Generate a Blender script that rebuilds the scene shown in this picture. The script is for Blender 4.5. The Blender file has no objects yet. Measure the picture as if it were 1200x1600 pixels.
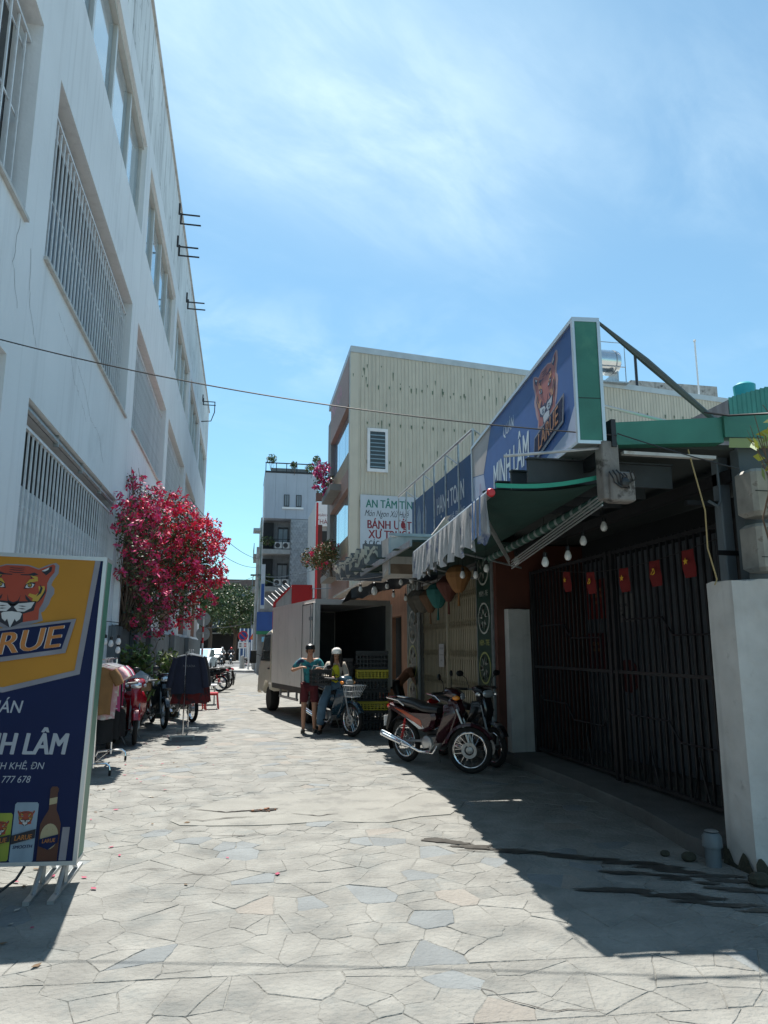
import bpy, math, random
from mathutils import Vector, Matrix
R = math.radians
random.seed(7)
scene = bpy.context.scene
C = scene.collection

# ------------------------------------------------------------------ camera, sky, sun, exposure
cam = bpy.data.cameras.new('camera'); camo = bpy.data.objects.new('camera', cam); C.objects.link(camo)
camo.location = (0, 0, 1.55); camo.rotation_euler = (R(90 + 10.72), 0, R(-11.02))
cam.sensor_fit = 'VERTICAL'; cam.sensor_height = 36; cam.lens = 25.2; cam.clip_end = 3000; cam.clip_start = .05
scene.camera = camo
SUN_EL = 62.5
w = bpy.data.worlds.new('World'); scene.world = w; w.use_nodes = True
nt = w.node_tree; nt.nodes.clear()
def N(nt, t, **k):
    n = nt.nodes.new(t)
    for a, b in k.items():
        if isinstance(a, str) and hasattr(n, a): setattr(n, a, b)
    return n
out = N(nt, 'ShaderNodeOutputWorld'); bg = N(nt, 'ShaderNodeBackground'); bg.inputs[1].default_value = .094
sky = N(nt, 'ShaderNodeTexSky'); sky.sky_type = 'NISHITA'; sky.sun_disc = False
sky.sun_elevation = R(SUN_EL); sky.sun_rotation = R(-2); sky.air_density = 1.0; sky.dust_density = .35; sky.ozone_density = 1.3
tc = N(nt, 'ShaderNodeTexCoord')
sep = N(nt, 'ShaderNodeSeparateXYZ'); nt.links.new(tc.outputs['Generated'], sep.inputs[0])
# project the view direction on a high flat cloud layer
mx = N(nt, 'ShaderNodeMath', operation='MAXIMUM'); nt.links.new(sep.outputs[2], mx.inputs[0]); mx.inputs[1].default_value = .06
dx = N(nt, 'ShaderNodeMath', operation='DIVIDE'); nt.links.new(sep.outputs[0], dx.inputs[0]); nt.links.new(mx.outputs[0], dx.inputs[1])
dy = N(nt, 'ShaderNodeMath', operation='DIVIDE'); nt.links.new(sep.outputs[1], dy.inputs[0]); nt.links.new(mx.outputs[0], dy.inputs[1])
cb = N(nt, 'ShaderNodeCombineXYZ'); nt.links.new(dx.outputs[0], cb.inputs[0]); nt.links.new(dy.outputs[0], cb.inputs[1])
def tmap(loc, rot, sc):
    m_ = N(nt, 'ShaderNodeMapping'); m_.vector_type = 'TEXTURE'; nt.links.new(cb.outputs[0], m_.inputs[0])
    m_.inputs['Location'].default_value = loc; m_.inputs['Rotation'].default_value = (0, 0, R(rot)); m_.inputs['Scale'].default_value = sc; return m_.outputs[0]
def mrange(src, a, b, c=0, d=1):
    r_ = N(nt, 'ShaderNodeMapRange'); nt.links.new(src, r_.inputs[0]); r_.interpolation_type = 'SMOOTHSTEP'
    for k_, v_ in enumerate((a, b, c, d)): r_.inputs[k_ + 1].default_value = v_
    return r_.outputs[0]
def mmul(a, b):
    m_ = N(nt, 'ShaderNodeMath', operation='MULTIPLY'); nt.links.new(a, m_.inputs[0])
    if isinstance(b, float): m_.inputs[1].default_value = b
    else: nt.links.new(b, m_.inputs[1])
    return m_.outputs[0]
def noise(vec, sc, det, dist=0, ro=.6):
    n_ = N(nt, 'ShaderNodeTexNoise'); nt.links.new(vec, n_.inputs[0]); n_.inputs['Scale'].default_value = sc; n_.inputs['Detail'].default_value = det; n_.inputs['Distortion'].default_value = dist; n_.inputs['Roughness'].default_value = ro; return n_.outputs[0]
def blob(loc, rot, sc):
    v_ = N(nt, 'ShaderNodeVectorMath', operation='LENGTH'); nt.links.new(tmap(loc, rot, sc), v_.inputs[0]); return mrange(v_.outputs['Value'], 1.25, .1)
streaks = mrange(noise(tmap((.3, .2, 0), 37, (.8, .34, 1)), 1.7, 9, .35), .3, .78)
soft = mrange(noise(cb.outputs[0], 2.2, 6, .6), .36, .66)
cl0 = mmul(blob((.1, 1.12, 0), 37, (.85, .5, 1)), .22)
cl1 = mmul(mmul(blob((.12, 1.14, 0), 37, (.8, .4, 1)), streaks), .42)
q_ = N(nt, 'ShaderNodeMath', operation='ADD'); nt.links.new(cl0, q_.inputs[0]); nt.links.new(cl1, q_.inputs[1]); cl = q_.outputs[0]
c2_ = mmul(mmul(blob((.98, 1.1, 0), 30, (.5, .3, 1)), streaks), .2)
c3_ = mmul(mmul(blob((-.1, 2.3, 0), 10, (1.2, .5, 1)), soft), .2)
c4_ = mmul(mmul(soft, streaks), .08)
acc = cl
for c_ in (c2_, c3_, c4_):
    a_ = N(nt, 'ShaderNodeMath', operation='ADD'); nt.links.new(acc, a_.inputs[0]); nt.links.new(c_, a_.inputs[1]); acc = a_.outputs[0]
fd = N(nt, 'ShaderNodeMapRange'); nt.links.new(sep.outputs[2], fd.inputs[0]); fd.inputs[1].default_value = .08; fd.inputs[2].default_value = .35
mu3 = N(nt, 'ShaderNodeMath', operation='MULTIPLY'); nt.links.new(acc, mu3.inputs[0]); nt.links.new(fd.outputs[0], mu3.inputs[1])
ad = N(nt, 'ShaderNodeMath', operation='ADD'); nt.links.new(mu3.outputs[0], ad.inputs[0]); ad.inputs[1].default_value = .13
mixc = N(nt, 'ShaderNodeMix', data_type='RGBA'); nt.links.new(ad.outputs[0], mixc.inputs[0])
tint = N(nt, 'ShaderNodeMix', data_type='RGBA', blend_type='MULTIPLY'); tint.inputs[0].default_value = 1; nt.links.new(sky.outputs[0], tint.inputs[6]); tint.inputs[7].default_value = (.60, .95, .97, 1)
nt.links.new(tint.outputs[2], mixc.inputs[6]); mixc.inputs[7].default_value = (5.4, 6.9, 7.7, 1)
nt.links.new(mixc.outputs[2], bg.inputs[0]); nt.links.new(bg.outputs[0], out.inputs[0])
sl = bpy.data.lights.new('sun', 'SUN'); sl.energy = 4.9; sl.angle = R(.53); sl.color = (1, .955, .88)
so = bpy.data.objects.new('sun', sl); C.objects.link(so); so.location = (0, 20, 40)
so.rotation_euler = Vector((.02, -.52, -1)).to_track_quat('-Z', 'Y').to_euler()
scene.view_settings.view_transform = 'Standard'; scene.view_settings.look = 'None'
scene.view_settings.exposure = .84; scene.view_settings.gamma = 1

# ------------------------------------------------------------------ materials
MATS = {}
def mat(name, col, r=.65, m=0, var=.12, vs=3., bump=.0, bs=40., c2=None, t2=.55, s2=1.5, streak=0, rnd=0, em=0, coat=0, alpha=None, spec=.5, sx=(1, 1, 1), wp=0):
    if name in MATS: return MATS[name]
    M = bpy.data.materials.new(name); M.use_nodes = True; t = M.node_tree; b = t.nodes['Principled BSDF']; L = t.links
    b.inputs['Roughness'].default_value = r; b.inputs['Metallic'].default_value = m; b.inputs['Coat Weight'].default_value = coat
    b.inputs['Specular IOR Level'].default_value = spec
    co = N(t, 'ShaderNodeTexCoord'); P = co.outputs['Object'] if not wp else N(t, 'ShaderNodeNewGeometry').outputs['Position']
    P0 = P
    if sx != (1, 1, 1):
        q = N(t, 'ShaderNodeMapping'); q.inputs['Scale'].default_value = sx; L.new(P, q.inputs[0]); P = q.outputs[0]
    n = N(t, 'ShaderNodeTexNoise'); L.new(P, n.inputs[0]); n.inputs['Scale'].default_value = vs; n.inputs['Detail'].default_value = 6
    mr = N(t, 'ShaderNodeMapRange'); L.new(n.outputs[0], mr.inputs[0]); mr.inputs[1].default_value = .25; mr.inputs[2].default_value = .75
    mr.inputs[3].default_value = 1 - var; mr.inputs[4].default_value = 1 + var
    fac = mr.outputs[0]
    if rnd:
        oi = N(t, 'ShaderNodeObjectInfo'); g = N(t, 'ShaderNodeNewGeometry')
        a = N(t, 'ShaderNodeMath', operation='ADD'); L.new(oi.outputs['Random'], a.inputs[0]); L.new(g.outputs['Random Per Island'], a.inputs[1])
        fr = N(t, 'ShaderNodeMath', operation='FRACT'); L.new(a.outputs[0], fr.inputs[0])
        m2 = N(t, 'ShaderNodeMapRange'); L.new(fr.outputs[0], m2.inputs[0]); m2.inputs[3].default_value = 1 - rnd; m2.inputs[4].default_value = 1 + rnd
        k = N(t, 'ShaderNodeMath', operation='MULTIPLY'); L.new(fac, k.inputs[0]); L.new(m2.outputs[0], k.inputs[1]); fac = k.outputs[0]
    if streak:
        q = N(t, 'ShaderNodeMapping'); q.inputs['Scale'].default_value = (5, 5, .22); L.new(co.outputs['Object'], q.inputs[0])
        n3 = N(t, 'ShaderNodeTexNoise'); L.new(q.outputs[0], n3.inputs[0]); n3.inputs['Scale'].default_value = 1.6; n3.inputs['Detail'].default_value = 5
        m3 = N(t, 'ShaderNodeMapRange'); L.new(n3.outputs[0], m3.inputs[0]); m3.inputs[1].default_value = .52; m3.inputs[2].default_value = .75
        m3.inputs[3].default_value = 1; m3.inputs[4].default_value = 1 - streak
        k = N(t, 'ShaderNodeMath', operation='MULTIPLY'); L.new(fac, k.inputs[0]); L.new(m3.outputs[0], k.inputs[1]); fac = k.outputs[0]
    colsock = None
    if c2 is not None:
        n4 = N(t, 'ShaderNodeTexNoise'); L.new(P0, n4.inputs[0]); n4.inputs['Scale'].default_value = s2; n4.inputs['Detail'].default_value = 8; n4.inputs['Roughness'].default_value = .65
        m4 = N(t, 'ShaderNodeMapRange'); L.new(n4.outputs[0], m4.inputs[0]); m4.inputs[1].default_value = t2; m4.inputs[2].default_value = t2 + .1
        mc = N(t, 'ShaderNodeMix', data_type='RGBA'); L.new(m4.outputs[0], mc.inputs[0]); mc.inputs[6].default_value = (*col, 1); mc.inputs[7].default_value = (*c2, 1)
        colsock = mc.outputs[2]
    vm = N(t, 'ShaderNodeVectorMath', operation='SCALE'); L.new(fac, vm.inputs['Scale'])
    if colsock: L.new(colsock, vm.inputs[0])
    else: vm.inputs[0].default_value = col
    L.new(vm.outputs[0], b.inputs['Base Color'])
    if bump:
        n5 = N(t, 'ShaderNodeTexNoise'); L.new(P, n5.inputs[0]); n5.inputs['Scale'].default_value = bs; n5.inputs['Detail'].default_value = 5
        bp = N(t, 'ShaderNodeBump'); bp.inputs['Strength'].default_value = bump; bp.inputs['Distance'].default_value = .02; L.new(n5.outputs[0], bp.inputs['Height']); L.new(bp.outputs[0], b.inputs['Normal'])
    if alpha is not None:
        b.inputs['Alpha'].default_value = alpha
    if em:
        b.inputs['Emission Color'].default_value = (*col, 1); b.inputs['Emission Strength'].default_value = em
    MATS[name] = M
    return M

wallwhite = mat('painted_plaster_white', (.7, .72, .74), .85, var=.07, vs=.6, bump=.25, bs=14, c2=(.62, .64, .66), t2=.6, s2=.5, streak=.13)
wallstain = mat('stained_plaster_parapet', (.66, .68, .69), .85, var=.14, vs=.9, bump=.3, bs=14, c2=(.3, .32, .33), t2=.6, s2=3.5, streak=.6)
reveal = mat('beige_reveal_paint', (.5, .47, .43), .85, var=.12)  # beige paint for the window reveals
barwhite = mat('white_bar_paint', (.62, .64, .66), .5, var=.15, vs=9, c2=(.25, .2, .16), t2=.72, s2=9, rnd=.08)
alu = mat('aluminium', (.6, .61, .61), .35, m=.7, var=.08)
chrome = mat('chrome', (.75, .76, .78), .12, m=1, var=.03)
steel = mat('galvanised_steel', (.4, .42, .43), .45, m=.8, var=.2, vs=12)
winglass = mat('window_glass', (.36, .45, .5), .06, m=.55, var=.08, vs=.7)
darkin = mat('painted_room_shade', (.018, .02, .022), .9)  # near-black colour stands in for the shade inside unlit interiors
greyin = mat('curtain_grey', (.17, .18, .19), .9, var=.4, vs=1.5, sx=(1, 3, .3))
blackm = mat('black_metal', (.015, .015, .017), .5, var=.3)
blackp = mat('black_plastic', (.012, .012, .013), .38, var=.2)
rubber = mat('rubber', (.012, .012, .012), .85, var=.3, vs=20)
concrete = mat('concrete', (.34, .34, .33), .9, var=.18, vs=4, bump=.5, bs=50, c2=(.22, .22, .21), t2=.62, s2=3)
concgrey = mat('grey_painted_concrete', (.12, .14, .15), .85, var=.2, vs=2.5, bump=.4, bs=30, streak=.3)
redp = mat('red_plastic', (.55, .02, .025), .35, var=.1)
woodm = mat('wood', (.25, .12, .06), .6, var=.3, vs=6, sx=(1, 1, 6))
rust = mat('rust', (.2, .09, .05), .9, var=.4, vs=14)
white = mat('white_paint', (.72, .72, .72), .5, var=.08, vs=5)
offwhite = mat('dirty_white_paint', (.5, .49, .47), .7, var=.18, vs=4, c2=(.3, .25, .2), t2=.6, s2=4, streak=.25)
glassm = mat('headlight_glass', (.75, .78, .8), .08, m=.6, var=.1, vs=30)
redlens = mat('red_lens', (.5, .01, .01), .1, coat=1)
amber = mat('amber_lens', (.8, .25, .01), .12, coat=1)
bulbm = mat('bulb_glass', (.72, .72, .7), .15, coat=.6)
greenp = mat('green_painted_metal', (.035, .17, .12), .42, var=.22, vs=3, bump=.3, bs=3, c2=(.07, .23, .15), t2=.55, s2=1.2)

# ------------------------------------------------------------------ mesh helpers
MW = {}
class MB:
    def __init__(s, T=None): s.v = []; s.f = []; s.mi = []; s.T = T or Matrix(); s.m = 0
    def add(s, vs, fs):
        o = len(s.v); T = s.T
        s.v += [T @ Vector(p) for p in vs]; s.f += [[o + i for i in f] for f in fs]; s.mi += [s.m] * len(fs)
        return s
    def box(s, a, b, M=None):
        x0, y0, z0 = a; x1, y1, z1 = b
        x0, x1 = min(x0, x1), max(x0, x1); y0, y1 = min(y0, y1), max(y0, y1); z0, z1 = min(z0, z1), max(z0, z1)
        vs = [(x0, y0, z0), (x1, y0, z0), (x1, y1, z0), (x0, y1, z0), (x0, y0, z1), (x1, y0, z1), (x1, y1, z1), (x0, y1, z1)]
        if M: vs = [M @ Vector(p) for p in vs]
        return s.add(vs, [(0, 3, 2, 1), (4, 5, 6, 7), (0, 1, 5, 4), (1, 2, 6, 5), (2, 3, 7, 6), (3, 0, 4, 7)])
    def bbox(s, a, b, bv=.01, M=None):
        # box with chamfered edges: three crossed prisms hulled by an octagonal section
        x0, y0, z0 = a; x1, y1, z1 = b; cx, cy, cz = (x0 + x1) / 2, (y0 + y1) / 2, (z0 + z1) / 2
        hx, hy, hz = abs(x1 - x0) / 2, abs(y1 - y0) / 2, abs(z1 - z0) / 2; bv = min(bv, hx * .9, hy * .9, hz * .9)
        rings = []
        for z, q in ((-hz, bv), (-hz + bv, 0), (hz - bv, 0), (hz, bv)):
            X, Y = hx - q, hy - q; rings.append([(X - bv, -Y), (X, -Y + bv), (X, Y - bv), (X - bv, Y), (-X + bv, Y), (-X, Y - bv), (-X, -Y + bv), (-X + bv, -Y)])
            rings[-1] = [(cx + p[0], cy + p[1], cz + z) for p in rings[-1]]
        vs = [p for r in rings for p in r]
        if M: vs = [M @ Vector(p) for p in vs]
        fs = [tuple(range(7, -1, -1)), tuple(range(24, 32))]
        for k in range(3):
            for i in range(8): fs.append((k * 8 + i, k * 8 + (i + 1) % 8, k * 8 + 8 + (i + 1) % 8, k * 8 + 8 + i))
        return s.add(vs, fs)
    def quad(s, *p): return s.add(p, [tuple(range(len(p)))])
    def prism(s, poly, z0, z1, bv=0):
        # polygon in xy, extruded along z
        n = len(poly); A = sum(poly[i][0] * poly[(i + 1) % n][1] - poly[(i + 1) % n][0] * poly[i][1] for i in range(n))
        if A < 0: poly = poly[::-1]
        if bv:
            cx = sum(p[0] for p in poly) / n; cy = sum(p[1] for p in poly) / n
            def ins(p):
                d = math.hypot(p[0] - cx, p[1] - cy) or 1; k = max(0, 1 - bv / d); return (cx + (p[0] - cx) * k, cy + (p[1] - cy) * k)
            I = [ins(p) for p in poly]; ring = [(I, z0), (poly, z0 + bv * (1 if z1 > z0 else -1)), (poly, z1 - bv * (1 if z1 > z0 else -1)), (I, z1)]
        else: ring = [(poly, z0), (poly, z1)]
        vs = [(p[0], p[1], z) for P, z in ring for p in P]; k = len(ring)
        fs = [tuple(range(n - 1, -1, -1)), tuple((k - 1) * n + i for i in range(n))]
        for j in range(k - 1):
            for i in range(n): fs.append((j * n + i, j * n + (i + 1) % n, j * n + n + (i + 1) % n, j * n + n + i))
        return s.add(vs, fs)
    def tube(s, path, r, n=8, caps=True, closed=False):
        P = [Vector(p) for p in path]; m = len(P); rr = r if isinstance(r, (list, tuple)) else [r] * m
        vs = []; up = None
        for i in range(m):
            if closed: d = P[(i + 1) % m] - P[i - 1]
            else: d = P[min(i + 1, m - 1)] - P[max(i - 1, 0)]
            if d.length < 1e-9: d = Vector((0, 0, 1))
            d.normalize()
            if up is None:
                up = Vector((0, 0, 1)) if abs(d.z) < .9 else Vector((1, 0, 0))
            a = d.cross(up)
            if a.length < 1e-4: a = d.cross(Vector((.3, 1, .2)))
            a.normalize(); up = a.cross(d).normalized()
            for k in range(n):
                t = 2 * math.pi * k / n; vs.append(P[i] + (a * math.cos(t) + up * math.sin(t)) * rr[i])
        fs = []
        for i in range(m if closed else m - 1):
            j = (i + 1) % m
            for k in range(n): fs.append((i * n + k, i * n + (k + 1) % n, j * n + (k + 1) % n, j * n + k))
        if caps and not closed: fs += [tuple(range(n))[::-1], tuple((m - 1) * n + k for k in range(n))]
        return s.add(vs, fs)
    def lathe(s, prof, c=(0, 0, 0), ax='z', n=16, caps=True):
        vs = []; m = len(prof)
        for r, h in prof:
            for k in range(n):
                t = 2 * math.pi * k / n; a, b = r * math.cos(t), r * math.sin(t)
                p = (a, b, h) if ax == 'z' else ((h, a, b) if ax == 'x' else (b, h, a)); vs.append((c[0] + p[0], c[1] + p[1], c[2] + p[2]))
        fs = []
        for i in range(m - 1):
            for k in range(n): fs.append((i * n + k, i * n + (k + 1) % n, (i + 1) * n + (k + 1) % n, (i + 1) * n + k))
        if caps and prof[0][0] > 1e-6: fs.append(tuple(range(n))[::-1])
        if caps and prof[-1][0] > 1e-6: fs.append(tuple((m - 1) * n + k for k in range(n)))
        return s.add(vs, fs)
    def loft(s, secs, n=12, e=2.6):
        # secs: (x, y, z, halfy, halfz) rings in yz planes along x, superellipse
        vs = []
        for (x, y, z, hy, hz) in secs:
            for k in range(n):
                t = 2 * math.pi * k / n; c, q = math.cos(t), math.sin(t)
                vs.append((x, y + math.copysign(abs(c) ** (2 / e), c) * hy, z + math.copysign(abs(q) ** (2 / e), q) * hz))
        fs = [tuple(range(n))[::-1], tuple((len(secs) - 1) * n + k for k in range(n))]
        for i in range(len(secs) - 1):
            for k in range(n): fs.append((i * n + k, i * n + (k + 1) % n, (i + 1) * n + (k + 1) % n, (i + 1) * n + k))
        return s.add(vs, fs)
    def ball(s, c, r, n=10, m=7):
        r = r if isinstance(r, (tuple, list)) else (r, r, r); vs = []; fs = []
        for i in range(m + 1):
            a = math.pi * i / m
            for k in range(n):
                t = 2 * math.pi * k / n; vs.append((c[0] + r[0] * math.sin(a) * math.cos(t), c[1] + r[1] * math.sin(a) * math.sin(t), c[2] - r[2] * math.cos(a)))
        for i in range(m):
            for k in range(n): fs.append((i * n + k, i * n + (k + 1) % n, (i + 1) * n + (k + 1) % n, (i + 1) * n + k))
        return s.add(vs, fs)
    def holes(s, u0, u1, v0, v1, hs, th):
        # wall in the uv plane (front n=0, back n=-th) with rectangular openings
        U = sorted({u0, u1, *[x for h in hs for x in h[:2] if u0 < x < u1]}); V = sorted({v0, v1, *[x for h in hs for x in h[2:] if v0 < x < v1]})
        def solid(i, j):
            if i < 0 or j < 0 or i >= len(U) - 1 or j >= len(V) - 1: return False
            a, b = (U[i] + U[i + 1]) / 2, (V[j] + V[j + 1]) / 2
            return not any(h[0] < a < h[1] and h[2] < b < h[3] for h in hs)
        for i in range(len(U) - 1):
            for j in range(len(V) - 1):
                if not solid(i, j): continue
                a, b, c, d = U[i], U[i + 1], V[j], V[j + 1]
                s.quad((a, c, 0), (b, c, 0), (b, d, 0), (a, d, 0)); s.quad((a, c, -th), (a, d, -th), (b, d, -th), (b, c, -th))
                if not solid(i - 1, j): s.quad((a, c, 0), (a, d, 0), (a, d, -th), (a, c, -th))
                if not solid(i + 1, j): s.quad((b, c, 0), (b, c, -th), (b, d, -th), (b, d, 0))
                if not solid(i, j - 1): s.quad((a, c, 0), (a, c, -th), (b, c, -th), (b, c, 0))
                if not solid(i, j + 1): s.quad((a, d, 0), (b, d, 0), (b, d, -th), (a, d, -th))
        return s
    def mesh(s, name, mats, smooth=False):
        me = bpy.data.meshes.new(name); me.from_pydata([tuple(p) for p in s.v], [], s.f)
        mats = mats if isinstance(mats, (list, tuple)) else [mats]
        for m_ in mats: me.materials.append(m_)
        if len(mats) > 1: me.polygons.foreach_set('material_index', s.mi)
        if smooth:
            me.polygons.foreach_set('use_smooth', [True] * len(me.polygons))
            if smooth != 2: me.set_sharp_from_angle(angle=R(38))
        me.update(); return me
def link(name, me, parent=None, loc=None, kind=None, label=None):
    o = bpy.data.objects.new(name, me); C.objects.link(o)
    if parent: o.parent = parent
    if loc: o.location = loc
    MW[o.name] = (MW[parent.name] if parent else Matrix()) @ (Matrix.Translation(loc) if loc else Matrix())
    if kind: o['kind'] = kind
    if label: o['label'] = label
    return o
def wm(parent, F=None):            # mesh builder in world coordinates (optionally in frame F) for a child of parent
    return MB(MW[parent.name].inverted() @ (F or Matrix()))
def part(mb, name, mats, parent, smooth=False, kind=None, label=None):
    return link(name, mb.mesh(name, mats, smooth), parent, None, kind, label)
def thing(name, label, cat, loc=(0, 0, 0), rz=0, group=None, F=None):
    o = bpy.data.objects.new(name, None); C.objects.link(o); o.empty_display_size = .2
    o.location = loc; o.rotation_euler = (0, 0, rz); MW[o.name] = Matrix.Translation(loc) @ Matrix.Rotation(rz, 4, 'Z')
    o['label'] = label; o['category'] = cat
    if group: o['group'] = group
    return o
def solo(mb, name, mats, label, cat, group=None, smooth=False, kind=None):
    xs = [p.x for p in mb.v]; ys = [p.y for p in mb.v]; zs = [p.z for p in mb.v]
    c = Vector(((min(xs) + max(xs)) / 2, (min(ys) + max(ys)) / 2, min(zs))); mb.v = [p - c for p in mb.v]
    o = link(name, mb.mesh(name, mats, smooth), None, c, kind)
    if label: o['label'] = label
    if cat: o['category'] = cat
    if group: o['group'] = group
    return o
def struct(mb, name, mats, smooth=False): return link(name, mb.mesh(name, mats, smooth), None, None, 'structure')
def copy_tree(o, parent=None):
    c = o.copy(); C.objects.link(c)
    if parent: c.parent = parent
    MW[c.name] = MW[o.name]
    for ch in list(o.children): copy_tree(ch, c)
    return c
def place(o, loc, rz=0, label=None, sc=None, group=None):
    o.location = loc; o.rotation_euler = (0, 0, rz)
    if label: o['label'] = label
    if group: o['group'] = group
    if sc: o.scale = (sc, sc, sc)
    MW[o.name] = Matrix.Translation(loc) @ Matrix.Rotation(rz, 4, 'Z') @ Matrix.Scale(sc or 1, 4)
    return o
def frame(o, u, v=(0, 0, 1)):
    u = Vector(u).normalized(); v = Vector(v); v = (v - u * v.dot(u)).normalized(); n = u.cross(v)
    return Matrix(((u.x, v.x, n.x, o[0]), (u.y, v.y, n.y, o[1]), (u.z, v.z, n.z, o[2]), (0, 0, 0, 1)))
FONT = {}
def text(s, size, m, parent, F, u=0, v=0, n=.002, xs=1., align='LEFT', bold=0., shear=0., ext=.0006, name='lettering', rot=0, skew=0.):
    cu = bpy.data.curves.new('t', 'FONT'); cu.body = s; cu.size = size; cu.align_x = align; cu.extrude = 0; cu.shear = shear
    cu.resolution_u = 3
    ob = bpy.data.objects.new('t', cu); C.objects.link(ob)
    dg = bpy.context.evaluated_depsgraph_get(); me = bpy.data.meshes.new_from_object(ob.evaluated_get(dg)); me.name = name
    bpy.data.objects.remove(ob); bpy.data.curves.remove(cu)
    K = Matrix.Identity(4); K[1][0] = skew
    T = MW[parent.name].inverted() @ F @ Matrix.Translation((u, v, n)) @ Matrix.Rotation(rot, 4, 'Z') @ K @ Matrix.Diagonal((xs, 1, 1, 1))
    if bold:          # heavier strokes: side by side copies, each a hair prouder
        vs = [tuple(v_.co) for v_ in me.vertices]; fs_ = [tuple(p_.vertices) for p_ in me.polygons]; V_, F__ = [], []
        for q_ in range(5):
            o_ = len(V_); d_ = bold * size * (q_ - 2) / 2; V_ += [(a_ + d_ * 1.3, b_ + (d_ * .4 if q_ % 2 else -d_ * .3), c_ + q_ * .00025) for a_, b_, c_ in vs]; F__ += [tuple(o_ + i_ for i_ in f_) for f_ in fs_]
        me.clear_geometry(); me.from_pydata(V_, [], F__)
    me.transform(T); me.materials.clear(); me.materials.append(m)
    return link(name, me, parent)
def arc(c, r, a0, a1, n, f=lambda x, y: (x, y)):
    return [f(c[0] + r * math.cos(R(a0 + (a1 - a0) * i / n)), c[1] + r * math.sin(R(a0 + (a1 - a0) * i / n))) for i in range(n + 1)]
def circ(cx, cy, r, n=20, ry=None): return [(cx + r * math.cos(2 * math.pi * k / n), cy + (ry or r) * math.sin(2 * math.pi * k / n)) for k in range(n)]
def leaves(mb, centers, n, size, nm=1, flat=0, seed=1):
    rg = random.Random(seed); tot = sum(c[3] ** 3 for c in centers) or 1
    for (x, y, z, r, *q) in centers:
        sq = q[0] if q else (1, 1, 1)
        for _ in range(int(n * r ** 3 / tot) + 1):
            d = Vector((rg.gauss(0, 1), rg.gauss(0, 1), rg.gauss(0, 1))).normalized() * r * (rg.random() ** .45)
            p = Vector((x + d.x * sq[0], y + d.y * sq[1], z + d.z * sq[2]))
            a = Vector((rg.uniform(-1, 1), rg.uniform(-1, 1), rg.uniform(-1, 1))).normalized(); b = a.cross(Vector((rg.uniform(-1, 1), rg.uniform(-1, 1), rg.uniform(-.3, 1)))).normalized()
            s_ = size * rg.uniform(.6, 1.35); a *= s_; b *= s_ * .55
            mb.m = rg.randrange(nm)
            mb.add([p - a, p + b * .8 + a * .1, p + a, p - b * .8 + a * .1], [(0, 1, 2, 3)])
    mb.m = 0

# ------------------------------------------------------------------ ground, paving, roads
asph = mat('asphalt', (.13, .135, .14), .9, var=.15, vs=1.2, bump=.3, bs=80)
mortar = mat('mortar', (.2, .197, .18), .95, var=.25, vs=3, bump=.8, bs=50, c2=(.12, .115, .105), t2=.58, s2=3, wp=1)
stone_a = mat('pale_flagstone', (.21, .208, .192), .85, var=.28, vs=3.2, bump=.9, bs=30, rnd=.06, c2=(.175, .18, .17), t2=.52, s2=2.6, wp=1)
stone_b = mat('pinkish_flagstone', (.23, .213, .19), .85, var=.18, vs=3, bump=.8, bs=34, rnd=.05, wp=1)
stone_c = mat('blue_grey_flagstone', (.165, .18, .185), .8, var=.18, vs=4, bump=.7, bs=34, rnd=.1, wp=1)
earth = mat('ground_dust', (.3, .3, .28), .95, var=.2, vs=.4)
g = MB().quad((-700, -300, -.03), (700, -300, -.03), (700, 1200, -.03), (-700, 1200, -.03)); struct(g, 'ground', earth)
g = MB().quad((-2.3, -8, -.0028), (5.6, -8, -.0028), (5.6, 45, -.0028), (-2.3, 45, -.0028)); paving = struct(g, 'pavement', mortar)
g = MB().quad((-60, 45, -.016), (60, 45, -.016), (60, 76, -.016), (-60, 76, -.016)); struct(g, 'road', asph)
g = MB().box((-60, 76, -.03), (60, 80, .1)); struct(g, 'far_pavement', concrete)
g = MB().prism([(-.9, 49), (.3, 47.6), (9, 47.4), (9, 56), (-.6, 56), (-1.1, 52)], -.03, .13, .03); struct(g, 'kerb_corner', concrete)
g = MB()
for x in range(-20, 20): g.quad((x * 3, 60.4, -.011), (x * 3 + 1.6, 60.4, -.011), (x * 3 + 1.6, 60.55, -.011), (x * 3, 60.55, -.011))
struct(g, 'road_marking', white)

def clip(poly, nx, ny, d):     # keep nx*x+ny*y <= d
    o = []
    for i in range(len(poly)):
        a, b = poly[i], poly[(i + 1) % len(poly)]; fa = nx * a[0] + ny * a[1] - d; fb = nx * b[0] + ny * b[1] - d
        if fa <= 0: o.append(a)
        if (fa < 0) != (fb < 0) and fa != fb:
            t = fa / (fa - fb); o.append((a[0] + (b[0] - a[0]) * t, a[1] + (b[1] - a[1]) * t))
    return o
rg = random.Random(11)
seeds = []
y = 1.9; row = 0
BN = (.075, .997)       # near rows keep long straight joints across the alley
bands = [1.2, 2.35, 2.92, 3.28, 3.86]
def band(x, y):
    v = BN[0] * x + BN[1] * y
    for k in range(len(bands) - 1):
        if bands[k] <= v < bands[k + 1]: return k
    return -1
while y < 30:
    st = .185 if y < 12 else .3
    x = -2.35 + (row % 2) * st * .5
    while x < 5.5:
        if rg.random() > .36: seeds.append((x + rg.uniform(-.5, .5) * st, y + rg.uniform(-.5, .5) * st))
        x += st * rg.choice((1, 1, 1.25, 1.6))
    y += st * .8; row += 1
grid = {}
for i, p in enumerate(seeds): grid.setdefault((int(p[0] // 1), int(p[1] // 1)), []).append(i)
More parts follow.
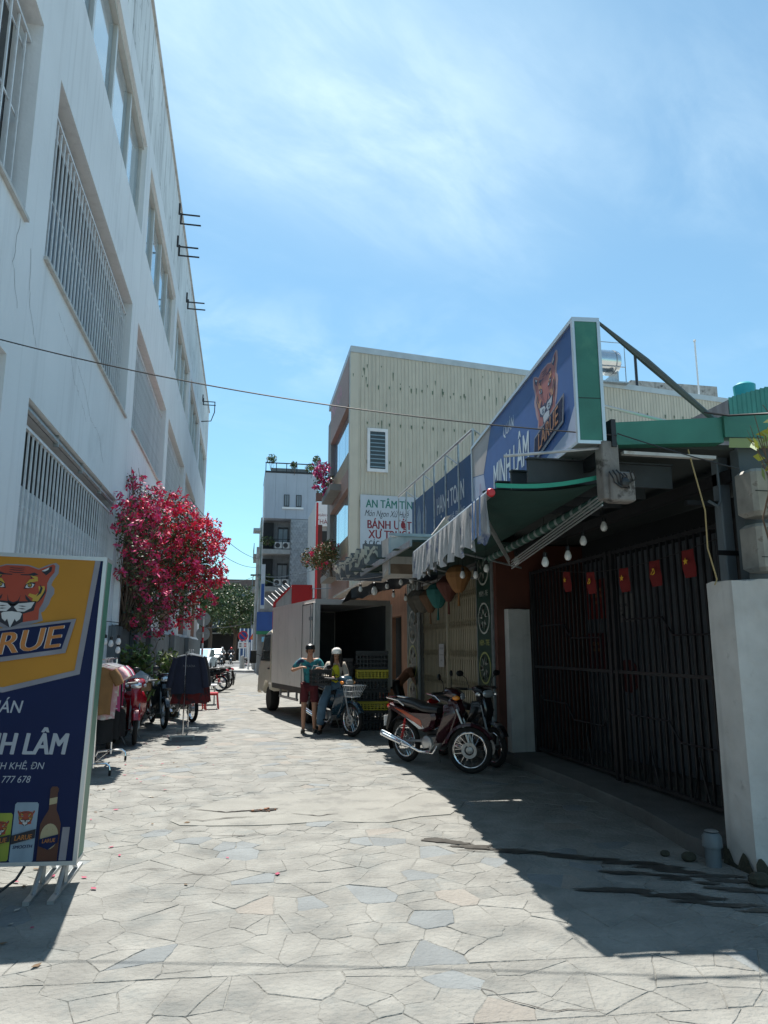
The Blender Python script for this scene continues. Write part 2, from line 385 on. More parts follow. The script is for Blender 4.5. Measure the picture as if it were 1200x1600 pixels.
patch = [(-.5, 7.0), (.1, 6.85), (.8, 6.9), (1.35, 6.75), (2.0, 6.95), (2.3, 7.5), (2.0, 8.1), (1.4, 8.3), (.9, 8.05), (.4, 8.25), (-.2, 8.0), (-.55, 7.5)]
def inside(p, poly):
    c = False
    for i in range(len(poly)):
        a, b = poly[i - 1], poly[i]
        if (a[1] > p[1]) != (b[1] > p[1]) and p[0] < (b[0] - a[0]) * (p[1] - a[1]) / (b[1] - a[1]) + a[0]: c = not c
    return c
cells = []
for i, (sx_, sy_) in enumerate(seeds):
    if inside((sx_, sy_), patch): continue
    poly = [(sx_ - .7, sy_ - .7), (sx_ + .7, sy_ - .7), (sx_ + .7, sy_ + .7), (sx_ - .7, sy_ + .7)]
    bi = band(sx_, sy_)
    gx, gy = int(sx_ // 1), int(sy_ // 1)
    for ax in (-1, 0, 1):
        for ay in (-1, 0, 1):
            for j in grid.get((gx + ax, gy + ay), ()):
                if j == i or band(*seeds[j]) != bi: continue
                q = seeds[j]; nx, ny = q[0] - sx_, q[1] - sy_
                poly = clip(poly, nx, ny, (nx * (q[0] + sx_) + ny * (q[1] + sy_)) / 2)
    if bi >= 0:
        poly = clip(poly, BN[0], BN[1], bands[bi + 1] - .006); poly = clip(poly, -BN[0], -BN[1], -bands[bi] - .006)
    elif sy_ < 6: poly = clip(poly, -BN[0], -BN[1], -bands[-1] - .004)
    poly = clip(poly, -1, 0, 2.29); poly = clip(poly, 1, 0, 5.5)
    if len(poly) < 3: continue
    cells.append((sx_, sy_, poly))
def rough(poly, j):
    o = []
    for a, b in zip(poly, poly[1:] + poly[:1]):
        L = math.hypot(b[0] - a[0], b[1] - a[1]); o.append(a); k = 1 if L < .1 else 3
        if L > .05:
            for i in range(1, k + 1): t = i / (k + 1); o.append((a[0] + (b[0] - a[0]) * t + rg.gauss(0, j), a[1] + (b[1] - a[1]) * t + rg.gauss(0, j)))
    return o
def stone(mb, sx_, sy_, poly, loc=True):
    if sy_ < 14: poly = rough(poly, .0032)
    n = len(poly); cx = sum(p[0] for p in poly) / n; cy = sum(p[1] for p in poly) / n
    gap = rg.choice((.0, .0, .0005, .001, .002, .005)) + rg.uniform(0, .0012); h = rg.uniform(-.0015, .002); tx, ty = rg.uniform(-.006, .006), rg.uniform(-.006, .006)
    ox, oy = (cx, cy) if loc else (0, 0)
    def ins(p, g):
        d = math.hypot(p[0] - cx, p[1] - cy) or 1; k = max(.2, 1 - g / d); return (cx + (p[0] - cx) * k, cy + (p[1] - cy) * k)
    A = [ins(p, gap) for p in poly]; B = [ins(p, gap + .0035) for p in poly]
    vs = [(p[0] - ox, p[1] - oy, -.02) for p in A] + [(p[0] - ox, p[1] - oy, -.0025 + h * .5) for p in A] + [(p[0] - ox, p[1] - oy, h + tx * (p[0] - cx) + ty * (p[1] - cy)) for p in B]
    fs = [tuple(range(2 * n, 3 * n))]
    for k in range(2):
        for i in range(n): fs.append((k * n + i, k * n + (i + 1) % n, k * n + n + (i + 1) % n, k * n + n + i))
    mb.add(vs, fs); return cx, cy
def kind_of():
    q = rg.random(); return 0 if q < .92 else (1 if q < .935 else 2)
sm = [stone_a, stone_b, stone_c]
vis = [c for c in cells if c[1] > 2.5 and -.50 * c[1] - .3 < c[0] < min(4.0, .82 * c[1] + .5)]
vis.sort(key=lambda c: c[0] ** 2 + c[1] ** 2)
near = vis[:296]; ns = set(id(c) for c in near)
for c in near:
    mb = MB(); cx, cy = stone(mb, *c); link('stone', mb.mesh('stone', sm[kind_of()]), paving, (cx, cy, 0))
mb = MB()
for c in cells:
    if id(c) in ns: continue
    mb.m = kind_of(); stone(mb, *c, loc=False)
part(mb, 'small_stones', sm, paving, kind='stuff')
mb = MB().prism([(p[0] + rg.uniform(-.03, .03), p[1] + rg.uniform(-.03, .03)) for a, b in zip(patch, patch[1:] + patch[:1]) for p in ((a), ((a[0] + b[0]) / 2 + rg.uniform(-.06, .06), (a[1] + b[1]) / 2 + rg.uniform(-.06, .06)))], -.01, .0035)
part(mb, 'concrete_patch', mat('patch_concrete', (.238, .235, .215), .9, var=.13, vs=3, bump=.5, bs=60, c2=(.18, .178, .165), t2=.52, s2=2.5), paving)
crackm = mat('crack_dark', (.03, .025, .022), 1)
def crack(pts, wd, mb, z=.0085):
    P = []
    for a, b in zip(pts, pts[1:]):
        k = max(2, int(math.hypot(b[0] - a[0], b[1] - a[1]) / .05))
        for i in range(k): t = i / k; P.append((a[0] + (b[0] - a[0]) * t + rg.uniform(-.012, .012), a[1] + (b[1] - a[1]) * t + rg.uniform(-.014, .014)))
    P.append(pts[-1]); n = len(P); L = []; Rr = []
    for i, p in enumerate(P):
        w_ = wd * math.sin(math.pi * (i + .4) / (n + .2)) * rg.uniform(.35, 1.1); L.append((p[0], p[1] + w_, z)); Rr.append((p[0], p[1] - w_, z))
    o = L + Rr; mb.add(o, [(i, n + i, n + i + 1, i + 1) for i in range(n - 1)])
mb = MB()
crack([(-.45, 7.62), (-.25, 7.5), (-.1, 7.42), (.05, 7.44), (.2, 7.46), (.42, 7.5)], .018, mb); crack([(.0, 7.44), (.18, 7.43), (.4, 7.47)], .045, mb, .0095); crack([(.12, 7.42), (.28, 7.41), (.38, 7.44)], .05, mb, .0115)
crack([(-.5, 7.2), (-.3, 7.1), (-.1, 7.15), (.2, 7.2)], .01, mb, .0105); crack([(.5, 7.25), (.75, 7.1), (.95, 7.15)], .012, mb)
crack([(-.3, 6.6), (.1, 6.5), (.35, 6.55)], .008, mb, .006); crack([(1.4, 7.2), (1.9, 7.9), (2.3, 8.1)], .007, mb)
crack([(1.1, 3.55), (1.35, 3.25), (1.6, 3.22)], .006, mb, .005); crack([(.2, 3.08), (.45, 2.98), (.6, 2.86)], .006, mb, .006)
crack([(-.9, 5.6), (-.6, 5.7), (-.35, 5.62)], .005, mb, .006); crack([(-1.3, 8.9), (-.7, 8.6), (-.2, 8.8)], .006, mb, .006)
part(mb, 'crack', crackm, paving, kind='stuff')
mb = MB()
for k in range(12):
    a = rg.uniform(0, 6.28); x, y = .27 + rg.gauss(0, .07), 7.42 + rg.gauss(0, .03); s = rg.uniform(.006, .016); mb.box((x - s, y - s, .006), (x + s, y + s * .8, .008 + s))
part(mb, 'rubble', [rust], paving, kind='stuff')
wet = mat('wet_dirt', (.07, .065, .058), .35, var=.4, vs=10, bump=.2, bs=25)
mb = MB()
def blot(pts, z):
    n = len(pts); P = []
    for i in range(n):
        a, b = pts[i], pts[(i + 1) % n]
        for k in range(5): t = k / 5; P.append((a[0] + (b[0] - a[0]) * t + rg.uniform(-.03, .03), a[1] + (b[1] - a[1]) * t + rg.uniform(-.025, .025), z))
    mb.quad(*P)
rs_ = random.Random(3)
def streakline(pts, wd, z):
    for a, b in zip(pts, pts[1:]):
        n = 7
        for q in range(n):
            t_ = q / n; cx, cy = a[0] + (b[0] - a[0]) * t_ + rs_.gauss(0, .035), a[1] + (b[1] - a[1]) * t_ + rs_.gauss(0, .03); L2 = rs_.uniform(.07, .2); W2_ = wd * rs_.uniform(.25, 1); P = []
            for k in range(14): an = 2 * math.pi * k / 14; rr_ = rs_.uniform(.5, 1.15); x, y_ = L2 * rr_ * math.cos(an), W2_ * rr_ * math.sin(an); P.append((cx + x, cy + y_ - .3 * x, z + rs_.uniform(0, .0009)))
            mb.quad(*[(p[0], p[1], P[0][2]) for p in P])
streakline([(1.62, 6.05), (1.9, 5.8), (2.3, 5.5), (2.7, 5.3), (3.05, 5.0), (3.4, 4.6)], .05, .0075); streakline([(1.75, 5.75), (2.2, 5.6), (2.75, 5.25)], .025, .0095)
streakline([(2.3, 4.7), (2.65, 4.55), (2.95, 4.3), (3.2, 4.05)], .05, .008); streakline([(2.6, 5.0), (3.0, 4.75), (3.3, 4.35)], .03, .0085)
part(mb, 'drain_stain', wet, paving, kind='stuff')
mb = MB().prism([(3.62, 10.1), (3.66, 7.9), (3.6, 6.3), (3.46, 5.42), (3.46, 5.15), (5.2, 5.15), (5.2, 10.1)], -.02, .12, .015); struct(mb, 'step', mat('step_concrete', (.13, .13, .125), .9, var=.25, vs=3, bump=.5, bs=40))

mb = MB(); rp = random.Random(12)
for k in range(420):
    x = -2.25 + abs(rp.gauss(0, .9)); y = rp.uniform(4, 22); s_ = rp.uniform(.008, .02); a = rp.uniform(0, 6.28)
    if x > 2: continue
    mb.m = rp.choice((0, 0, 1, 1, 2)); mb.quad(*[(x + s_ * (1 + .8 * (q % 2)) * math.cos(a + q * 1.57), y + s_ * (1 + .8 * (q % 2)) * math.sin(a + q * 1.57), .006 + rp.uniform(0, .006)) for q in range(4)])
part(mb, 'fallen_petals', [mat('petal_litter', (.3, .03, .08), .7), mat('dry_litter', (.14, .09, .05), .9), mat('pale_litter', (.4, .38, .33), .9)], paving, kind='stuff')
mb = MB()
for k in range(26):
    x, y, a, L2 = rp.uniform(-2, 2.6), rp.uniform(3, 13), rp.gauss(-.1, .5), rp.uniform(.12, .5)
    crack([(x, y), (x + L2 * .5 * math.cos(a), y + L2 * .5 * math.sin(a) + rp.gauss(0, .02)), (x + L2 * math.cos(a), y + L2 * math.sin(a))], rp.uniform(.002, .007), mb, .0045 + .0002 * k)
part(mb, 'joint_gap', mat('gap_dark', (.05, .045, .04), 1), paving, kind='stuff')

# ------------------------------------------------------------------ left building
FL = frame((-2.3, 0, 0), (0, 1, 0))
b1 = thing('building', 'long four storey white plaster building with barred windows along the left side of the alley', 'building', (-7, 17, 0))
op2 = [(.3, 7.1), (7.85, 13.5), (14.3, 19.9), (20.6, 26.4), (27.1, 32.8), (33.5, 39.4)]
op3 = [(-.4, 7.1), (7.85, 13.95), (14.6, 20.6), (21.2, 26.6), (27.2, 32.9), (33.5, 39.4)]
H = [(a, b, 5.8, 8.05) for a, b in op2] + [(a, b, 9.78, 11.8) for a, b in op3] + [(-.5, 7.0, 1.9, 4.3), (7.8, 13.3, 1.6, 4.15), (14.0, 19.4, 1.95, 4.15), (20.2, 25.6, 2.05, 4.15), (26.2, 31.8, 2.05, 4.15), (32.4, 38.6, 2.05, 4.15)]
part(wm(b1, FL).holes(-7, 40, 0, 12.3, H, .3), 'wall', wallwhite, b1)
part(wm(b1, FL).holes(-7, 40, 12.303, 14.6, [], .3), 'parapet', wallstain, b1)
mb = wm(b1); mb.box((-12, -7, 0), (-3.3, 40, 14.3)); mb.box((-3.29, 39.7, 0), (-2.605, 39.99, 14.2)); mb.box((-3.29, -7, 4.6), (-2.605, 39.6, 4.75)); mb.box((-3.29, -7, 8.6), (-2.605, 39.6, 8.8)); mb.box((-3.29, -7, 14.0), (-2.605, 39.6, 14.3)); part(mb, 'rear_mass', [greyin], b1)
mb = wm(b1, FL)
for a, b in op2: mb.box((a - .02, 5.76, .002), (b + .02, 5.8, .045))
part(mb, 'sill', [offwhite], b1)
def grille(a, b, c, d, n, deep=-.12, rails=(.12, .5, .9)):
    g = part(wm(b1, FL).box((a + .02, c + .02, deep - .02), (b - .02, c + .055, deep + .02)).box((a + .02, d - .055, deep - .02), (b - .02, d - .02, deep + .02)), 'grille', barwhite, b1)
    mb = wm(g, FL)
    for q in rails: mb.box((a + .03, c + (d - c) * q, deep - .035), (b - .03, c + (d - c) * q + .025, deep - .022))
    part(mb, 'rail', barwhite, g)
    me = None
    for k in range(n):
        u = a + .03 + (b - a - .06) * (k + .5) / n
        if me is None: me = MB(Matrix(((0, 0, 1, 0), (1, 0, 0, 0), (0, 1, 0, 0), (0, 0, 0, 1)))).box((-.013, c + .056, -.009), (.013, d - .056, .009)).mesh('bar', barwhite)
        p = MW[g.name].inverted() @ FL @ Vector((u, 0, deep)); o = link('bar', me, g, (p.x, p.y, MW[g.name].inverted().translation.z))
for i, (a, b) in enumerate(op2): grille(a, b, 5.82, 7.86, [30, 32, 34, 26, 22, 20][i])
grille(7.8, 13.3, 1.62, 3.95, 32, -.1, (.1, .62)); grille(-.5, 7.0, 1.92, 4.1, 30); grille(14.0, 19.4, 1.97, 3.95, 30, rails=(.6,))
brownslat = mat('brown_shutter', (.17, .07, .04), .7, var=.3, vs=3, sx=(1, 6, 1))
for a, b in ((20.2, 25.6), (26.2, 31.8), (32.4, 38.6)):
    mb = wm(b1, FL)
    for k in range(int((b - a) / .22)): mb.box((a + k * .22 + .01, 2.06, -.2), (a + k * .22 + .2, 4.12, -.16))
    part(mb, 'shutter', brownslat, b1, kind='stuff')
# white corrugated sheet standing behind the lower grille, near-black panel painted as the shaded gap above it
mb = wm(b1, FL)
for k in range(42): u = 7.82 + k * .13; mb.box((u, 1.62, -.27 - .012 * (k % 2)), (u + .13, 3.38 - .0 * k, -.255 - .012 * (k % 2)))
part(mb, 'metal_sheet', [mat('sheet_white', (.5, .53, .55), .55, var=.12, vs=5, c2=(.16, .15, .14), t2=.68, s2=6)], b1)
mb = wm(b1, FL); mb.box((7.82, 3.39, -.32), (13.28, 4.14, -.301)); part(mb, 'painted_dark_gap', [darkin], b1)
mb = wm(b1, FL); mb.tube([(7.85, 4.07, -.06), (13.25, 4.07, -.06)], .035, 6)
for u in (9.2, 10.6, 12.0): mb.box((u, 4.0, -.09), (u + .03, 4.15, -.03))
part(mb, 'pipe', [steel], b1)
# curtained glazing behind the first floor grilles, glass in the second floor
for a, b in op2:
    mb = wm(b1, FL); mb.box((a, 5.8, -.32), (b, 8.05, -.305)); part(mb, 'pane', [mat('dim_glass', (.035, .04, .045), .35, var=.7, vs=1.2, spec=.35)], b1)
frm = mat('aluminium_window_frame', (.55, .55, .52), .4, m=.3, var=.1)
for i, (a, b) in enumerate(op3):
    wf = part(wm(b1, FL).box((a, 9.78, -.17), (b, 9.84, -.1)).box((a, 11.72, -.17), (b, 11.8, -.06)).box((a, 9.841, -.17), (a + .06, 11.719, -.1)).box((b - .06, 9.841, -.17), (b, 11.719, -.1)), 'window', frm, b1)
    n = 4 if i else 5
    for k in range(1, n): u = a + (b - a) * k / n; part(wm(wf, FL).box((u - .05, 9.842, -.17), (u + .05, 11.718, -.09)), 'mullion', frm, wf)
    for k in range(n):
        u0 = a + (b - a) * k / n; part(wm(wf, FL).box((u0 + .07, 9.85, -.165), (u0 + (b - a) / n - .07, 11.7, -.155)), 'pane', winglass, wf)
mb = wm(b1, FL); mb.box((-7, 14.602, -.34), (40.03, 14.68, .05)); part(mb, 'coping', [offwhite], b1)
# low grey wall with pilasters, white posts
mb = wm(b1, FL); mb.box((13.35, 0, .002), (40, 1.93, .12)); part(mb, 'base_panel', [concgrey], b1)
for u in (13.6, 20.0, 26.0, 32.1): part(wm(b1, FL).box((u, 1.95, .003), (u + .16, 4.4, .1)), 'pilaster', [white], b1)
for u, w_ in ((15.0, 1.2), (17.1, 1.3), (23, 1.6), (29, 1.6)):
    part(wm(b1, FL).bbox((u, 0, .125), (u + w_, 1.93, .28), .01), 'buttress', concgrey, b1)
mb = wm(b1, FL)
def wcrack(pts, w_):
    P = []
    for a, b in zip(pts, pts[1:]):
        k = 8
        for i in range(k): t = i / k; P.append((a[0] + (b[0] - a[0]) * t + rg.uniform(-.025, .025), a[1] + (b[1] - a[1]) * t + rg.uniform(-.025, .025)))
    n = len(P); mb.add([(p[0] - w_, p[1], .0015) for p in P] + [(p[0] + w_, p[1], .0015) for p in P], [(i, n + i, n + i + 1, i + 1) for i in range(n - 1)])
wcrack([(7.4, 5.6), (7.5, 5.1), (7.9, 4.7)], .004); wcrack([(8.6, 5.5), (9.3, 5.35), (10.2, 5.15), (10.7, 4.85), (11.4, 4.8), (11.9, 4.4)], .008); wcrack([(7.0, 5.7), (6.9, 5.2), (7.2, 4.8)], .004)
wcrack([(9.3, 5.3), (9.6, 5.0), (10.1, 4.9), (10.5, 4.7)], .005); wcrack([(15, 5.6), (16, 5.2), (16.8, 5.0)], .004)
part(mb, 'crack', mat('hairline_crack', (.16, .16, .17), 1), b1, kind='stuff')
bp = mat('bracket_black', (.02, .02, .022), .6)
for i, (y_, z_) in enumerate(((20.0, 14.35), (20.0, 13.3), (23.6, 13.35), (34.0, 13.4))):
    t = thing('steel_bracket', ['topmost pair of black steel brackets sticking out near the roof of the white building', 'second pair of black steel brackets below the topmost pair on the white building', 'thickest black steel brackets on the white building parapet, third from the top', 'farthest rusty steel brackets on the white building with a cable loop hanging from them'][i], 'bracket', (-2.24, y_, z_ - .2), 0, 'steel brackets on the parapet')
    for dy_ in (0, .5):
        mb = wm(t); mb.box((-2.299, y_ + dy_, z_ - .2), (-2.25, y_ + dy_ + .035, z_ + .16)); mb.box((-2.25, y_ + dy_, z_ - .2), (-1.68, y_ + dy_ + .035, z_ - .165)); part(mb, 'arm', [bp], t)
    if i == 3:
        mb = wm(t); mb.tube([(-1.7, y_, z_ - .18), (-1.7, y_, z_ - .7), (-1.85, y_, z_ - 1.15), (-2.3, y_, z_ - 1.2)], .025, 6); part(mb, 'cable_loop', [bp], t)

# ------------------------------------------------------------------ motorcycles
XZ = frame((0, 0, 0), (1, 0, 0), (0, 0, 1))      # plane x-z, normal towards -y (the right side of a bike)
def pain(name, c, **k): return mat(name, c, .22, var=.06, coat=.8, **k)
seatm = mat('black_vinyl', (.018, .018, .02), .38, var=.2)
silver = mat('silver_paint', (.45, .46, .47), .3, m=.7, var=.05)
enginem = mat('cast_engine', (.2, .2, .2), .5, m=.6, var=.3, vs=20)
def wheel(t, x, steer=0, rimc=None, alloy=False, r=.285, disc=False):
    M = Matrix.Translation((x, 0, r)) @ Matrix.Rotation(steer, 4, 'Z')
    w_ = part(MB(M).lathe([(.028, -.05), (.045, -.045), (.045, .045), (.028, .05)], ax='y', n=10), 'wheel', steel, t, True)
    mi = r - .035
    part(MB(M).tube([(mi * math.cos(R(a)), 0, mi * math.sin(R(a))) for a in range(0, 360, 12)], .036, 8, closed=True), 'tyre', rubber, w_, True)
    rr = r - .07
    mb = MB(M)
    for s in (-.022, .022): mb.tube([(rr * math.cos(R(a)), s, rr * math.sin(R(a))) for a in range(0, 360, 12)], .007, 6, closed=True)
    mb.lathe([(rr - .012, -.02), (rr - .012, .02), (rr + .004, .02), (rr + .004, -.02), (rr - .012, -.02)], ax='y', n=30, caps=False)
    part(mb, 'rim', rimc or chrome, w_, True)
    mb = MB(M)
    if alloy:
        for k in range(5):
            a = R(72 * k + 10); mb.box((.02, -.018, -.018), (rr, .018, .018), Matrix.Rotation(-a, 4, 'Y'))
    else:
        for k in range(28):
            a = R(360 / 28 * k); b = a + R(35 if k % 2 else -35); s = .03 if k % 4 < 2 else -.03
            mb.tube([(.04 * math.cos(b), s, .04 * math.sin(b)), (rr * math.cos(a), 0, rr * math.sin(a))], .0022, 3, False)
    part(mb, 'spokes', blackm if alloy else chrome, w_, kind=None if alloy else 'stuff')
    if disc:
        part(MB(M).lathe([(.06, -.058), (.098, -.06), (.098, -.055), (.06, -.053)], ax='y', n=24, caps=False), 'brake_disc', steel, w_, True)
def fender(t, x, r, a0, a1, m, hw=.055, name='fender', steer=0, sub=None):
    M = Matrix.Translation((x, 0, .285)) @ Matrix.Rotation(steer, 4, 'Z'); mb = MB(M); n = 12
    for i in range(n):
        a, b = R(a0 + (a1 - a0) * i / n), R(a0 + (a1 - a0) * (i + 1) / n)
        for (h0, d0), (h1, d1) in (((-hw, .035), (-hw * .6, 0)), ((-hw * .6, 0), (hw * .6, 0)), ((hw * .6, 0), (hw, .035))):
            P = lambda an, h, d: ((r - d) * math.cos(an), h, (r - d) * math.sin(an)); mb.quad(P(a, h0, d0), P(b, h0, d0), P(b, h1, d1), P(a, h1, d1))
    return part(mb, name, m, t, 2)
def moto(label, body, group=None, scooter=False, seatc=None, rimc=None, steer=0, basket=False, accent=None, detail=True, rack=True, name='motorbike', mirrors=(1, -1)):
    seatc = seatc or seatm
    t = thing(name, label, 'motorbike' if not scooter else 'scooter', (0, 0, 0), 0, group)
    wr = .285 if not scooter else .255
    wheel(t, .62, steer, rimc, scooter, disc=True, r=wr); wheel(t, -.62, 0, rimc, scooter, r=wr)
    Ms = Matrix.Translation((.48, 0, 0)) @ Matrix.Rotation(steer, 4, 'Z') @ Matrix.Translation((-.48, 0, 0))
    fender(t, .62, wr + .045, 25, 165, body, .06, 'front_fender', steer)
    fender(t, -.62, wr + .06, 60, 205, blackp, .07, 'rear_fender')
    for s in (-1, 1):
        part(MB(Ms).tube([(.62, s * .07, wr), (.55, s * .07, .5)], .019, 8).tube([(.55, s * .07, .5), (.45, s * .065, .78)], .015, 8), 'fork_leg', steel, t, True)
    # front shield, head cowl, lamp, bars
    if scooter: pol = [(.5, .9), (.56, .74), (.5, .5), (.38, .32), (.25, .2), (.18, .22), (.27, .4), (.34, .62), (.36, .92)]
    else: pol = [(.46, .9), (.53, .76), (.42, .52), (.27, .33), (.14, .27), (.09, .31), (.2, .46), (.32, .7), (.35, .9)]
    part(MB(XZ).prism(pol, -.075, .075, .03), 'front_cowl', body, t, True)
    for s in (-1, 1):
        mb = MB(XZ); P = [(p[0] - .03, p[1]) for p in ([(.46, .84), (.5, .72), (.38, .5), (.24, .34), (.2, .36), (.3, .52), (.38, .7), (.4, .84)])]
        vs = [(p[0], p[1], s * .075) for p in P[:4]] + [(P[k][0] - .09, P[k][1] - .01, s * (.2 if k in (1, 2) else .14)) for k in range(4)]
        o = len(mb.v); mb.add(vs + [(v_[0] - .014, v_[1], v_[2]) for v_ in vs], [(0, 1, 5, 4), (1, 2, 6, 5), (2, 3, 7, 6), (8, 12, 13, 9), (9, 13, 14, 10), (10, 14, 15, 11), (4, 5, 13, 12), (5, 6, 14, 13), (6, 7, 15, 14), (0, 4, 12, 8), (3, 11, 15, 7)])
        part(mb, 'leg_shield', body, t, 2)
    part(MB(Ms).loft([(.27, 0, .99, .05, .02), (.31, 0, .99, .13, .045), (.40, 0, .975, .15, .075), (.47, 0, .95, .13, .075), (.52, 0, .93, .09, .05)], 14), 'handlebar_cowl', body, t, True)
    part(MB(Ms).loft([(.485, 0, .945, .105, .055), (.53, 0, .93, .085, .045), (.548, 0, .925, .04, .02)], 12), 'headlight', glassm, t, True)
    for s in (-1, 1): part(MB(Ms).ball((.47, s * .135, .925), (.05, .03, .03), 8, 5), 'indicator', amber if not scooter else glassm, t, True)
    part(MB(Ms).tube([(.3, -.2, .99), (.36, 0, .98), (.3, .2, .99)], .014, 6), 'handlebar', steel, t)
    for s in (-1, 1):
        part(MB(Ms).tube([(.31, s * .19, .99), (.22, s * .34, 1.0)], .018, 8).tube([(.36, s * .2, .99), (.3, s * .33, .99)], .006, 4), 'grip', blackp, t)
    for s in mirrors:
        part(MB(Ms).tube([(.33, s * .18, 1.0), (.33, s * .22, 1.13), (.31, s * .29, 1.19)], .006, 5).ball((.31, s * .31, 1.2), (.02, .062, .042), 10, 6), 'mirror', blackp, t, True)
    # frame tube and body panels
    part(MB().tube([(.42, 0, .85), (.3, 0, .6), (.12, 0, .45), (-.1, 0, .42), (-.4, 0, .55)], .035, 8), 'frame', blackm, t, True)
    if scooter: pol = [(.28, .34), (.3, .26), (.1, .2), (-.2, .26), (-.55, .46), (-.86, .66), (-.84, .72), (-.5, .72), (-.12, .66), (-.02, .4), (.1, .33)]
    else: pol = [(.1, .64), (.04, .52), (-.14, .44), (-.34, .52), (-.56, .62), (-.86, .73), (-.84, .79), (-.4, .72), (.08, .70)]
    sp = part(MB(XZ).prism(pol, -.12, .12, .045), 'side_panel', body if not scooter else (accent or body), t, True)
    if accent and not scooter:
        for s in (-1, 1):
            for pol, ac in (([(-.16, .6), (-.12, .5), (-.3, .57), (-.5, .66), (-.72, .735), (-.5, .705)], accent), ([(-.13, .535), (-.1, .5), (-.2, .485), (-.34, .55), (-.46, .61), (-.26, .56)], white)):
                part(MB(XZ).prism(pol, s * .1205, s * .1235), 'decal', ac, sp)
    part(MB().loft([(-.8, 0, .8, .05, .02), (-.74, 0, .81, .1, .035), (-.55, 0, .82, .125, .045), (-.3, 0, .79, .13, .045), (-.15, 0, .745, .12, .045), (.0, 0, .735, .1, .05), (.1, 0, .73, .06, .04)], 14), 'seat', seatc, t, True)
    part(MB().loft([(-.93, 0, .73, .03, .02), (-.9, 0, .74, .09, .035), (-.84, 0, .76, .1, .04)], 12), 'tail_light', redlens, t, True)
    part(MB(XZ).prism([(-.86, .7), (-.9, .68), (-.99, .42), (-.95, .4), (-.84, .6)], -.06, .06, .01), 'mudguard', blackp, t, True)
    part(MB().box((-1.0, -.075, .46), (-.985, .075, .6)), 'number_plate', white, t)
    if rack: part(MB().tube([(-.5, .11, .77), (-.6, .13, .84), (-.88, .1, .86), (-.93, 0, .86), (-.88, -.1, .86), (-.6, -.13, .84), (-.5, -.11, .77)], .011, 6), 'grab_rail', chrome if detail else steel, t, True)
    # engine, exhaust, swingarm, shocks
    part(MB(XZ).prism([(.16, .42), (.2, .34), (.12, .24), (-.12, .22), (-.2, .3), (-.14, .4)], -.1, .1, .025), 'engine', enginem, t, True)
    part(MB().lathe([(.085, -.13), (.1, -.12), (.1, -.1)], (-.06, 0, .31), 'y', 16), 'engine_cover', silver, t, True)
    part(MB().tube([(.12, -.08, .3), (.06, -.12, .2), (-.2, -.13, .2), (-.38, -.14, .25)], .018, 8).tube([(-.36, -.14, .245), (-.45, -.145, .27), (-.95, -.15, .38)], [.025, .042, .045], 12), 'exhaust', chrome, t, True)
    if detail: part(MB().tube([(-.5, -.19, .285), (-.88, -.195, .37)], .022, 8), 'heat_shield', chrome, t, True)
    for s in (-1, 1):
        part(MB().tube([(-.62, s * .085, wr), (-.18, s * .075, .33)], .018, 6), 'swingarm', steel, t)
        mb = MB().tube([(-.6, s * .1, .3), (-.5, s * .1, .6)], .01, 6)
        if detail: mb.tube([(-.59 + .09 * k / 40 + .02 * 0, s * .1 + .024 * math.sin(k * 1.05), .33 + .25 * k / 40 + .0 * k) if False else (-.59 + .085 * k / 48 + .02 * math.cos(k * .9), s * .1 + .024 * math.sin(k * .9), .33 + .24 * k / 48) for k in range(49)], .005, 4)
        part(mb, 'shock_absorber', redp if (detail and not scooter) else steel, t)
        part(MB().tube([(-.02, s * .1, .25), (-.02, s * .24, .25)], .014, 6), 'footpeg', rubber, t)
    part(MB().tube([(-.1, .1, .22), (-.16, .2, .02), (-.2, .22, .01)], .01, 6), 'side_stand', steel, t)
    part(MB().tube([(.1, -.14, .31), (.02, -.18, .2), (-.1, -.17, .2)], .008, 5), 'brake_pedal', steel, t)
    if basket:
        mb = MB(Ms); a, b = (.6, .12), (.67, .17)
        lo, hi = [(.5, -.09, .68), (.7, -.09, .68), (.7, .09, .68), (.5, .09, .68)], [(.5, -.14, .88), (.8, -.15, .88), (.8, .15, .88), (.5, .14, .88)]
        mb.tube(hi, .007, 4, closed=True); mb.tube(lo, .005, 4, closed=True)
        mid = [tuple((p + q) / 2 for p, q in zip(a_, b_)) for a_, b_ in zip(lo, hi)]; mb.tube(mid, .004, 4, closed=True)
        for i in range(4):
            for k in range(6):
                t_ = k / 6; p = Vector(lo[i]).lerp(Vector(lo[(i + 1) % 4]), t_); q = Vector(hi[i]).lerp(Vector(hi[(i + 1) % 4]), t_); mb.tube([p, q], .003, 4)
        part(mb, 'basket', white, t)
    return t
def aim(o, rear, front, label=None, lean=0):
    dx_, dy_ = front[0] - rear[0], front[1] - rear[1]
    place(o, ((rear[0] + front[0]) / 2, (rear[1] + front[1]) / 2, .006), math.atan2(dy_, dx_), label)
    o.rotation_euler = (lean, 0, math.atan2(dy_, dx_)); return o
m1 = moto('maroon motorbike with orange stripes parked in the shade in front of the folding shutter', pain('maroon_paint', (.035, .005, .009)), seatc=seatm, accent=pain('orange_stripe', (.4, .06, .015)), steer=R(32))
aim(m1, (2.3, 10.1), (2.86, 9.03), lean=R(3))
m2 = moto('blue motorbike with a white wire basket that the woman in the white cap sits on', pain('blue_paint', (.012, .04, .065)), basket=True, steer=R(8))
aim(m2, (1.5, 14.2), (1.96, 13.07))
m3 = moto('red scooter at the head of the row of bikes beside the first clothes rack', pain('red_paint', (.3, .005, .016)), scooter=True, accent=blackp, steer=R(-6))
aim(m3, (-1.98, 13.78), (-1.66, 12.62))
m4 = moto('dark scooter half hidden behind the hanging clothes of the nearest rack', pain('black_paint', (.012, .012, .014)), scooter=True, accent=blackp)
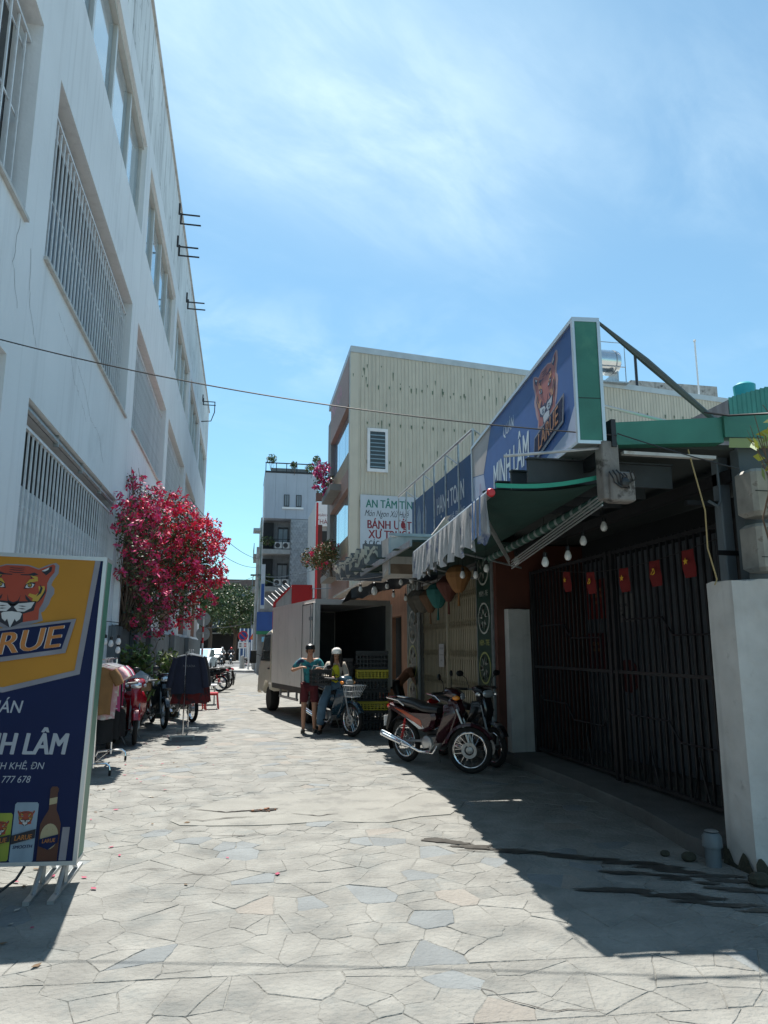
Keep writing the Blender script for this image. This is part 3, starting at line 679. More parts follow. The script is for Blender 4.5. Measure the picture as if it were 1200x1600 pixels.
aim(m4, (-2.02, 12.95), (-1.9, 11.78))
m5 = moto('black motorbike with a pale dusty front tyre parked between the two clothes racks', pain('dark_grey_paint', (.02, .022, .025)), rimc=alu)
aim(m5, (-1.78, 16.1), (-1.44, 14.98))
m6 = moto('nearer of the two black motorbikes parked tail to the alley beyond the red stool', pain('black_paint', (.012, .012, .014)), group='black motorbikes parked tail to the alley')
aim(m6, (-.72, 26.9), (-1.94, 27.15))
m7 = copy_tree(m6); aim(m7, (-.55, 28.6), (-1.8, 28.9), 'farther of the two black motorbikes parked tail to the alley beyond the red stool')
m8 = copy_tree(m6); aim(m8, (.35, 53), (1.4, 53.4), 'small dark motorbike parked by the power pole at the far corner'); del m8['group']
m9 = moto('black motorbike seen between the rack of jackets and the low wall', pain('black_paint', (.012, .012, .014)))
aim(m9, (-1.45, 17.2), (-.98, 16.1))

m10 = moto('black scooter tucked between the maroon motorbike and the menu strip', MATS['black_paint'], scooter=True, accent=blackp); aim(m10, (2.95, 10.55), (3.3, 9.45))
# ------------------------------------------------------------------ people
def skin(name, V, E_, m, parent, sub=1, smooth=True):
    # V: list of (x, y, z, rx[, ry])
    me = bpy.data.meshes.new(name); me.from_pydata([v[:3] for v in V], E_, []); o = bpy.data.objects.new('s', me); C.objects.link(o)
    md = o.modifiers.new('k', 'SKIN'); md.use_smooth_shade = True
    for i, v in enumerate(V): me.skin_vertices[0].data[i].radius = (v[3], v[4] if len(v) > 4 else v[3]); me.skin_vertices[0].data[i].use_root = (i == 0)
    s = o.modifiers.new('u', 'SUBSURF'); s.levels = sub; s.render_levels = sub
    dg = bpy.context.evaluated_depsgraph_get(); r_ = bpy.data.meshes.new_from_object(o.evaluated_get(dg)); bpy.data.objects.remove(o); bpy.data.meshes.remove(me)
    r_.name = name; r_.materials.clear(); r_.materials.append(m); return link(name, r_, parent)
skinm = mat('skin', (.42, .22, .14), .5, var=.1, vs=8)
hairm = mat('black_hair', (.012, .009, .008), .45, var=.3, vs=30)
def limb(*p): return list(p)
def person(label, loc, rz, J, skm=skinm, fingers=True):
    """J: dict of joints in local metres, facing -y."""
    t = thing('person', label, 'person', loc, rz)
    V = []; idx = {}; E_ = []
    def v(n, p, *r): idx[n] = len(V); V.append((*p, *r))
    v('pelvis', J['pelvis'], .105, .085); pe, ch, nk, hd = [Vector(J[k]) for k in ('pelvis', 'chest', 'neck', 'head')]
    v('waist', pe.lerp(ch, .5), .095, .075); v('chest', ch, .115, .085); v('neck', nk, .045); v('jaw', nk.lerp(hd, .45), .05, .055); v('head', hd, .074, .082); v('top', hd + Vector((0, .01, .07)), .055, .062)
    E_ += [(0, 1), (1, 2), (2, 3), (3, 4), (4, 5), (5, 6)]
    fv = (hd - nk).normalized()
    for s in 'lr':
        sh, el, wr_, hn = [Vector(J[k + s]) for k in ('shoulder', 'elbow', 'wrist', 'hand')]
        v('sh' + s, sh, .05); v('ua' + s, sh.lerp(el, .5), .04); v('el' + s, el, .034); v('fa' + s, el.lerp(wr_, .4), .033); v('wr' + s, wr_, .022); v('ha' + s, wr_.lerp(hn, .7), .03, .018)
        E_ += [(idx['chest'], idx['sh' + s]), (idx['sh' + s], idx['ua' + s]), (idx['ua' + s], idx['el' + s]), (idx['el' + s], idx['fa' + s]), (idx['fa' + s], idx['wr' + s]), (idx['wr' + s], idx['ha' + s])]
        d = (hn - wr_).normalized(); side = d.cross(Vector((0, 0, 1))).normalized(); dn = d.cross(side).normalized()
        if dn.z > 0: dn = -dn
        for k, (o_, ln) in enumerate(((-.026, .062), (-.009, .072), (.009, .068), (.025, .052))):
            b = wr_.lerp(hn, .72) + side * o_; v('f%d0' % k + s, b + d * .02, .0095); v('f%d1' % k + s, b + d * (ln * .6) + dn * .012, .0085); v('f%d2' % k + s, b + d * (ln * .75) + dn * .04, .0075)
            E_ += [(idx['ha' + s], idx['f%d0' % k + s]), (idx['f%d0' % k + s], idx['f%d1' % k + s]), (idx['f%d1' % k + s], idx['f%d2' % k + s])]
        q = 1 if s == 'l' else -1; b = wr_.lerp(hn, .35); v('t0' + s, b + side * .035 * q, .011); v('t1' + s, b + side * .05 * q + d * .03 + dn * .015, .009)
        E_ += [(idx['ha' + s], idx['t0' + s]), (idx['t0' + s], idx['t1' + s])]
        hp, kn, an, to = [Vector(J[k + s]) for k in ('hip', 'knee', 'ankle', 'toe')]
        v('hp' + s, hp, .085); v('th' + s, hp.lerp(kn, .5), .068); v('kn' + s, kn, .05); v('ca' + s, kn.lerp(an, .35), .05); v('an' + s, an, .032); v('he' + s, an + Vector((0, .02, -.045)), .03); v('to' + s, to, .032, .02)
        E_ += [(0, idx['hp' + s]), (idx['hp' + s], idx['th' + s]), (idx['th' + s], idx['kn' + s]), (idx['kn' + s], idx['ca' + s]), (idx['ca' + s], idx['an' + s]), (idx['an' + s], idx['he' + s]), (idx['he' + s], idx['to' + s])]
    body = skin('body', V, E_, skm, t)
    # face: nose, eyes, brows, mouth, ears on the front (-y) of the head
    f = Vector(J.get('face', (0, -1, -.15))).normalized(); rt = f.cross(Vector((0, 0, 1))).normalized(); up = rt.cross(f).normalized()
    fc = hd + f * .068 - up * .005
    part(MB().ball(fc + f * .016 - up * .012, (.012, .014, .018), 6, 5), 'nose', skm, body, True)
    mb = MB()
    for s in (-1, 1): mb.ball(fc + rt * s * .03 + up * .012 + f * .002, (.012, .008, .007), 6, 4)
    part(mb, 'eyes', hairm, body, True, kind='stuff')
    part(MB().ball(fc - up * .045 + f * .002, (.022, .008, .006), 6, 4), 'mouth', mat('lips', (.3, .08, .06), .5), body, True)
    for s in (-1, 1): part(MB().ball(hd + rt * s * .078 - up * .005, (.012, .018, .028), 6, 5), 'ear', skm, body, True)
    return t, body, hd, f, rt, up
def chain(pts, grow=1.0): return [(*p[:3], *[q * grow for q in p[3:]]) for p in pts], [(i, i + 1) for i in range(len(pts) - 1)]
J = dict(pelvis=(0, 0, .86), chest=(0, -.01, 1.22), neck=(0, -.02, 1.36), head=(0, -.06, 1.49), face=(.1, -1, -.45),
    shoulderl=(.17, 0, 1.33), elbowl=(.27, -.06, 1.1), wristl=(.16, -.26, 1.16), handl=(.08, -.31, 1.17),
    shoulderr=(-.17, 0, 1.33), elbowr=(-.34, -.08, 1.12), wristr=(-.2, -.28, 1.18), handr=(-.12, -.32, 1.2),
    hipl=(.085, 0, .83), kneel=(.1, -.02, .46), anklel=(.11, .04, .1), toel=(.12, -.1, .035),
    hipr=(-.085, 0, .83), kneer=(-.1, -.02, .46), ankler=(-.1, .02, .1), toer=(-.12, -.12, .035))
def top(t, J, m, sleeve=.6, name='shirt', grow=1, low=-.1):
    pe, ch = Vector(J['pelvis']), Vector(J['chest'])
    V = [(*(pe + Vector((0, 0, low))), .125 * grow, .1 * grow), (*pe.lerp(ch, .5), .118 * grow, .098 * grow), (*ch, .135 * grow, .105 * grow), (*(ch.lerp(Vector(J['neck']), .55)), .08, .07)]; E_ = [(0, 1), (1, 2), (2, 3)]
    for s in 'lr':
        sh, el, wr_ = Vector(J['shoulder' + s]), Vector(J['elbow' + s]), Vector(J['wrist' + s]); n = len(V)
        V.append((*sh, .064)); V.append((*sh.lerp(el, min(sleeve, 1)), .058)); E_ += [(2, n), (n, n + 1)]
        if sleeve > 1: V.append((*el.lerp(wr_, .5), .045)); V.append((*el.lerp(wr_, .9), .04)); E_ += [(n + 1, n + 2), (n + 2, n + 3)]
    return skin(name, V, E_, m, t)
def bottoms(t, J, m, to=.8, name='shorts', flare=1.0):
    V = [(*J['pelvis'], .122, .1)]; E_ = []
    for s in 'lr':
        hp, kn, an = Vector(J['hip' + s]), Vector(J['knee' + s]), Vector(J['ankle' + s]); n = len(V)
        V.append((*hp, .1)); V.append((*hp.lerp(kn, .5), .09)); V.append((*hp.lerp(kn, min(1, to)), .078 * flare)); E_ += [(0, n), (n, n + 1), (n + 1, n + 2)]
        if to > 1: V.append((*kn.lerp(an, .5), .07 * flare)); V.append((*kn.lerp(an, to - 1), .065 * flare)); E_ += [(n + 2, n + 3), (n + 3, n + 4)]
    return skin(name, V, E_, m, t)
def shoes(t, J, m):
    for s in 'lr':
        a, b = Vector(J['ankle' + s]), Vector(J['toe' + s]); f = (b - a); f.z = 0; f.normalize(); h = Vector((a.x, a.y, .02)) - f * .05
        part(MB().tube([h, h.lerp(b, .5), Vector((b.x, b.y, .02)) + f * .05], [.035, .045, .035], 8), 'sandal', m, t, True)
tealm = mat('teal_print_shirt', (.02, .2, .22), .8, var=.3, vs=14, c2=(.02, .035, .09), t2=.5, s2=9)
p1, bd, hd, f, rt, up = person('boy in a dark cap, teal printed shirt and maroon shorts standing behind the blue motorbike', (1.27, 13.86, .006), 0, J)
top(p1, J, tealm, .85); bottoms(p1, J, mat('maroon_cloth', (.09, .01, .015), .85, var=.2), .85, flare=1.25); shoes(p1, J, blackp)
hat = part(MB(Matrix.Translation(hd + Vector((0, .01, .045)))).lathe([(.088, -.02), (.092, .01), (.08, .055), (.045, .08), (0, .085)], n=18).prism([(p[0] * 1.0, p[1] - .075) for p in circ(0, 0, .085, 16, .075)], -.022, -.012), 'cap', blackp, p1, True)
part(MB().ball(hd + Vector((0, .03, .0)), (.078, .075, .08), 12, 8), 'hair', hairm, p1, True)
Jw = dict(pelvis=(0, .05, .86), chest=(0, -.02, 1.15), neck=(0, -.04, 1.29), head=(.01, -.09, 1.41), face=(.1, -1, -.55),
    shoulderl=(.15, -.02, 1.24), elbowl=(.21, -.08, 1.02), wristl=(.14, -.28, 1.0), handl=(.08, -.34, 1.02),
    shoulderr=(-.15, -.02, 1.24), elbowr=(-.23, -.06, 1.02), wristr=(-.1, -.27, 1.0), handr=(-.04, -.34, 1.02),
    hipl=(.09, .03, .84), kneel=(.24, -.22, .62), anklel=(.26, -.1, .3), toel=(.27, -.24, .27),
    hipr=(-.1, .03, .84), kneer=(-.24, -.12, .52), ankler=(-.28, -.02, .1), toer=(-.3, -.14, .035))
p2, bd, hd, f, rt, up = person('woman in a white cap, yellow top and wide jeans astride the blue motorbike', (1.74, 13.66, .006), R(-6), Jw)
jean = mat('blue_denim', (.09, .16, .23), .85, var=.2, vs=9)
bottoms(p2, Jw, jean, 1.9, 'jeans', 1.25); shoes(p2, Jw, blackp)
yel = mat('yellow_cloth', (.6, .55, .02), .8, var=.1)
pe, ch = Vector(Jw['pelvis']), Vector(Jw['chest'])
top(p2, Jw, mat('cream_cardigan', (.45, .4, .34), .9, var=.15), 1.6, 'cardigan')
skin('yellow_top', [(*(pe + Vector((0, -.035, 0))), .105, .09), (*(pe.lerp(ch, .5) + Vector((0, -.05, 0))), .1, .075), (*(ch + Vector((0, -.05, .02))), .085, .07), (*(ch + Vector((0, -.03, .1))), .05, .05)], [(0, 1), (1, 2), (2, 3)], yel, p2)
mb = MB(frame((0, -.152, 1.0), (1, 0, 0))); mb.tube([(.05 * math.cos(R(a)), .05 * math.sin(R(a)), 0) for a in range(40, 330, 20)], .009, 5); part(mb, 'shirt_print', blackp, p2)
part(MB(Matrix.Translation(hd + Vector((0, .01, .05)))).lathe([(.09, -.03), (.095, .0), (.084, .05), (.045, .082), (0, .088)], n=18).prism([(p[0], p[1] - .085) for p in circ(0, 0, .07, 16, .075)], -.03, -.02), 'cap', mat('white_cap_cloth', (.75, .74, .7), .8), p2, True)
part(MB().ball(hd + Vector((0, .035, -.01)), (.085, .075, .095), 12, 8).tube([hd + Vector((.07, .0, -.0)), hd + Vector((.085, -.01, -.12)), hd + Vector((.09, -.03, -.22))], [.035, .04, .015], 8).tube([hd + Vector((-.07, .0, -.0)), hd + Vector((-.085, -.01, -.12)), hd + Vector((-.09, -.03, -.22))], [.035, .04, .015], 8), 'hair', hairm, p2, True)
Jb = dict(J); Jb.update(pelvis=(0, .1, .8), chest=(0, -.22, 1.02), neck=(0, -.34, 1.12), head=(0, -.44, 1.16), face=(0, -1, -.8), shoulderl=(.17, -.26, 1.1), shoulderr=(-.17, -.26, 1.1), elbowl=(.22, -.38, .86), elbowr=(-.22, -.38, .86), wristl=(.16, -.5, .66), handl=(.14, -.54, .6), wristr=(-.16, -.5, .66), handr=(-.14, -.54, .6), hipl=(.09, .08, .78), hipr=(-.09, .08, .78))
p3, bd, hd, f, rt, up = person('person in a brown shirt bending forward in the shade behind the stack of crates', (3.35, 15.4, .006), R(60), Jb)
top(p3, Jb, mat('brown_cloth', (.22, .1, .055), .85, var=.2), .8); bottoms(p3, Jb, blackp, 1.9, 'trousers', 1.1); shoes(p3, Jb, blackp)
part(MB().ball(hd + Vector((0, .02, .03)), (.085, .09, .085), 12, 8), 'hair', hairm, p3, True)
# far riders crossing the street
Jr = dict(J); Jr.update(pelvis=(0, .1, .86), chest=(0, .05, 1.18), neck=(0, .03, 1.33), head=(0, 0, 1.47), elbowl=(.3, -.15, 1.05), elbowr=(-.3, -.15, 1.05), wristl=(.28, -.35, 1.02), wristr=(-.28, -.35, 1.02), handl=(.27, -.42, 1.02), handr=(-.27, -.42, 1.02), hipl=(.1, .08, .83), hipr=(-.1, .08, .83), kneel=(.2, -.28, .62), kneer=(-.2, -.28, .62), anklel=(.18, -.1, .32), ankler=(-.18, -.1, .32), toel=(.18, -.22, .27), toer=(-.18, -.22, .27))
for i, (x, y, lab, lb2, sc_) in enumerate(((-1.75, 68, 'rider in a pale shirt and helmet coming down the far street, left of the two', 'motorbike under the rider in the pale shirt on the far street', white), (-1.0, 72, 'rider in dark clothes on the far street, right of the two', 'motorbike under the rider in dark clothes on the far street', blackp))):
    o = copy_tree(m6); del o['group']; place(o, (x, y, 0), R(-90), lb2)
    pr_, bd, hd, f, rt, up = person(lab, (x, y, 0), 0, Jr); top(pr_, Jr, mat('pale_shirt' if i == 0 else 'dark_shirt', (.4, .4, .4) if i == 0 else (.04, .05, .07), .9), 1.6); bottoms(pr_, Jr, blackp, 1.9, 'trousers'); shoes(pr_, Jr, blackp)
    part(MB().ball(hd + Vector((0, .01, .03)), (.11, .12, .11), 12, 8), 'helmet', sc_ if i == 0 else redp, pr_, True)

# ------------------------------------------------------------------ left light box sign
navy = mat('navy_print', (.004, .011, .055), .6, spec=.25, var=.1, vs=4); orangep = mat('amber_print', (.42, .18, .007), .5, var=.1, vs=2)
printred = mat('brick_red_print', (.32, .045, .02), .4); printwhite = mat('white_print', (.5, .49, .49), .4); printgrey = mat('silver_print', (.22, .21, .24), .4, var=.2, vs=5)
printyel = mat('yellow_print', (.42, .27, .035), .4); printblack = mat('black_print', (.012, .012, .02), .4); lorange = mat('letter_orange', (.42, .15, .03), .4); lgreyt = mat('grey_lettering', (.34, .36, .4), .5)
def emblem(parent, F, u, v, s, name='tiger_emblem', dim=None):
    # s = metres per unit; coordinates are (x, y down) about the nose line
    pals = dim or [printgrey, printred, printwhite, printblack, printyel]
    mb = wm(parent, F @ Matrix.Translation((u, v, 0)))
    def P(mi, lay, pts, mirror=True, both=False):
        mb.m = mi
        pts = [(x * s, -y * s) for x, y in pts]; z0, z1 = .002 + lay * .0012, .003 + lay * .0012
        if both:
            pts = pts + [(-x, y) for x, y in pts[::-1]]; mb.prism(pts, z0, z1)
        else:
            mb.prism(pts, z0, z1)
            if mirror: mb.prism([(-x, y) for x, y in pts][::-1], z0, z1)
    sil = [(0, 175), (120, 178), (235, 215), (330, 165), (410, 140), (450, 170), (450, 260), (400, 350), (385, 400), (425, 440), (428, 500), (400, 545), (385, 620), (340, 700), (310, 720), (340, 810), (0, 930)]
    P(0, 0, sil, both=True)
    P(1, 1, [(0, 190), (120, 192), (232, 228), (320, 190), (385, 158), (408, 175), (405, 250), (360, 320), (340, 380), (345, 470), (320, 600), (285, 680), (290, 800), (0, 860)], both=True)
    P(3, 2, [(262, 245), (340, 195), (375, 185), (372, 240), (320, 290)]); P(2, 3, [(265, 242), (345, 196), (335, 225), (300, 245)])
    for yy in (212, 235, 262): P(3, 2, [(-70, yy), (-30, yy + 5), (30, yy + 5), (70, yy), (90, yy + 4), (30, yy + 14), (-30, yy + 14), (-90, yy + 4)], mirror=False)
    P(3, 2, [(40, 290), (130, 285), (190, 262), (235, 285), (190, 300), (160, 340), (150, 300), (50, 300)]); P(4, 3, [(150, 300), (230, 310), (240, 360), (180, 375), (110, 400), (150, 345), (200, 335)])
    P(3, 3, [(95, 455), (110, 405), (160, 375), (215, 385), (205, 430), (150, 450)]); P(2, 4, [(112, 440), (125, 405), (165, 388), (205, 400), (190, 435), (140, 445)]); P(3, 5, circ(158, 412, 26, 10)); P(4, 6, circ(158, 410, 17, 10)); P(3, 7, circ(158, 410, 7, 8))
    P(4, 2, [(250, 420), (315, 415), (330, 480), (290, 560), (250, 600), (200, 610), (205, 560), (150, 530), (165, 505), (230, 520), (265, 490)])
    for q in (((265, 400), (300, 440), (285, 500), (240, 540), (262, 490), (275, 440)), ((330, 430), (338, 490), (300, 560), (255, 620), (280, 560), (315, 490)), ((120, 520), (160, 560), (200, 600), (170, 605), (130, 570))): P(3, 3, q)
    P(3, 2, [(-22, 650), (-60, 600), (-72, 520), (-50, 590), (0, 612), (50, 590), (72, 520), (60, 600), (22, 650)], mirror=False)
    P(3, 2, [(0, 640), (60, 600), (250, 590), (230, 700), (120, 740), (130, 830), (0, 900)], both=True)
    P(2, 3, [(15, 665), (60, 625), (140, 615), (230, 600), (200, 670), (130, 715), (60, 715)]); P(2, 3, [(0, 715), (90, 725), (110, 740), (95, 800), (60, 830), (40, 800), (20, 850), (0, 905)], both=True)
    for yy in (650, 680): P(3, 4, [(60, yy), (110, yy - 2), (150, yy + 6), (105, yy + 10)])
    return part(mb, name, pals, parent)
def logo_plate(parent, F, u, v, s, word='LARUE', lu=0, lx=.92):
    T = F @ Matrix.Translation((u, v, 0))
    sk = .17
    def q(pts, z0, z1, m, nm):
        return part(wm(parent, T).prism([(x * s, (y + x * sk) * s) for x, y in pts], z0, z1), nm, m, parent)
    q([(-.56, -.155), (.5, -.155), (.56, .135), (-.5, .135)], .012, .016, printgrey, 'plate_rim'); q([(-.53, -.115), (.465, -.115), (.52, .112), (-.475, .112)], .0162, .018, navy, 'plate')
    text(word, .265 * s, printwhite, parent, T, lu, -.087 * s, .019, lx, 'CENTER', .03, .12, skew=sk); text(word, .265 * s, lorange, parent, T, lu, -.087 * s, .0205, lx, 'CENTER', .014, .12, skew=sk)
sg = thing('light_box_sign', 'tall blue and orange beer light box with a tiger head standing on the left edge', 'sign', (-1.6, 5.49, 0))
MW[sg.name] = Matrix.Translation((-1.6, 5.49, 0)); tilt = R(1.6); sg.rotation_euler = (0, tilt, 0); MW[sg.name] = MW[sg.name] @ Matrix.Rotation(tilt, 4, 'Y')
W2 = .575
FS = MW[sg.name] @ frame((0, -.14, 0), (1, 0, 0))
part(wm(sg, FS).box((-W2, .17, -.22), (W2, 2.19, 0)), 'box_body', greenp, sg)
for a, b in (((-W2 - .004, .165, -.224), (W2 + .004, .19, .006)), ((-W2 - .004, 2.17, -.224), (W2 + .004, 2.197, .006)), ((-W2 - .004, .19, -.03), (-W2 + .022, 2.17, .006)), ((W2 - .022, .19, -.03), (W2 + .004, 2.17, .006))): part(wm(sg, FS).box(a, b), 'edge_trim', alu, sg)
part(wm(sg, FS).box((-W2 + .022, .19, .0005), (W2 - .022, 2.17, .0015)), 'face_print', navy, sg)
U = lambda px: px
op = part(wm(sg, FS).quad((-W2 + .022, 1.315, .002), (0, 1.29, .002), (.44, 1.41, .002), (.50, 2.17, .002), (-W2 + .022, 2.17, .002)), 'print_upper', orangep, sg)
part(wm(sg, FS).prism([(-W2 + .022, 1.285), (0, 1.255), (.475, 1.385), (.535, 2.17), (.50, 2.17), (.44, 1.41), (0, 1.29), (-W2 + .022, 1.315)], .002, .006), 'silver_band', printgrey, sg)
emblem(sg, FS, -.005, 2.225, .0006)
logo_plate(sg, FS, -.02, 1.58, .78, lu=.02, lx=1.08)
text('QUÁN', .115, lgreyt, sg, FS, .13, 1.125, xs=.85, align='RIGHT', shear=.2, bold=.01)
text('MINH LÂM', .195, lgreyt, sg, FS, .44, .86, xs=.74, align='RIGHT', shear=.16, bold=.03)
text('THANH KHÊ, ĐN', .062, lgreyt, sg, FS, .31, .765, xs=.9, align='RIGHT', shear=.2); text('0763 777 678', .062, lgreyt, sg, FS, .235, .68, xs=.88, align='RIGHT', shear=.2)
# the printed cans and bottle at its foot
canm = mat('can_silver_print', (.2, .26, .32), .4, var=.25, vs=9, sx=(1, 1, .1)); cang = mat('can_green_print', (.22, .25, .03), .4, var=.3, vs=9, sx=(1, 1, .1)); btl = mat('bottle_brown_print', (.07, .022, .012), .4, var=.4, vs=7, sx=(1, 1, .2)); labm = mat('label_cream_print', (.36, .3, .18), .4)
def can(u, v, w_, h, m, name='can_print'):
    c = part(wm(sg, FS).prism([(u - w_, v), (u - w_ * .9, v - .012), (u + w_ * .9, v - .012), (u + w_, v), (u + w_, v + h), (u + w_ * .85, v + h + .012), (u - w_ * .85, v + h + .012), (u - w_, v + h)], .002, .004), name, m, sg)
    part(wm(c, FS).prism([(u - w_, v + h * .45), (u + w_, v + h * .56), (u + w_, v + h * .40), (u - w_, v + h * .29)], .0135, .0145), 'can_band', printblack, c)
    emblem(c, FS, u, v + h * .95, .00013, 'can_emblem'); text('LARUE', .042, lorange, c, FS, u, v + h * .375, .016, .85, 'CENTER', .02, .1, skew=.08)
    return c
can(.085, .21, .07, .27, cang); c = can(.235, .2, .072, .345, canm); text('SMOOTH', .028, navy, c, FS, .235, .275, .006, 1, 'CENTER', .02, .2, skew=.05)
can(-.08, .21, .07, .27, cang)
FSo = FS; FS = FS @ Matrix.Translation((.085, 0, 0))
c = part(wm(sg, FS).prism([(.245, .195), (.37, .195), (.372, .42), (.355, .47), (.335, .51), (.333, .61), (.338, .64), (.325, .655), (.295, .655), (.285, .64), (.288, .51), (.262, .46), (.245, .42)], .005, .007), 'bottle_print', btl, sg)
part(wm(c, FS).prism(circ(.308, .345, .055, 20, .08), .0072, .009), 'bottle_label', labm, c); part(wm(c, FS).prism([(.25, .33), (.366, .36), (.366, .31), (.31, .265), (.25, .29)], .0165, .0175), 'label_band', navy, c)
part(wm(c, FS).prism([(.288, .54), (.334, .55), (.335, .59), (.287, .58)], .0072, .0085), 'neck_label', labm, c)
emblem(c, FS, .308, .435, .00011, 'bottle_emblem'); text('LARUE', .034, lorange, c, FS, .309, .31, .018, .8, 'CENTER', .02, .1, skew=.1)
FS = FSo
part(wm(sg, FS).quad((.465, .195, .003), (.51, .195, .003), (.515, .40, .003), (.47, .40, .003)), 'print_streak', printgrey, sg)
for x in (-.42, .36, .5):
    mb = MB(); mb.box((x - .02, -.42, .0), (x + .02, .42, .035)); mb.tube([(x, -.28, .03), (x, -.06, .19)], .016, 4); mb.tube([(x, .28, .03), (x, .06, .19)], .016, 4); mb.tube([(x + .0, -.05, .02), (x, -.05, .2)], .016, 4); part(mb, 'foot_frame', steel, sg)
solo(MB().tube([(-1.32, 5.3, .17), (-1.36, 5.28, .1), (-1.46, 5.22, .03), (-1.75, 5.15, .02), (-2.2, 5.1, .02)], .009, 6), 'power_cable', blackp, 'thin black cable trailing on the stones under the tall beer light box', 'cable', smooth=True)

# ------------------------------------------------------------------ clothes racks and clothes
def rack(label, y0, y1, x, z, half=.2, castor=True):
    t = thing('clothes_rack', label, 'clothes rack', (x, (y0 + y1) / 2, 0.004), 0, 'clothes racks on the left')
    part(wm(t).tube([(x, y0, .1), (x, y0, z), (x, y1, z), (x, y1, .1)], .012, 8), 'rail', chrome, t, True)
    for y in (y0, y1):
        if castor: part(wm(t).tube([(x - half, y, .07), (x - half + .03, y, .13), (x, y, .15), (x + half - .05, y, .15), (x + half - .01, y, .12), (x + half, y, .07)], .012, 8), 'foot', chrome, t, True)
        else: part(wm(t).box((x - half, y - .015, .06), (x + half, y + .015, .085)).box((x - half, y - .015, .004), (x - half + .025, y + .015, .06)).box((x + half - .025, y - .015, .004), (x + half, y + .015, .06)), 'foot', steel, t)
        for s in (-1, 1):
            if castor: part(wm(t).lathe([(.015, -.014), (.032, -.012), (.032, .012), (.015, .014)], (x + s * half, y, .036), 'x', 12), 'castor', rubber, t, True)
    part(wm(t).tube([(x, y0, .16 if castor else .2), (x, y1, .16 if castor else .2)], .01, 6), 'lower_rail', chrome, t)
    return t
def garment(x, y, z, wd, ln, m, name, label, cat, tilt=0, sleeve=.16, rgs=1, neck=True, folds=.012, group=None, depth=.05, taper=.9):
    # hung from a hanger: front and back cloth with folds, shoulders, sleeves
    rr = random.Random(rgs); t = thing(name, label, cat, (x, y, z), tilt, group)
    mb = MB(); nu, nv = 14, 10; ph = rr.uniform(0, 6)
    for side in (-1, 1):
        g_ = []
        for j in range(nv + 1):
            v = j / nv
            for i in range(nu + 1):
                q = i / nu * 2 - 1; w_ = wd / 2 * (.93 + (taper - .93) * v + .03 * math.sin(v * 5 + ph)); drop = .07 * abs(q) ** 1.3 * (1 - v) + ln * v
                nk_ = .03 if (neck and abs(q) < .2 and j == 0) else 0
                d = side * (depth * (1 - abs(q) ** 3) * (.55 + .5 * v) + folds * v * math.sin(q * 9 + ph + side))
                g_.append((q * w_, d, -.03 - drop - nk_ - .008 * math.sin(q * 6 + ph) * v))
        mb.add(g_, [((j * (nu + 1) + i), (j * (nu + 1) + i + 1), ((j + 1) * (nu + 1) + i + 1), ((j + 1) * (nu + 1) + i)) for j in range(nv) for i in range(nu)])
    part(mb, 'cloth', m, t, 2)
    if sleeve:
        for s in (-1, 1):
            a = Vector((s * wd * .42, 0, -.09)); b = a + Vector((s * .1, -.01, -sleeve)); part(MB().tube([a, a.lerp(b, .5) + Vector((s * .01, 0, 0)), b], [.055, .062, .058], 10), 'sleeve', m, t, True)
    part(MB().tube([(-wd * .4, 0, -.06), (0, 0, -.015), (wd * .4, 0, -.06)], .006, 5).tube([(0, 0, -.015), (0, 0, .03), (.012, 0, .05), (0, 0, .06)], .003, 4), 'hanger', white, t)
    return t
def cloth(n, c, **k): return mat(n, c, .88, var=.15, vs=8, bump=.2, bs=60, **k)
rack('chrome clothes rack on castors with a brown shirt in front, nearest the light box', 9.72, 10.95, -1.74, 1.4)
rack('plain metal clothes rack holding dark jackets, farther up the alley', 13.1, 14.3, -.94, 1.47, .2, False)
gr = 'clothes hanging on the nearest rack'
garment(-1.79, 9.82, 1.35, .44, .6, cloth('brown_cloth_a', (.24, .12, .045)), 'hanging_shirt', 'brown short sleeved t-shirt at the front of the nearest rack', 'shirt', 0, .17, 1, group=gr)
garment(-1.76, 9.92, 1.35, .46, .66, cloth('pink_white_cloth', (.55, .3, .33), c2=(.6, .58, .56), t2=.5, s2=9), 'hanging_shirt', 'pink and white patterned shirt hanging just behind the brown t-shirt', 'shirt', 0, .1, 2, group=gr)
for i, (y, m_, lb) in enumerate(((10.05, cloth('white_cloth', (.62, .6, .6)), 'white long shirt hanging third on the nearest rack'), (10.18, cloth('yellow_white_print', (.6, .58, .5), c2=(.55, .42, .03), t2=.52, s2=11), 'white shirt with yellow print on the nearest rack'), (10.32, cloth('hot_pink_cloth', (.42, .06, .18)), 'bright pink dress hanging behind the yellow print shirt'), (10.45, cloth('black_cloth', (.012, .012, .014)), 'black shirt hanging behind the pink dress on the nearest rack'), (10.58, cloth('lilac_cloth', (.5, .46, .56)), 'pale lilac blouse hanging near the far end of the nearest rack'), (10.72, cloth('magenta_cloth', (.3, .02, .07)), 'dark magenta dress last on the nearest rack'))):
    garment(-1.74 - .004 * i, y, 1.36, .4, [.5, .4, .82, .75, .36, .8][i], m_, 'hanging_dress' if i in (2, 5) else 'hanging_shirt', lb, 'clothes', 0, .12, 3 + i, group=gr)
for i, y in enumerate((9.95, 10.25, 10.55)):
    garment(-1.78 + .03 * i, y, .82, .42, .42, cloth('black_cloth', (.012, .012, .014)), 'hanging_trousers', ['front black folded trousers on the low bar of the nearest rack', 'middle black trousers on the low bar of the nearest rack', 'rear black trousers on the low bar of the nearest rack'][i], 'trousers', 0, 0, 20 + i, False, group='black trousers on the low bar', taper=1.05)
solo(MB().tube([(-1.82, 9.85, .86), (-1.7, 10.75, .86)], .008, 6), 'rack_bar', chrome, 'low chrome bar carrying the black trousers on the nearest rack', 'bar')
gj = 'dark jackets on the far rack'
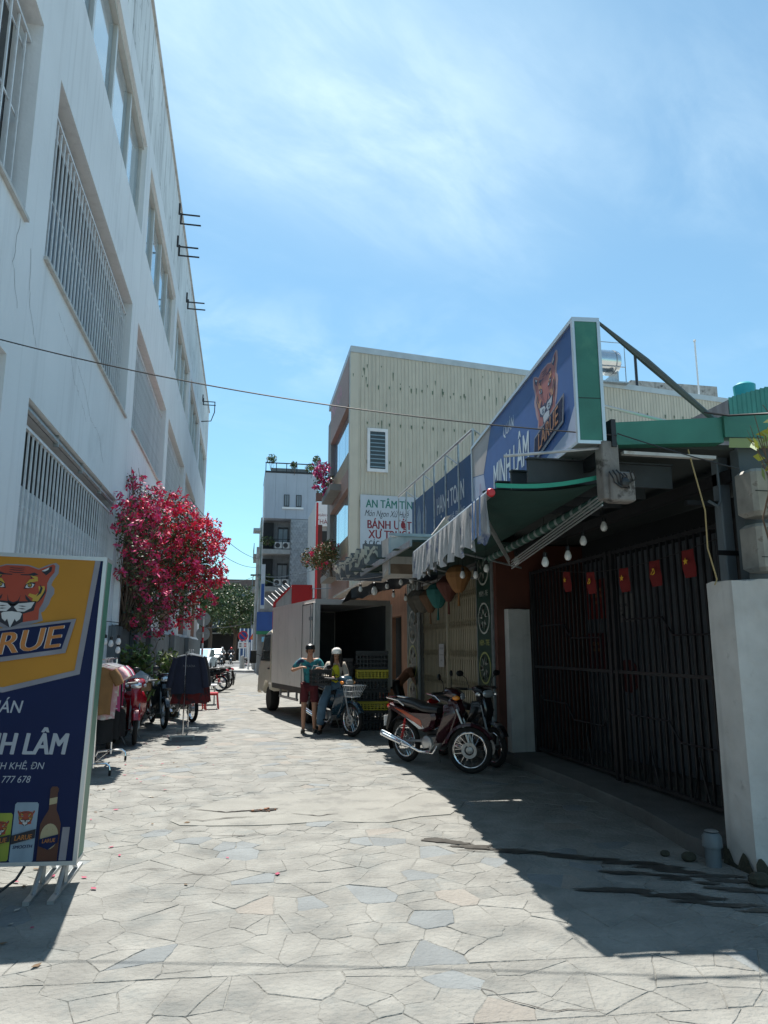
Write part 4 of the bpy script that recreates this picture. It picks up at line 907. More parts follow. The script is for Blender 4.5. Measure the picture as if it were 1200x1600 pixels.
for i, y in enumerate((13.18, 13.42, 13.66, 13.9, 14.1)):
    garment(-.9 + .02 * (i % 2), y, 1.46, .5 - .01 * i, .66, cloth('navy_jacket', (.012, .016, .035)) if i % 2 == 0 else cloth('black_cloth', (.012, .012, .014)), 'hanging_jacket', ['navy jacket facing the camera at the front of the farther rack', 'black jacket second on the farther rack', 'navy jacket in the middle of the farther rack', 'black jacket fourth on the farther rack', 'navy jacket last on the farther rack'][i], 'jacket', 0, .5, 31 + i, group=gj, depth=.07, taper=1.15)
for i, y in enumerate((13.3, 13.54, 13.78)):
    garment(-.88 + .03 * i, y, 1.14, .5, .52, cloth('dark_red_cloth', (.11, .01, .012), c2=(.015, .015, .022), t2=.46, s2=9), 'hanging_skirt', ['dark red skirt showing under the front navy jacket', 'dark red skirt in the middle under the jackets', 'dark red skirt nearest the red stool under the jackets'][i], 'skirt', 0, 0, 41 + i, False, group='dark red skirts under the jackets', taper=1.25)
text('NIKADA', .055, mat('faded_print', (.12, .13, .15), .8), [o for o in scene.objects if o.name.startswith('hanging_jacket')][0], frame((-.99, 13.1, 1.22), (1, 0, 0)), 0, 0, .003, align='LEFT')

# blue bag, cardboard box with grey cloth, bins, stool, little bulbs
mb = MB(); mb.prism([(-2.08, 1.35), (-1.97, 1.33), (-1.965, 1.6), (-1.99, 1.76), (-2.03, 1.78), (-2.07, 1.7)], -.06, .06, .02)
mb.v = [Vector((p.x, 11.0 + p.z, p.y)) for p in mb.v]; solo(mb, 'blue_bag', mat('blue_plastic', (.02, .17, .45), .5, var=.3, vs=9), 'bright blue plastic bag hanging behind the tall light box sign', 'bag', smooth=True)
mb = MB(); mb.box((-1.98, 13.62, .795), (-1.6, 13.98, 1.0)); solo(mb, 'cardboard_box', mat('cardboard', (.36, .22, .12), .9, var=.1), 'cardboard box resting on the seat of the red scooter', 'box')
mb = MB(); nx = 10; g_ = []
for j in range(nx + 1):
    for i in range(nx + 1):
        u, v = i / nx * 2 - 1, j / nx * 2 - 1; e = max(abs(u), abs(v)); g_.append((-1.79 + u * .25, 13.8 + v * .24, 1.04 + .05 * math.sin(u * 4 + 1) * math.cos(v * 3) + .06 * (1 - e) - .12 * max(0, e - .6) * 2.5 + rg.uniform(-.012, .012)))
mb.add(g_, [(j * 11 + i, j * 11 + i + 1, j * 11 + i + 12, j * 11 + i + 11) for j in range(10) for i in range(10)]); solo(mb, 'grey_cloth', cloth('grey_cloth_m', (.36, .37, .38)), 'crumpled grey cloth thrown over the cardboard box on the red scooter', 'cloth', smooth=2)
def tub(label, x, y, z, w_, d, h, m, name='plastic_bin', cat='bin', group=None):
    t = thing(name, label, cat, (x, y, z), rg.uniform(-.1, .1), group)
    mb = MB(Matrix.Translation((0, 0, 0)))
    a, b = .9, 1.0
    def ring(k, z_): return [(-w_ / 2 * k, -d / 2 * k, z_), (w_ / 2 * k, -d / 2 * k, z_), (w_ / 2 * k, d / 2 * k, z_), (-w_ / 2 * k, d / 2 * k, z_)]
    r0, r1, r2, r3 = ring(a, 0), ring(b, h), ring(b * .95, h), ring(a * .93, .02)
    mb.add(r0 + r1 + r2 + r3, [(3, 2, 1, 0), (12, 13, 14, 15)] + [(k * 4 + i, k * 4 + (i + 1) % 4, k * 4 + 4 + (i + 1) % 4, k * 4 + 4 + i) for k in range(3) for i in range(4)])
    part(mb, 'shell', m, t)
    mb = MB(); r_ = ring(1.04, h - .02); mb.tube(r_, .012, 4, closed=True); part(mb, 'lip', m, t)
    return t
tub('blue plastic bin beside the low grey wall beyond the red scooter', -1.75, 18.2, 0, .7, .6, .75, mat('blue_bin', (.015, .1, .25), .5)); tub('yellow plastic crate in front of the blue bin by the low wall', -1.62, 17.62, .3, .5, .3, .3, mat('yellow_bin', (.5, .36, .02), .5))
tub('dark green bin under the yellow crate by the low wall', -1.62, 17.62, 0, .52, .32, .29, mat('dark_bin', (.02, .05, .04), .5))
def stool(label, x, y, rz=0):
    t = thing('plastic_stool', label, 'stool', (x, y, 0.004), rz, 'plastic stools'); part(MB().bbox((-.16, -.16, .37), (.16, .16, .41), .02).bbox((-.155, -.155, .345), (.155, .155, .369), .01), 'seat', redp, t)
    for sx_ in (-1, 1):
        for sy_ in (-1, 1): part(MB().add([(sx_ * .12, sy_ * .12, .345), (sx_ * .15, sy_ * .12, .345), (sx_ * .15, sy_ * .15, .345), (sx_ * .12, sy_ * .15, .345), (sx_ * .16, sy_ * .16, 0), (sx_ * .19, sy_ * .16, 0), (sx_ * .19, sy_ * .19, 0), (sx_ * .16, sy_ * .19, 0)], [(0, 1, 2, 3), (4, 5, 6, 7), (0, 1, 5, 4), (1, 2, 6, 5), (2, 3, 7, 6), (3, 0, 4, 7)]), 'leg', redp, t)
    return t
stool('red plastic stool standing nearest the open alley behind the far rack', -.72, 19.6, .1); stool('red plastic stool half behind the dark jackets', -1.05, 19.3, .3)
t = thing('folding_table', 'low white table top behind the farther clothes rack', 'table', (-1.05, 21.2, 0)); part(MB().bbox((-.4, -.3, .5), (.4, .3, .54), .01), 'tabletop', white, t)
for sx_ in (-1, 1):
    for sy_ in (-1, 1): part(MB().tube([(sx_ * .34, sy_ * .24, 0), (sx_ * .34, sy_ * .24, .5)], .015, 6), 'leg', steel, t)
def bulb(label, x, y, z, s=1., wire=.12, group='bare bulbs', m=None):
    t = thing('light_bulb', label, 'light bulb', (x, y, z), 0, group)
    part(MB().lathe([(0, -.055 * s), (.018 * s, -.05 * s), (.03 * s, -.03 * s), (.031 * s, -.012 * s), (.022 * s, .015 * s), (.014 * s, .03 * s)], n=12), 'glass', m or bulbm, t, True)
    part(MB().lathe([(.014 * s, .03 * s), (.019 * s, .032 * s), (.019 * s, .065 * s), (.008 * s, .075 * s)], n=10), 'socket', blackp, t, True); part(MB().tube([(0, 0, .07 * s), (0, 0, .07 * s + wire)], .003, 4), 'wire', blackp, t)
for i, (x, z) in enumerate(((-2.12, 1.66), (-2.03, 1.63), (-1.92, 1.66), (-1.92, 1.53))): bulb(['leftmost of the four bulbs behind the nearest clothes rack', 'second from left of the four bulbs behind the nearest clothes rack', 'upper right of the four bulbs behind the nearest clothes rack', 'lower right of the four bulbs behind the nearest clothes rack'][i], x, 12.1, z, 1.3, .2, 'bulbs behind the clothes rack')
solo(MB().tube([(-2.3, 12.1, 1.98), (-1.92, 12.1, 1.94)], .006, 5), 'bulb_cable', blackp, 'short cable the four bulbs hang from beside the left wall', 'cable')

# ------------------------------------------------------------------ bougainvillea and planter plants
leafm = [mat('leaf_dark', (.022, .05, .015), .5, var=.3, rnd=.3), mat('leaf_mid', (.05, .1, .025), .5, var=.3, rnd=.3), mat('leaf_olive', (.1, .12, .035), .55, var=.3, rnd=.3)]
bract = [mat('bract_crimson', (.62, .012, .07), .6, var=.2, rnd=.3), mat('bract_pink', (.75, .05, .2), .6, var=.2, rnd=.3), mat('bract_red', (.75, .025, .06), .6, var=.2, rnd=.3)]
barkm = mat('bark', (.13, .09, .065), .9, var=.3, vs=12)
def bush(label, cat, name, base, blobs, nl, nf, nb, sz=.035, seed=3, fm=None, lm=None, fs=.05):
    t = thing(name, label, cat, base); rr = random.Random(seed); mb = wm(t)
    for k in range(nb):
        b = rr.choice(blobs); e = Vector((b[0] + rr.gauss(0, b[3] * .5), b[1] + rr.gauss(0, b[3] * .5), b[2] + rr.gauss(0, b[3] * .6))); s_ = Vector(base) + Vector((rr.uniform(-.1, .1), rr.uniform(-.5, .5), .0)); m_ = s_.lerp(e, .5) + Vector((rr.uniform(-.3, .3), rr.uniform(-.4, .4), .4))
        P = [s_ * (1 - q) ** 2 + m_ * 2 * q * (1 - q) + e * q * q + Vector((rr.uniform(-.03, .03), rr.uniform(-.03, .03), 0)) for q in [i / 9 for i in range(10)]]; w0 = rr.uniform(.008, .022); mb.tube(P, [w0 * (1 - i / 11) for i in range(10)], 4)
    part(mb, 'branches', barkm, t, kind='stuff')
    mb = wm(t); leaves(mb, blobs, nl, sz, 3, seed=seed + 1); part(mb, 'foliage', lm or leafm, t, kind='stuff')
    if nf:
        mb = wm(t); rr = random.Random(seed + 5); cl = []
        tot = sum(b[3] ** 2 * b[5] for b in blobs)
        for b in blobs:
            for _ in range(int(nf * b[3] ** 2 * b[5] / tot)):
                d = Vector((rr.gauss(0, 1), rr.gauss(0, 1), rr.gauss(0, 1))).normalized() * b[3] * rr.uniform(.55, 1.22); cl.append((b[0] + d.x * b[4][0], b[1] + d.y * b[4][1], b[2] + d.z * b[4][2], rr.uniform(.04, .12)))
        leaves(mb, cl, nf * 9, fs, 3, seed=seed + 2); part(mb, 'flowers', fm or bract, t, kind='stuff')
    return t
S1 = (1, 1.1, 1)
bush('large bougainvillea with crimson flowers spilling from the left wall over the alley', 'flowering shrub', 'bougainvillea', (-2.2, 16.6, 1.9),
    [(-1.6, 16.6, 4.35, .6, S1, 2.2), (-1.25, 17, 3.75, .75, S1, 2.6), (-1.75, 16.3, 3.6, .65, S1, 2.0), (-1.3, 17, 3.05, .65, S1, 1.8), (-.95, 17.1, 4.15, .42, S1, 2.4), (-.85, 17.2, 3.3, .42, S1, 2), (-1.7, 16.4, 4.85, .22, S1, 1.6), (-1.75, 15.9, 2.75, .55, S1, 1), (-1.25, 16.7, 2.5, .45, S1, .9), (-.62, 17.3, 3.95, .24, S1, 1.8), (-.5, 17.3, 3.25, .2, S1, 1.8), (-1.9, 15.4, 3.9, .5, S1, 1.8), (-1.9, 15.4, 3.1, .5, S1, 1.3)], 9500, 760, 34, seed=3, fs=.05)
bush('sparser pinkish bougainvillea climbing the barred window nearest the light box sign', 'flowering shrub', 'bougainvillea', (-2.2, 14.6, 1.9),
    [(-2.05, 14.6, 4.2, .5, (.5, 1.4, 1), 1.6), (-2.0, 14.6, 3.8, .6, (.6, 1.4, 1), 1.4), (-2.0, 13.9, 3.1, .6, (.6, 1.3, 1), 1.0), (-1.85, 14.9, 2.6, .55, (.7, 1.3, 1), .8), (-1.95, 14.4, 2.15, .45, (.6, 1.5, .9), .5), (-1.7, 15.4, 2.1, .4, S1, .5), (-2.1, 13.2, 3.7, .5, (.4, 1.3, 1), .7), (-2.15, 14.2, 4.75, .2, S1, 1), (-1.9, 15.0, 4.6, .25, S1, 1.2)], 4200, 300, 90, seed=9, fs=.05, fm=[bract[1], bract[0], mat('bract_light', (.62, .09, .2), .6, var=.2, rnd=.3)], lm=[leafm[0], leafm[2], mat('dry_leaf', (.14, .08, .045), .7, rnd=.3)])
for i, (x, y, h) in enumerate(((-1.9, 14.2, 1.35), (-1.85, 19.2, 1.2))):
    bush(['low leafy plant at the foot of the grey wall behind the red scooter', 'broad leaved plant beside the blue bin under the bougainvillea'][i], 'plant', 'leafy_plant', (x, y, .1), [(x, y, h, .35, S1, 0), (x + .05, y + .2, h - .45, .35, S1, 0)], 500, 0, 14, .07, 21 + i, lm=[leafm[1], leafm[2], mat('leaf_bright', (.16, .25, .06), .5, rnd=.3)])

# ------------------------------------------------------------------ box truck
cream = pain('cream_van_paint', (.78, .7, .57)); boxm = mat('cargo_panel', (.82, .78, .74), .45, var=.06, vs=2, c2=(.72, .68, .63), t2=.6, s2=3, streak=.12)
tr = thing('box_truck', 'cream box truck with its empty cargo box open at the rear, parked in the alley', 'truck', (2.25, 14.87, 0), R(101.4))
# local: +x forward, +y left side; rear of box at x=0, width 1.65
HW = .825
def tp(mb, n, m, **k): return part(mb, n, m, tr, **k)
tp(MB().box((.0, -HW, .72), (3.6, HW, .76)), 'floor', boxm)
tp(MB().box((.02, HW - .04, .761), (3.58, HW, 2.46)), 'cargo_side', boxm); tp(MB().box((.02, -HW, .761), (3.58, -HW + .04, 2.46)), 'cargo_side', boxm)
tp(MB().box((3.54, -HW + .041, .761), (3.58, HW - .041, 2.46)), 'front_panel', boxm)
tp(MB().box((.0, -HW - .006, 2.461), (3.6, HW + .006, 2.53)), 'roof', boxm)
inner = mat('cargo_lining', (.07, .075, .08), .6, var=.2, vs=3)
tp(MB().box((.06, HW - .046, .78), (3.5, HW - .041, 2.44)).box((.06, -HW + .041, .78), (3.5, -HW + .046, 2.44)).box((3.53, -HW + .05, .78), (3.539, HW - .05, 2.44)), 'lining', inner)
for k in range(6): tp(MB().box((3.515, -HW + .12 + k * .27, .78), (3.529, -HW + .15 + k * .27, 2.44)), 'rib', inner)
for s in (-1, 1): tp(MB().box((-.012, s * (HW - .1), .70), (.019, s * (HW + .004), 2.46)), 'rear_post', alu)
tp(MB().box((-.014, -HW, 2.42), (-.001, HW, 2.53)), 'rear_header', alu); tp(MB().box((-.02, -HW, .64), (.0, HW, .72)), 'rear_sill', steel)
d = tp(MB().box((-.0, HW + .01, .75), (.78, HW + .045, 2.45)), 'cargo_door', boxm, label='open rear door folded flat against the left side of the box')
part(MB().box((.0, HW + .046, .75), (.02, HW + .052, 2.45)).box((.76, HW + .046, .75), (.78, HW + .052, 2.45)).box((.021, HW + .046, 2.43), (.759, HW + .052, 2.45)), 'door_seal', rubber, d)
part(MB().tube([(.1, HW + .07, .8), (.1, HW + .07, 2.4)], .012, 6), 'lock_bar', steel, d); part(MB().box((.04, HW + .05, 2.1), (.16, HW + .09, 2.17)), 'hinge', steel, d)
tp(MB().box((-.0, -HW - .045, .75), (.78, -HW - .01, 2.45)), 'cargo_door', boxm)
tp(MB().box((.8, HW + .0005, .765), (.815, HW + .008, 2.455)), 'seam', steel)
tp(MB().box((.0, HW - .06, .60), (3.58, HW - .02, .715)).box((.3, -.4, .5), (4.9, -.32, .70)).box((.3, .32, .5), (4.9, .4, .70)), 'chassis_rail', blackm)
tp(MB().box((1.55, HW - .12, .4), (3.1, HW - .08, .45)).box((1.6, HW - .12, .451), (1.65, HW - .08, .6)).box((3.0, HW - .12, .451), (3.05, HW - .08, .6)).box((2.3, HW - .12, .451), (2.35, HW - .08, .6)), 'side_guard', steel)
for x in (.42, 1.22):
    tp(MB().box((x, HW - .32, .36), (x + .02, HW - .06, .66)), 'mud_flap', rubber)
for x, r_, dbl in ((.88, .3, 1), (4.2, .31, 0)):
    for s in (-1, 1):
        yc = s * (HW - .2); w_ = tp(MB(Matrix.Translation((x, yc, r_))).lathe([(r_ * .55, -.11), (r_ * .9, -.11), (r_, -.07), (r_, .07), (r_ * .9, .11), (r_ * .55, .11)], ax='y', n=28), 'wheel', rubber, smooth=True)
        part(MB(Matrix.Translation((x, yc, r_))).lathe([(.04, s * .08), (.09, s * .06), (.13, s * .05), (r_ * .56, s * .1)], ax='y', n=20, caps=False), 'rim', silver, w_, True)
# cab, built as cross sections with a shaped side outline
side = [(3.66, .5), (3.66, 1.95), (3.85, 2.02), (4.25, 1.97), (4.62, 1.86), (5.0, 1.22), (5.17, 1.02), (5.22, .72), (5.2, .42), (4.6, .4), (4.56, .52), (4.46, .64), (4.33, .71), (4.2, .73), (4.06, .71), (3.94, .63), (3.86, .5)]
tp(MB(XZ).prism(side, -HW + .03, HW - .03, .06), 'cab', cream, smooth=True)
for s in (-1, 1):
    yy = s * (HW - .028)
    a, b = (yy, yy + s * .006)
    win = tp(MB(XZ).prism([(3.92, 1.26), (3.92, 1.84), (4.45, 1.82), (4.88, 1.26)], -a, -b), 'side_window', mat('truck_glass', (.05, .06, .06), .08, var=.1))
    part(MB(XZ).prism([(3.88, 1.22), (3.88, 1.88), (4.47, 1.86), (4.93, 1.22)], -a, -(yy + s * .003)), 'window_seal', blackp, win)
    dr = tp(MB(XZ).prism([(3.82, .72), (3.82, 1.215), (4.9, 1.215), (4.86, .8), (4.5, .76)], -a, -(yy + s * .008), .004), 'door', cream)
    part(MB().box((3.88, yy + s * .008, 1.02), (4.02, yy + s * .03, 1.06)), 'handle', blackp, dr)
    tp(MB().tube([(4.88, yy, 1.35), (5.0, yy + s * .14, 1.4), (5.0, yy + s * .17, 1.2)], .012, 6).bbox((4.97, yy + s * .1, 1.15), (5.01, yy + s * .26, 1.48), .01), 'side_mirror', blackp)
    tp(MB().bbox((5.1, s * .45, .78), (5.23, s * .75, .95), .02), 'headlight', glassm)
tp(MB(Matrix.Translation((0, 0, 0))).add([(5.0 - .0 + .0, -.7, 1.26), (5.0, .7, 1.26), (4.66, .64, 1.83), (4.66, -.64, 1.83), (5.012, -.7, 1.268), (5.012, .7, 1.268), (4.672, .64, 1.838), (4.672, -.64, 1.838)], [(4, 5, 6, 7), (0, 1, 5, 4), (1, 2, 6, 5), (2, 3, 7, 6), (3, 0, 4, 7)]), 'windscreen', MATS['truck_glass'])
tp(MB().bbox((5.19, -.78, .38), (5.29, .78, .62), .03), 'bumper', cream)
tp(MB().box((-.02, -.3, .5), (.0, .3, .62)), 'number_plate', white)
for s in (-1, 1): tp(MB().box((-.03, s * .6, .52), (-.001, s * .78, .62)), 'tail_light', redlens)

# crates behind the bikes
crk = mat('black_crate_plastic', (.014, .015, .018), .5, var=.2); cry = mat('yellow_crate_plastic', (.5, .42, .03), .5, var=.15)
def crate(label, x, y, z, m, rz=0, group='plastic crates stacked behind the motorbikes', w_=.6, d_=.42, h=.25):
    t = thing('plastic_crate', label, 'crate', (x, y, z), rz, group); mb = MB()
    mb.box((-w_ / 2 + .02, -d_ / 2 + .02, .0), (w_ / 2 - .02, d_ / 2 - .02, .012)); part(mb, 'base', m, t)
    for (a, b, c_, e) in (((-1, -1), (1, -1), w_, 0), ((-1, 1), (1, 1), w_, 0), ((-1, -1), (-1, 1), d_, 1), ((1, -1), (1, 1), d_, 1)):
        F = frame((a[0] * w_ / 2, a[1] * d_ / 2, 0), (b[0] - a[0], b[1] - a[1], 0)); mb = MB(F); n = 9 if not e else 6
        hs = [(c_ * (i + .22) / n, c_ * (i + .85) / n, z0, z0 + h * .16) for i in range(n) for z0 in (h * .12, h * .34, h * .56)]
        mb.holes(0, c_, .002, h * .8, hs, .012 if a[1] < 0 or e else .012); mb.box((-.004, h * .8, -.02), (c_ + .004, h - .012, .008)); part(mb, 'side', m, t)
    return t
zz = 0
names = ['bottom crate of the tall stack behind the blue motorbike', 'black crate second from the ground in the tall stack', 'bright yellow crate low in the tall stack behind the blue motorbike', 'black crate just above the bright yellow one in the tall stack', 'middle black crate of the tall stack', 'dull yellow crate high in the tall stack, second from the top']
cols = [crk, crk, cry, crk, crk, cry]
hs_ = [.19, .19, .17, .21, .21, .17]
for i in range(6):
    crate(names[i], 2.5 + rg.uniform(-.01, .01), 14.1, zz, cols[i], R(rg.uniform(-2, 2)) - .1, h=hs_[i]); zz += hs_[i]
crate('tallest black crate on top of the tall stack by the open truck', 2.5, 14.1, zz, crk, -.1, h=.36)
zz = 0
for i in range(5): crate(['bottom black crate of the lower stack behind the woman', 'second black crate from the ground in the stack behind the woman', 'third black crate from the ground in the stack behind the woman', 'fourth black crate from the ground in the stack behind the woman', 'top black crate of the stack right behind the woman with the white cap'][i], 2.02, 14.75, zz, crk, -.18, w_=.42, h=.27); zz += .27
crate('black crate with a white wire handle held against the boy', 1.44, 13.5, .87, crk, .1, 'crates on the bikes', .34, .28, .3)
solo(MB().tube([(1.27, 13.4, 1.17), (1.3, 13.4, 1.23), (1.45, 13.38, 1.2), (1.6, 13.4, 1.23), (1.62, 13.42, 1.17)], .007, 6), 'wire_handle', white, 'white wire handle over the black crate in front of the boy', 'handle')

# ------------------------------------------------------------------ right side shop row
FR = frame((3.65, 0, 0), (0, -1, 0))           # street face of the folding shutter shop: u = -Y
shopw = mat('shop_wall', (.16, .15, .14), .9, var=.25, vs=2, streak=.3); shoppink = mat('brown_plaster', (.3, .17, .11), .9, var=.2, vs=3, streak=.2)
sh = thing('shop_building', 'low shop with a folding shutter and green menu strips right of the alley', 'building', (6, 13, 0))
part(wm(sh, FR).holes(-16.0, -10.15, 0, 3.3, [(-14.7, -10.95, .04, 2.85)], .25), 'wall', shopw, sh)
mb = wm(sh); mb.box((4.3, 10.2, 0), (9, 16, 3.25)); part(mb, 'rear_mass', darkin, sh)
slab = part(wm(sh).box((3.3, 9.95, 3.302), (9, 16.1, 3.42)), 'roof_slab', concrete, sh)
sm_ = mat('shutter_cream', (.46, .4, .28), .5, var=.15, vs=5, rnd=.12)
fs = thing('folding_shutter', 'cream metal folding shutter closed across the shop with a paper notice on it', 'shutter', (3.7, 12.8, .04))
N_ = 36
slat_me = None
for k in range(N_):
    y = 10.98 + (14.68 - 10.98) * (k + .5) / N_
    if slat_me is None: slat_me = MB().prism([(-.02, -.03), (.02, -.012), (.02, .012), (-.02, .03), (-.026, .0)], 0, 2.76).mesh('slat', sm_)
    p = Vector((3.72, y, .05)) - Vector((3.7, 12.8, .04)); link('slat', slat_me, fs, tuple(p))
mb = wm(fs)
for z0 in (.35, .85, 1.35, 1.85, 2.35):
    for k in range(N_ - 1):
        y = 10.98 + 3.7 * (k + .5) / N_; d_ = 3.7 / N_
        mb.tube([(3.685, y, z0), (3.685, y + d_, z0 + .18)], .006, 3, False); mb.tube([(3.68, y, z0 + .18), (3.68, y + d_, z0)], .006, 3, False)
part(mb, 'lattice', sm_, fs, kind='stuff')
part(wm(fs).box((3.66, 12.75, .04), (3.72, 12.85, 2.82)), 'centre_post', sm_, fs); part(wm(fs).box((3.66, 10.95, 2.815), (3.74, 14.7, 2.85)), 'head_rail', steel, fs)
FN = frame((3.655, 13.35, 1.2), (0, -1, 0)); nm_ = part(wm(fs, FN).quad((0, 0, 0), (.36, 0, 0), (.36, .42, 0), (0, .42, 0)), 'paper_notice', mat('paper', (.62, .6, .58), .8, var=.05), fs)
for i, (w_, s_) in enumerate((('THÔNG BÁO', .05), ('CHO THUÊ MẶT BẰNG', .032), ('LIÊN HỆ', .04))): text(w_, s_, printblack, nm_, FN, .18, .32 - i * .11, .001, .85, 'CENTER')
dgreen = mat('menu_green', (.012, .045, .03), .45, var=.15); lime = mat('menu_lime_print', (.4, .42, .14), .5); menu_w = mat('menu_white_print', (.5, .5, .45), .5, var=.3, vs=30)
def banner(label, y0, y1, words, z0=.35, z1=2.95):
    t = thing('menu_strip', label, 'menu board', (3.62, (y0 + y1) / 2, z0), 0, 'tall green menu strips either side of the shutter')
    F = frame((3.6, y1, 0), (0, -1, 0)); w_ = y1 - y0
    part(wm(t, F).box((0, z0, -.03), (w_, z1, 0)), 'panel', dgreen, t); part(wm(t, F).box((w_, z0, -.04), (w_ + .03, z1, .004)).box((-.03, z0, -.04), (0, z1, .004)), 'side_frame', steel, t)
    n = len(words); dz = .74
    for i in range(n + 1):
        zc = z1 - .22 - i * dz
        if zc < z0 + .15: break
        r_ = w_ * .4; c = part(wm(t, F).prism(circ(w_ / 2, zc, r_, 24, r_ * .92), .001, .004), 'picture_ring', lime if i >= 2 else menu_w, t)
        part(wm(t, F).prism(circ(w_ / 2, zc, r_ * .88, 24, r_ * .82), .0045, .006), 'picture', dgreen, c)
        for k in range(5): a = R(70 * k + 20 * i); part(wm(c, F).prism([(w_ / 2 + r_ * .75 * math.cos(a + q) * (.3 if j % 2 else 1), zc + r_ * .7 * math.sin(a + q) * (.3 if j % 2 else 1)) for j, q in enumerate((-.25, 0, .25, .6))], .0065 + k * .0006, .007 + k * .0006), 'roll', menu_w, c)
        if i < n: text(words[i], .12 if w_ > .5 else .11, lime if i else menu_w, t, F, w_ / 2, zc - r_ * .9 - .17, .002, .8, 'CENTER', .02)
    return t
banner('green menu strip right of the shutter with round food pictures and the words NEM - TRE', 10.2, 10.85, ['BÁNH BÈO', 'MAM - RE', 'NEM - TRE', 'CHẢ HUẾ'][1:])
banner('narrow green menu strip left of the shutter, farther up the alley', 14.78, 15.75, ['NEM', 'CHẢ', 'BÚN'])
# hanging silk lanterns under the awning
lant = [mat('lantern_brown', (.13, .07, .035), .8, var=.2), mat('lantern_teal', (.02, .13, .12), .8, var=.2), mat('lantern_maroon', (.1, .03, .02), .8, var=.2), mat('lantern_orange', (.26, .12, .04), .8, var=.2), mat('lantern_grey', (.11, .1, .08), .8, var=.2)]
for i, (y, z, c, lb) in enumerate(((10.5, 2.62, 3, 'orange brown silk lantern nearest the end of the valance'), (11.05, 2.52, 2, 'maroon silk lantern between the orange and the teal ones'), (11.7, 2.45, 1, 'teal silk lantern hanging in front of the shutter'), (12.2, 2.4, 0, 'brown silk lantern next to the teal one'), (12.75, 2.42, 4, 'grey brown silk lantern in the middle of the left group'), (13.3, 2.45, 4, 'leftmost dusty silk lantern under the valance'))):
    t = thing('silk_lantern', lb, 'lantern', (3.2, y, z - .25), 0, 'silk lanterns under the awning')
    mb = MB(); pr_ = [(.05, 0), (.1, .05), (.19, .22), (.2, .3), (.14, .38), (.06, .42)]
    if i % 2: pr_ = [(.04, 0), (.08, .06), (.2, .25), (.2, .29), (.09, .4), (.05, .42)]
    mb.lathe(pr_, n=12); part(mb, 'shade', lant[c], t); mb = MB(); mb.tube([(0, 0, .42), (0, 0, .68)], .004, 4); part(mb, 'cord', blackp, t)
    mb = MB(); mb.tube([(0, 0, 0), (0, 0, -.2)], [.012, .022], 6); part(mb, 'tassel', lant[c], t)

# ------------------------------------------------------------------ big beer sign over the corner shop
SG0 = Vector((2.88, 8.72, 0)); SG1 = Vector((2.5, 4.93, 0)); ud = (SG1 - SG0).normalized(); L_ = (SG1 - SG0).length
FB = frame((SG0.x, SG0.y, 0), ud)
bs_ = thing('billboard', 'large slanting beer billboard reading MINH LÂM with a tiger head above the green awning', 'billboard', ((SG0.x + SG1.x) / 2, (SG0.y + SG1.y) / 2, 3.1))
z0, z1 = 3.1, 4.13
part(wm(bs_, FB).box((.0, z0, -.2), (L_, z1, -.001)), 'box', greenp, bs_)
lb = mat('blue_banner', (.045, .12, .36), .5, var=.12, vs=3); lb2 = mat('pale_banner', (.42, .48, .64), .5, var=.12, vs=3); lbt = mat('tan_banner', (.5, .45, .43), .5, var=.1, vs=3); lbw = mat('banner_lettering', (.66, .76, .84), .5)
part(wm(bs_, FB).box((0, z0, 0), (L_, z1, .002)), 'face', lb, bs_)
part(wm(bs_, FB).quad((.02, z0 + .02, .0035), (.85, z0 + .02, .0035), (.62, 3.62, .0035), (.02, 3.72, .0035)), 'pale_corner', lb2, bs_); part(wm(bs_, FB).quad((.02, 3.73, .0035), (.62, 3.63, .0035), (1.05, z1 - .02, .0035), (.02, z1 - .02, .0035)), 'tan_corner', lbt, bs_)
for (a, b) in (((-.004, z1 - .03, -.204), (L_ + .004, z1 + .006, .02)), ((-.004, z0 - .006, -.204), (L_ + .004, z0 + .02, .02)), ((-.004, z0 + .02, .003), (.03, z1 - .03, .02)), ((L_ - .035, z0 + .02, .003), (L_ + .006, z1 - .03, .02)), ((L_ - .0, z0 + .02, -.206), (L_ + .008, z1 - .03, -.18))): part(wm(bs_, FB).box(a, b), 'edge_trim', alu, bs_)
part(wm(bs_, FB).box((L_, z0 + .36, -.18), (L_ + .003, z0 + .365, -.001)), 'seam', blackm, bs_)
text('MINH LÂM', .44, lbw, bs_, FB, 2.5, 3.3, .004, .68, 'RIGHT', .02, .12); text('QUÁN', .18, lbw, bs_, FB, 2.0, 3.8, .004, .8, 'RIGHT', .0, .15)
dimpal = [mat('pale_pink_print', (.45, .3, .32), .5), mat('pale_red_print', (.4, .13, .12), .5), mat('pale_white_print', (.5, .55, .62), .5), mat('pale_navy_print', (.03, .03, .09), .5), mat('pale_orange_print', (.5, .25, .14), .5)]  # paler palette for the billboard's tiger head
emblem(bs_, FB, 3.05, 4.16, .00078, 'tiger_emblem', dimpal); logo_plate(bs_, FB, 3.1, 3.42, .78)
part(wm(bs_, FB).prism([(2.55, 3.13), (3.55, 3.27), (3.74, 3.43), (3.74, 3.13)], .0036, .005), 'silver_band', lb2, bs_)
for k in range(3): b_ = .15 + k * .2; part(wm(bs_, FB).prism([(b_, 3.14), (b_ + .15, 3.14), (b_ + .15, 3.42), (b_ + .1, 3.55), (b_ + .05, 3.55), (b_, 3.42)], .0038, .005), 'bottle_print', lb2 if k != 1 else mat('pale_lilac_print', (.36, .33, .48), .5), bs_)
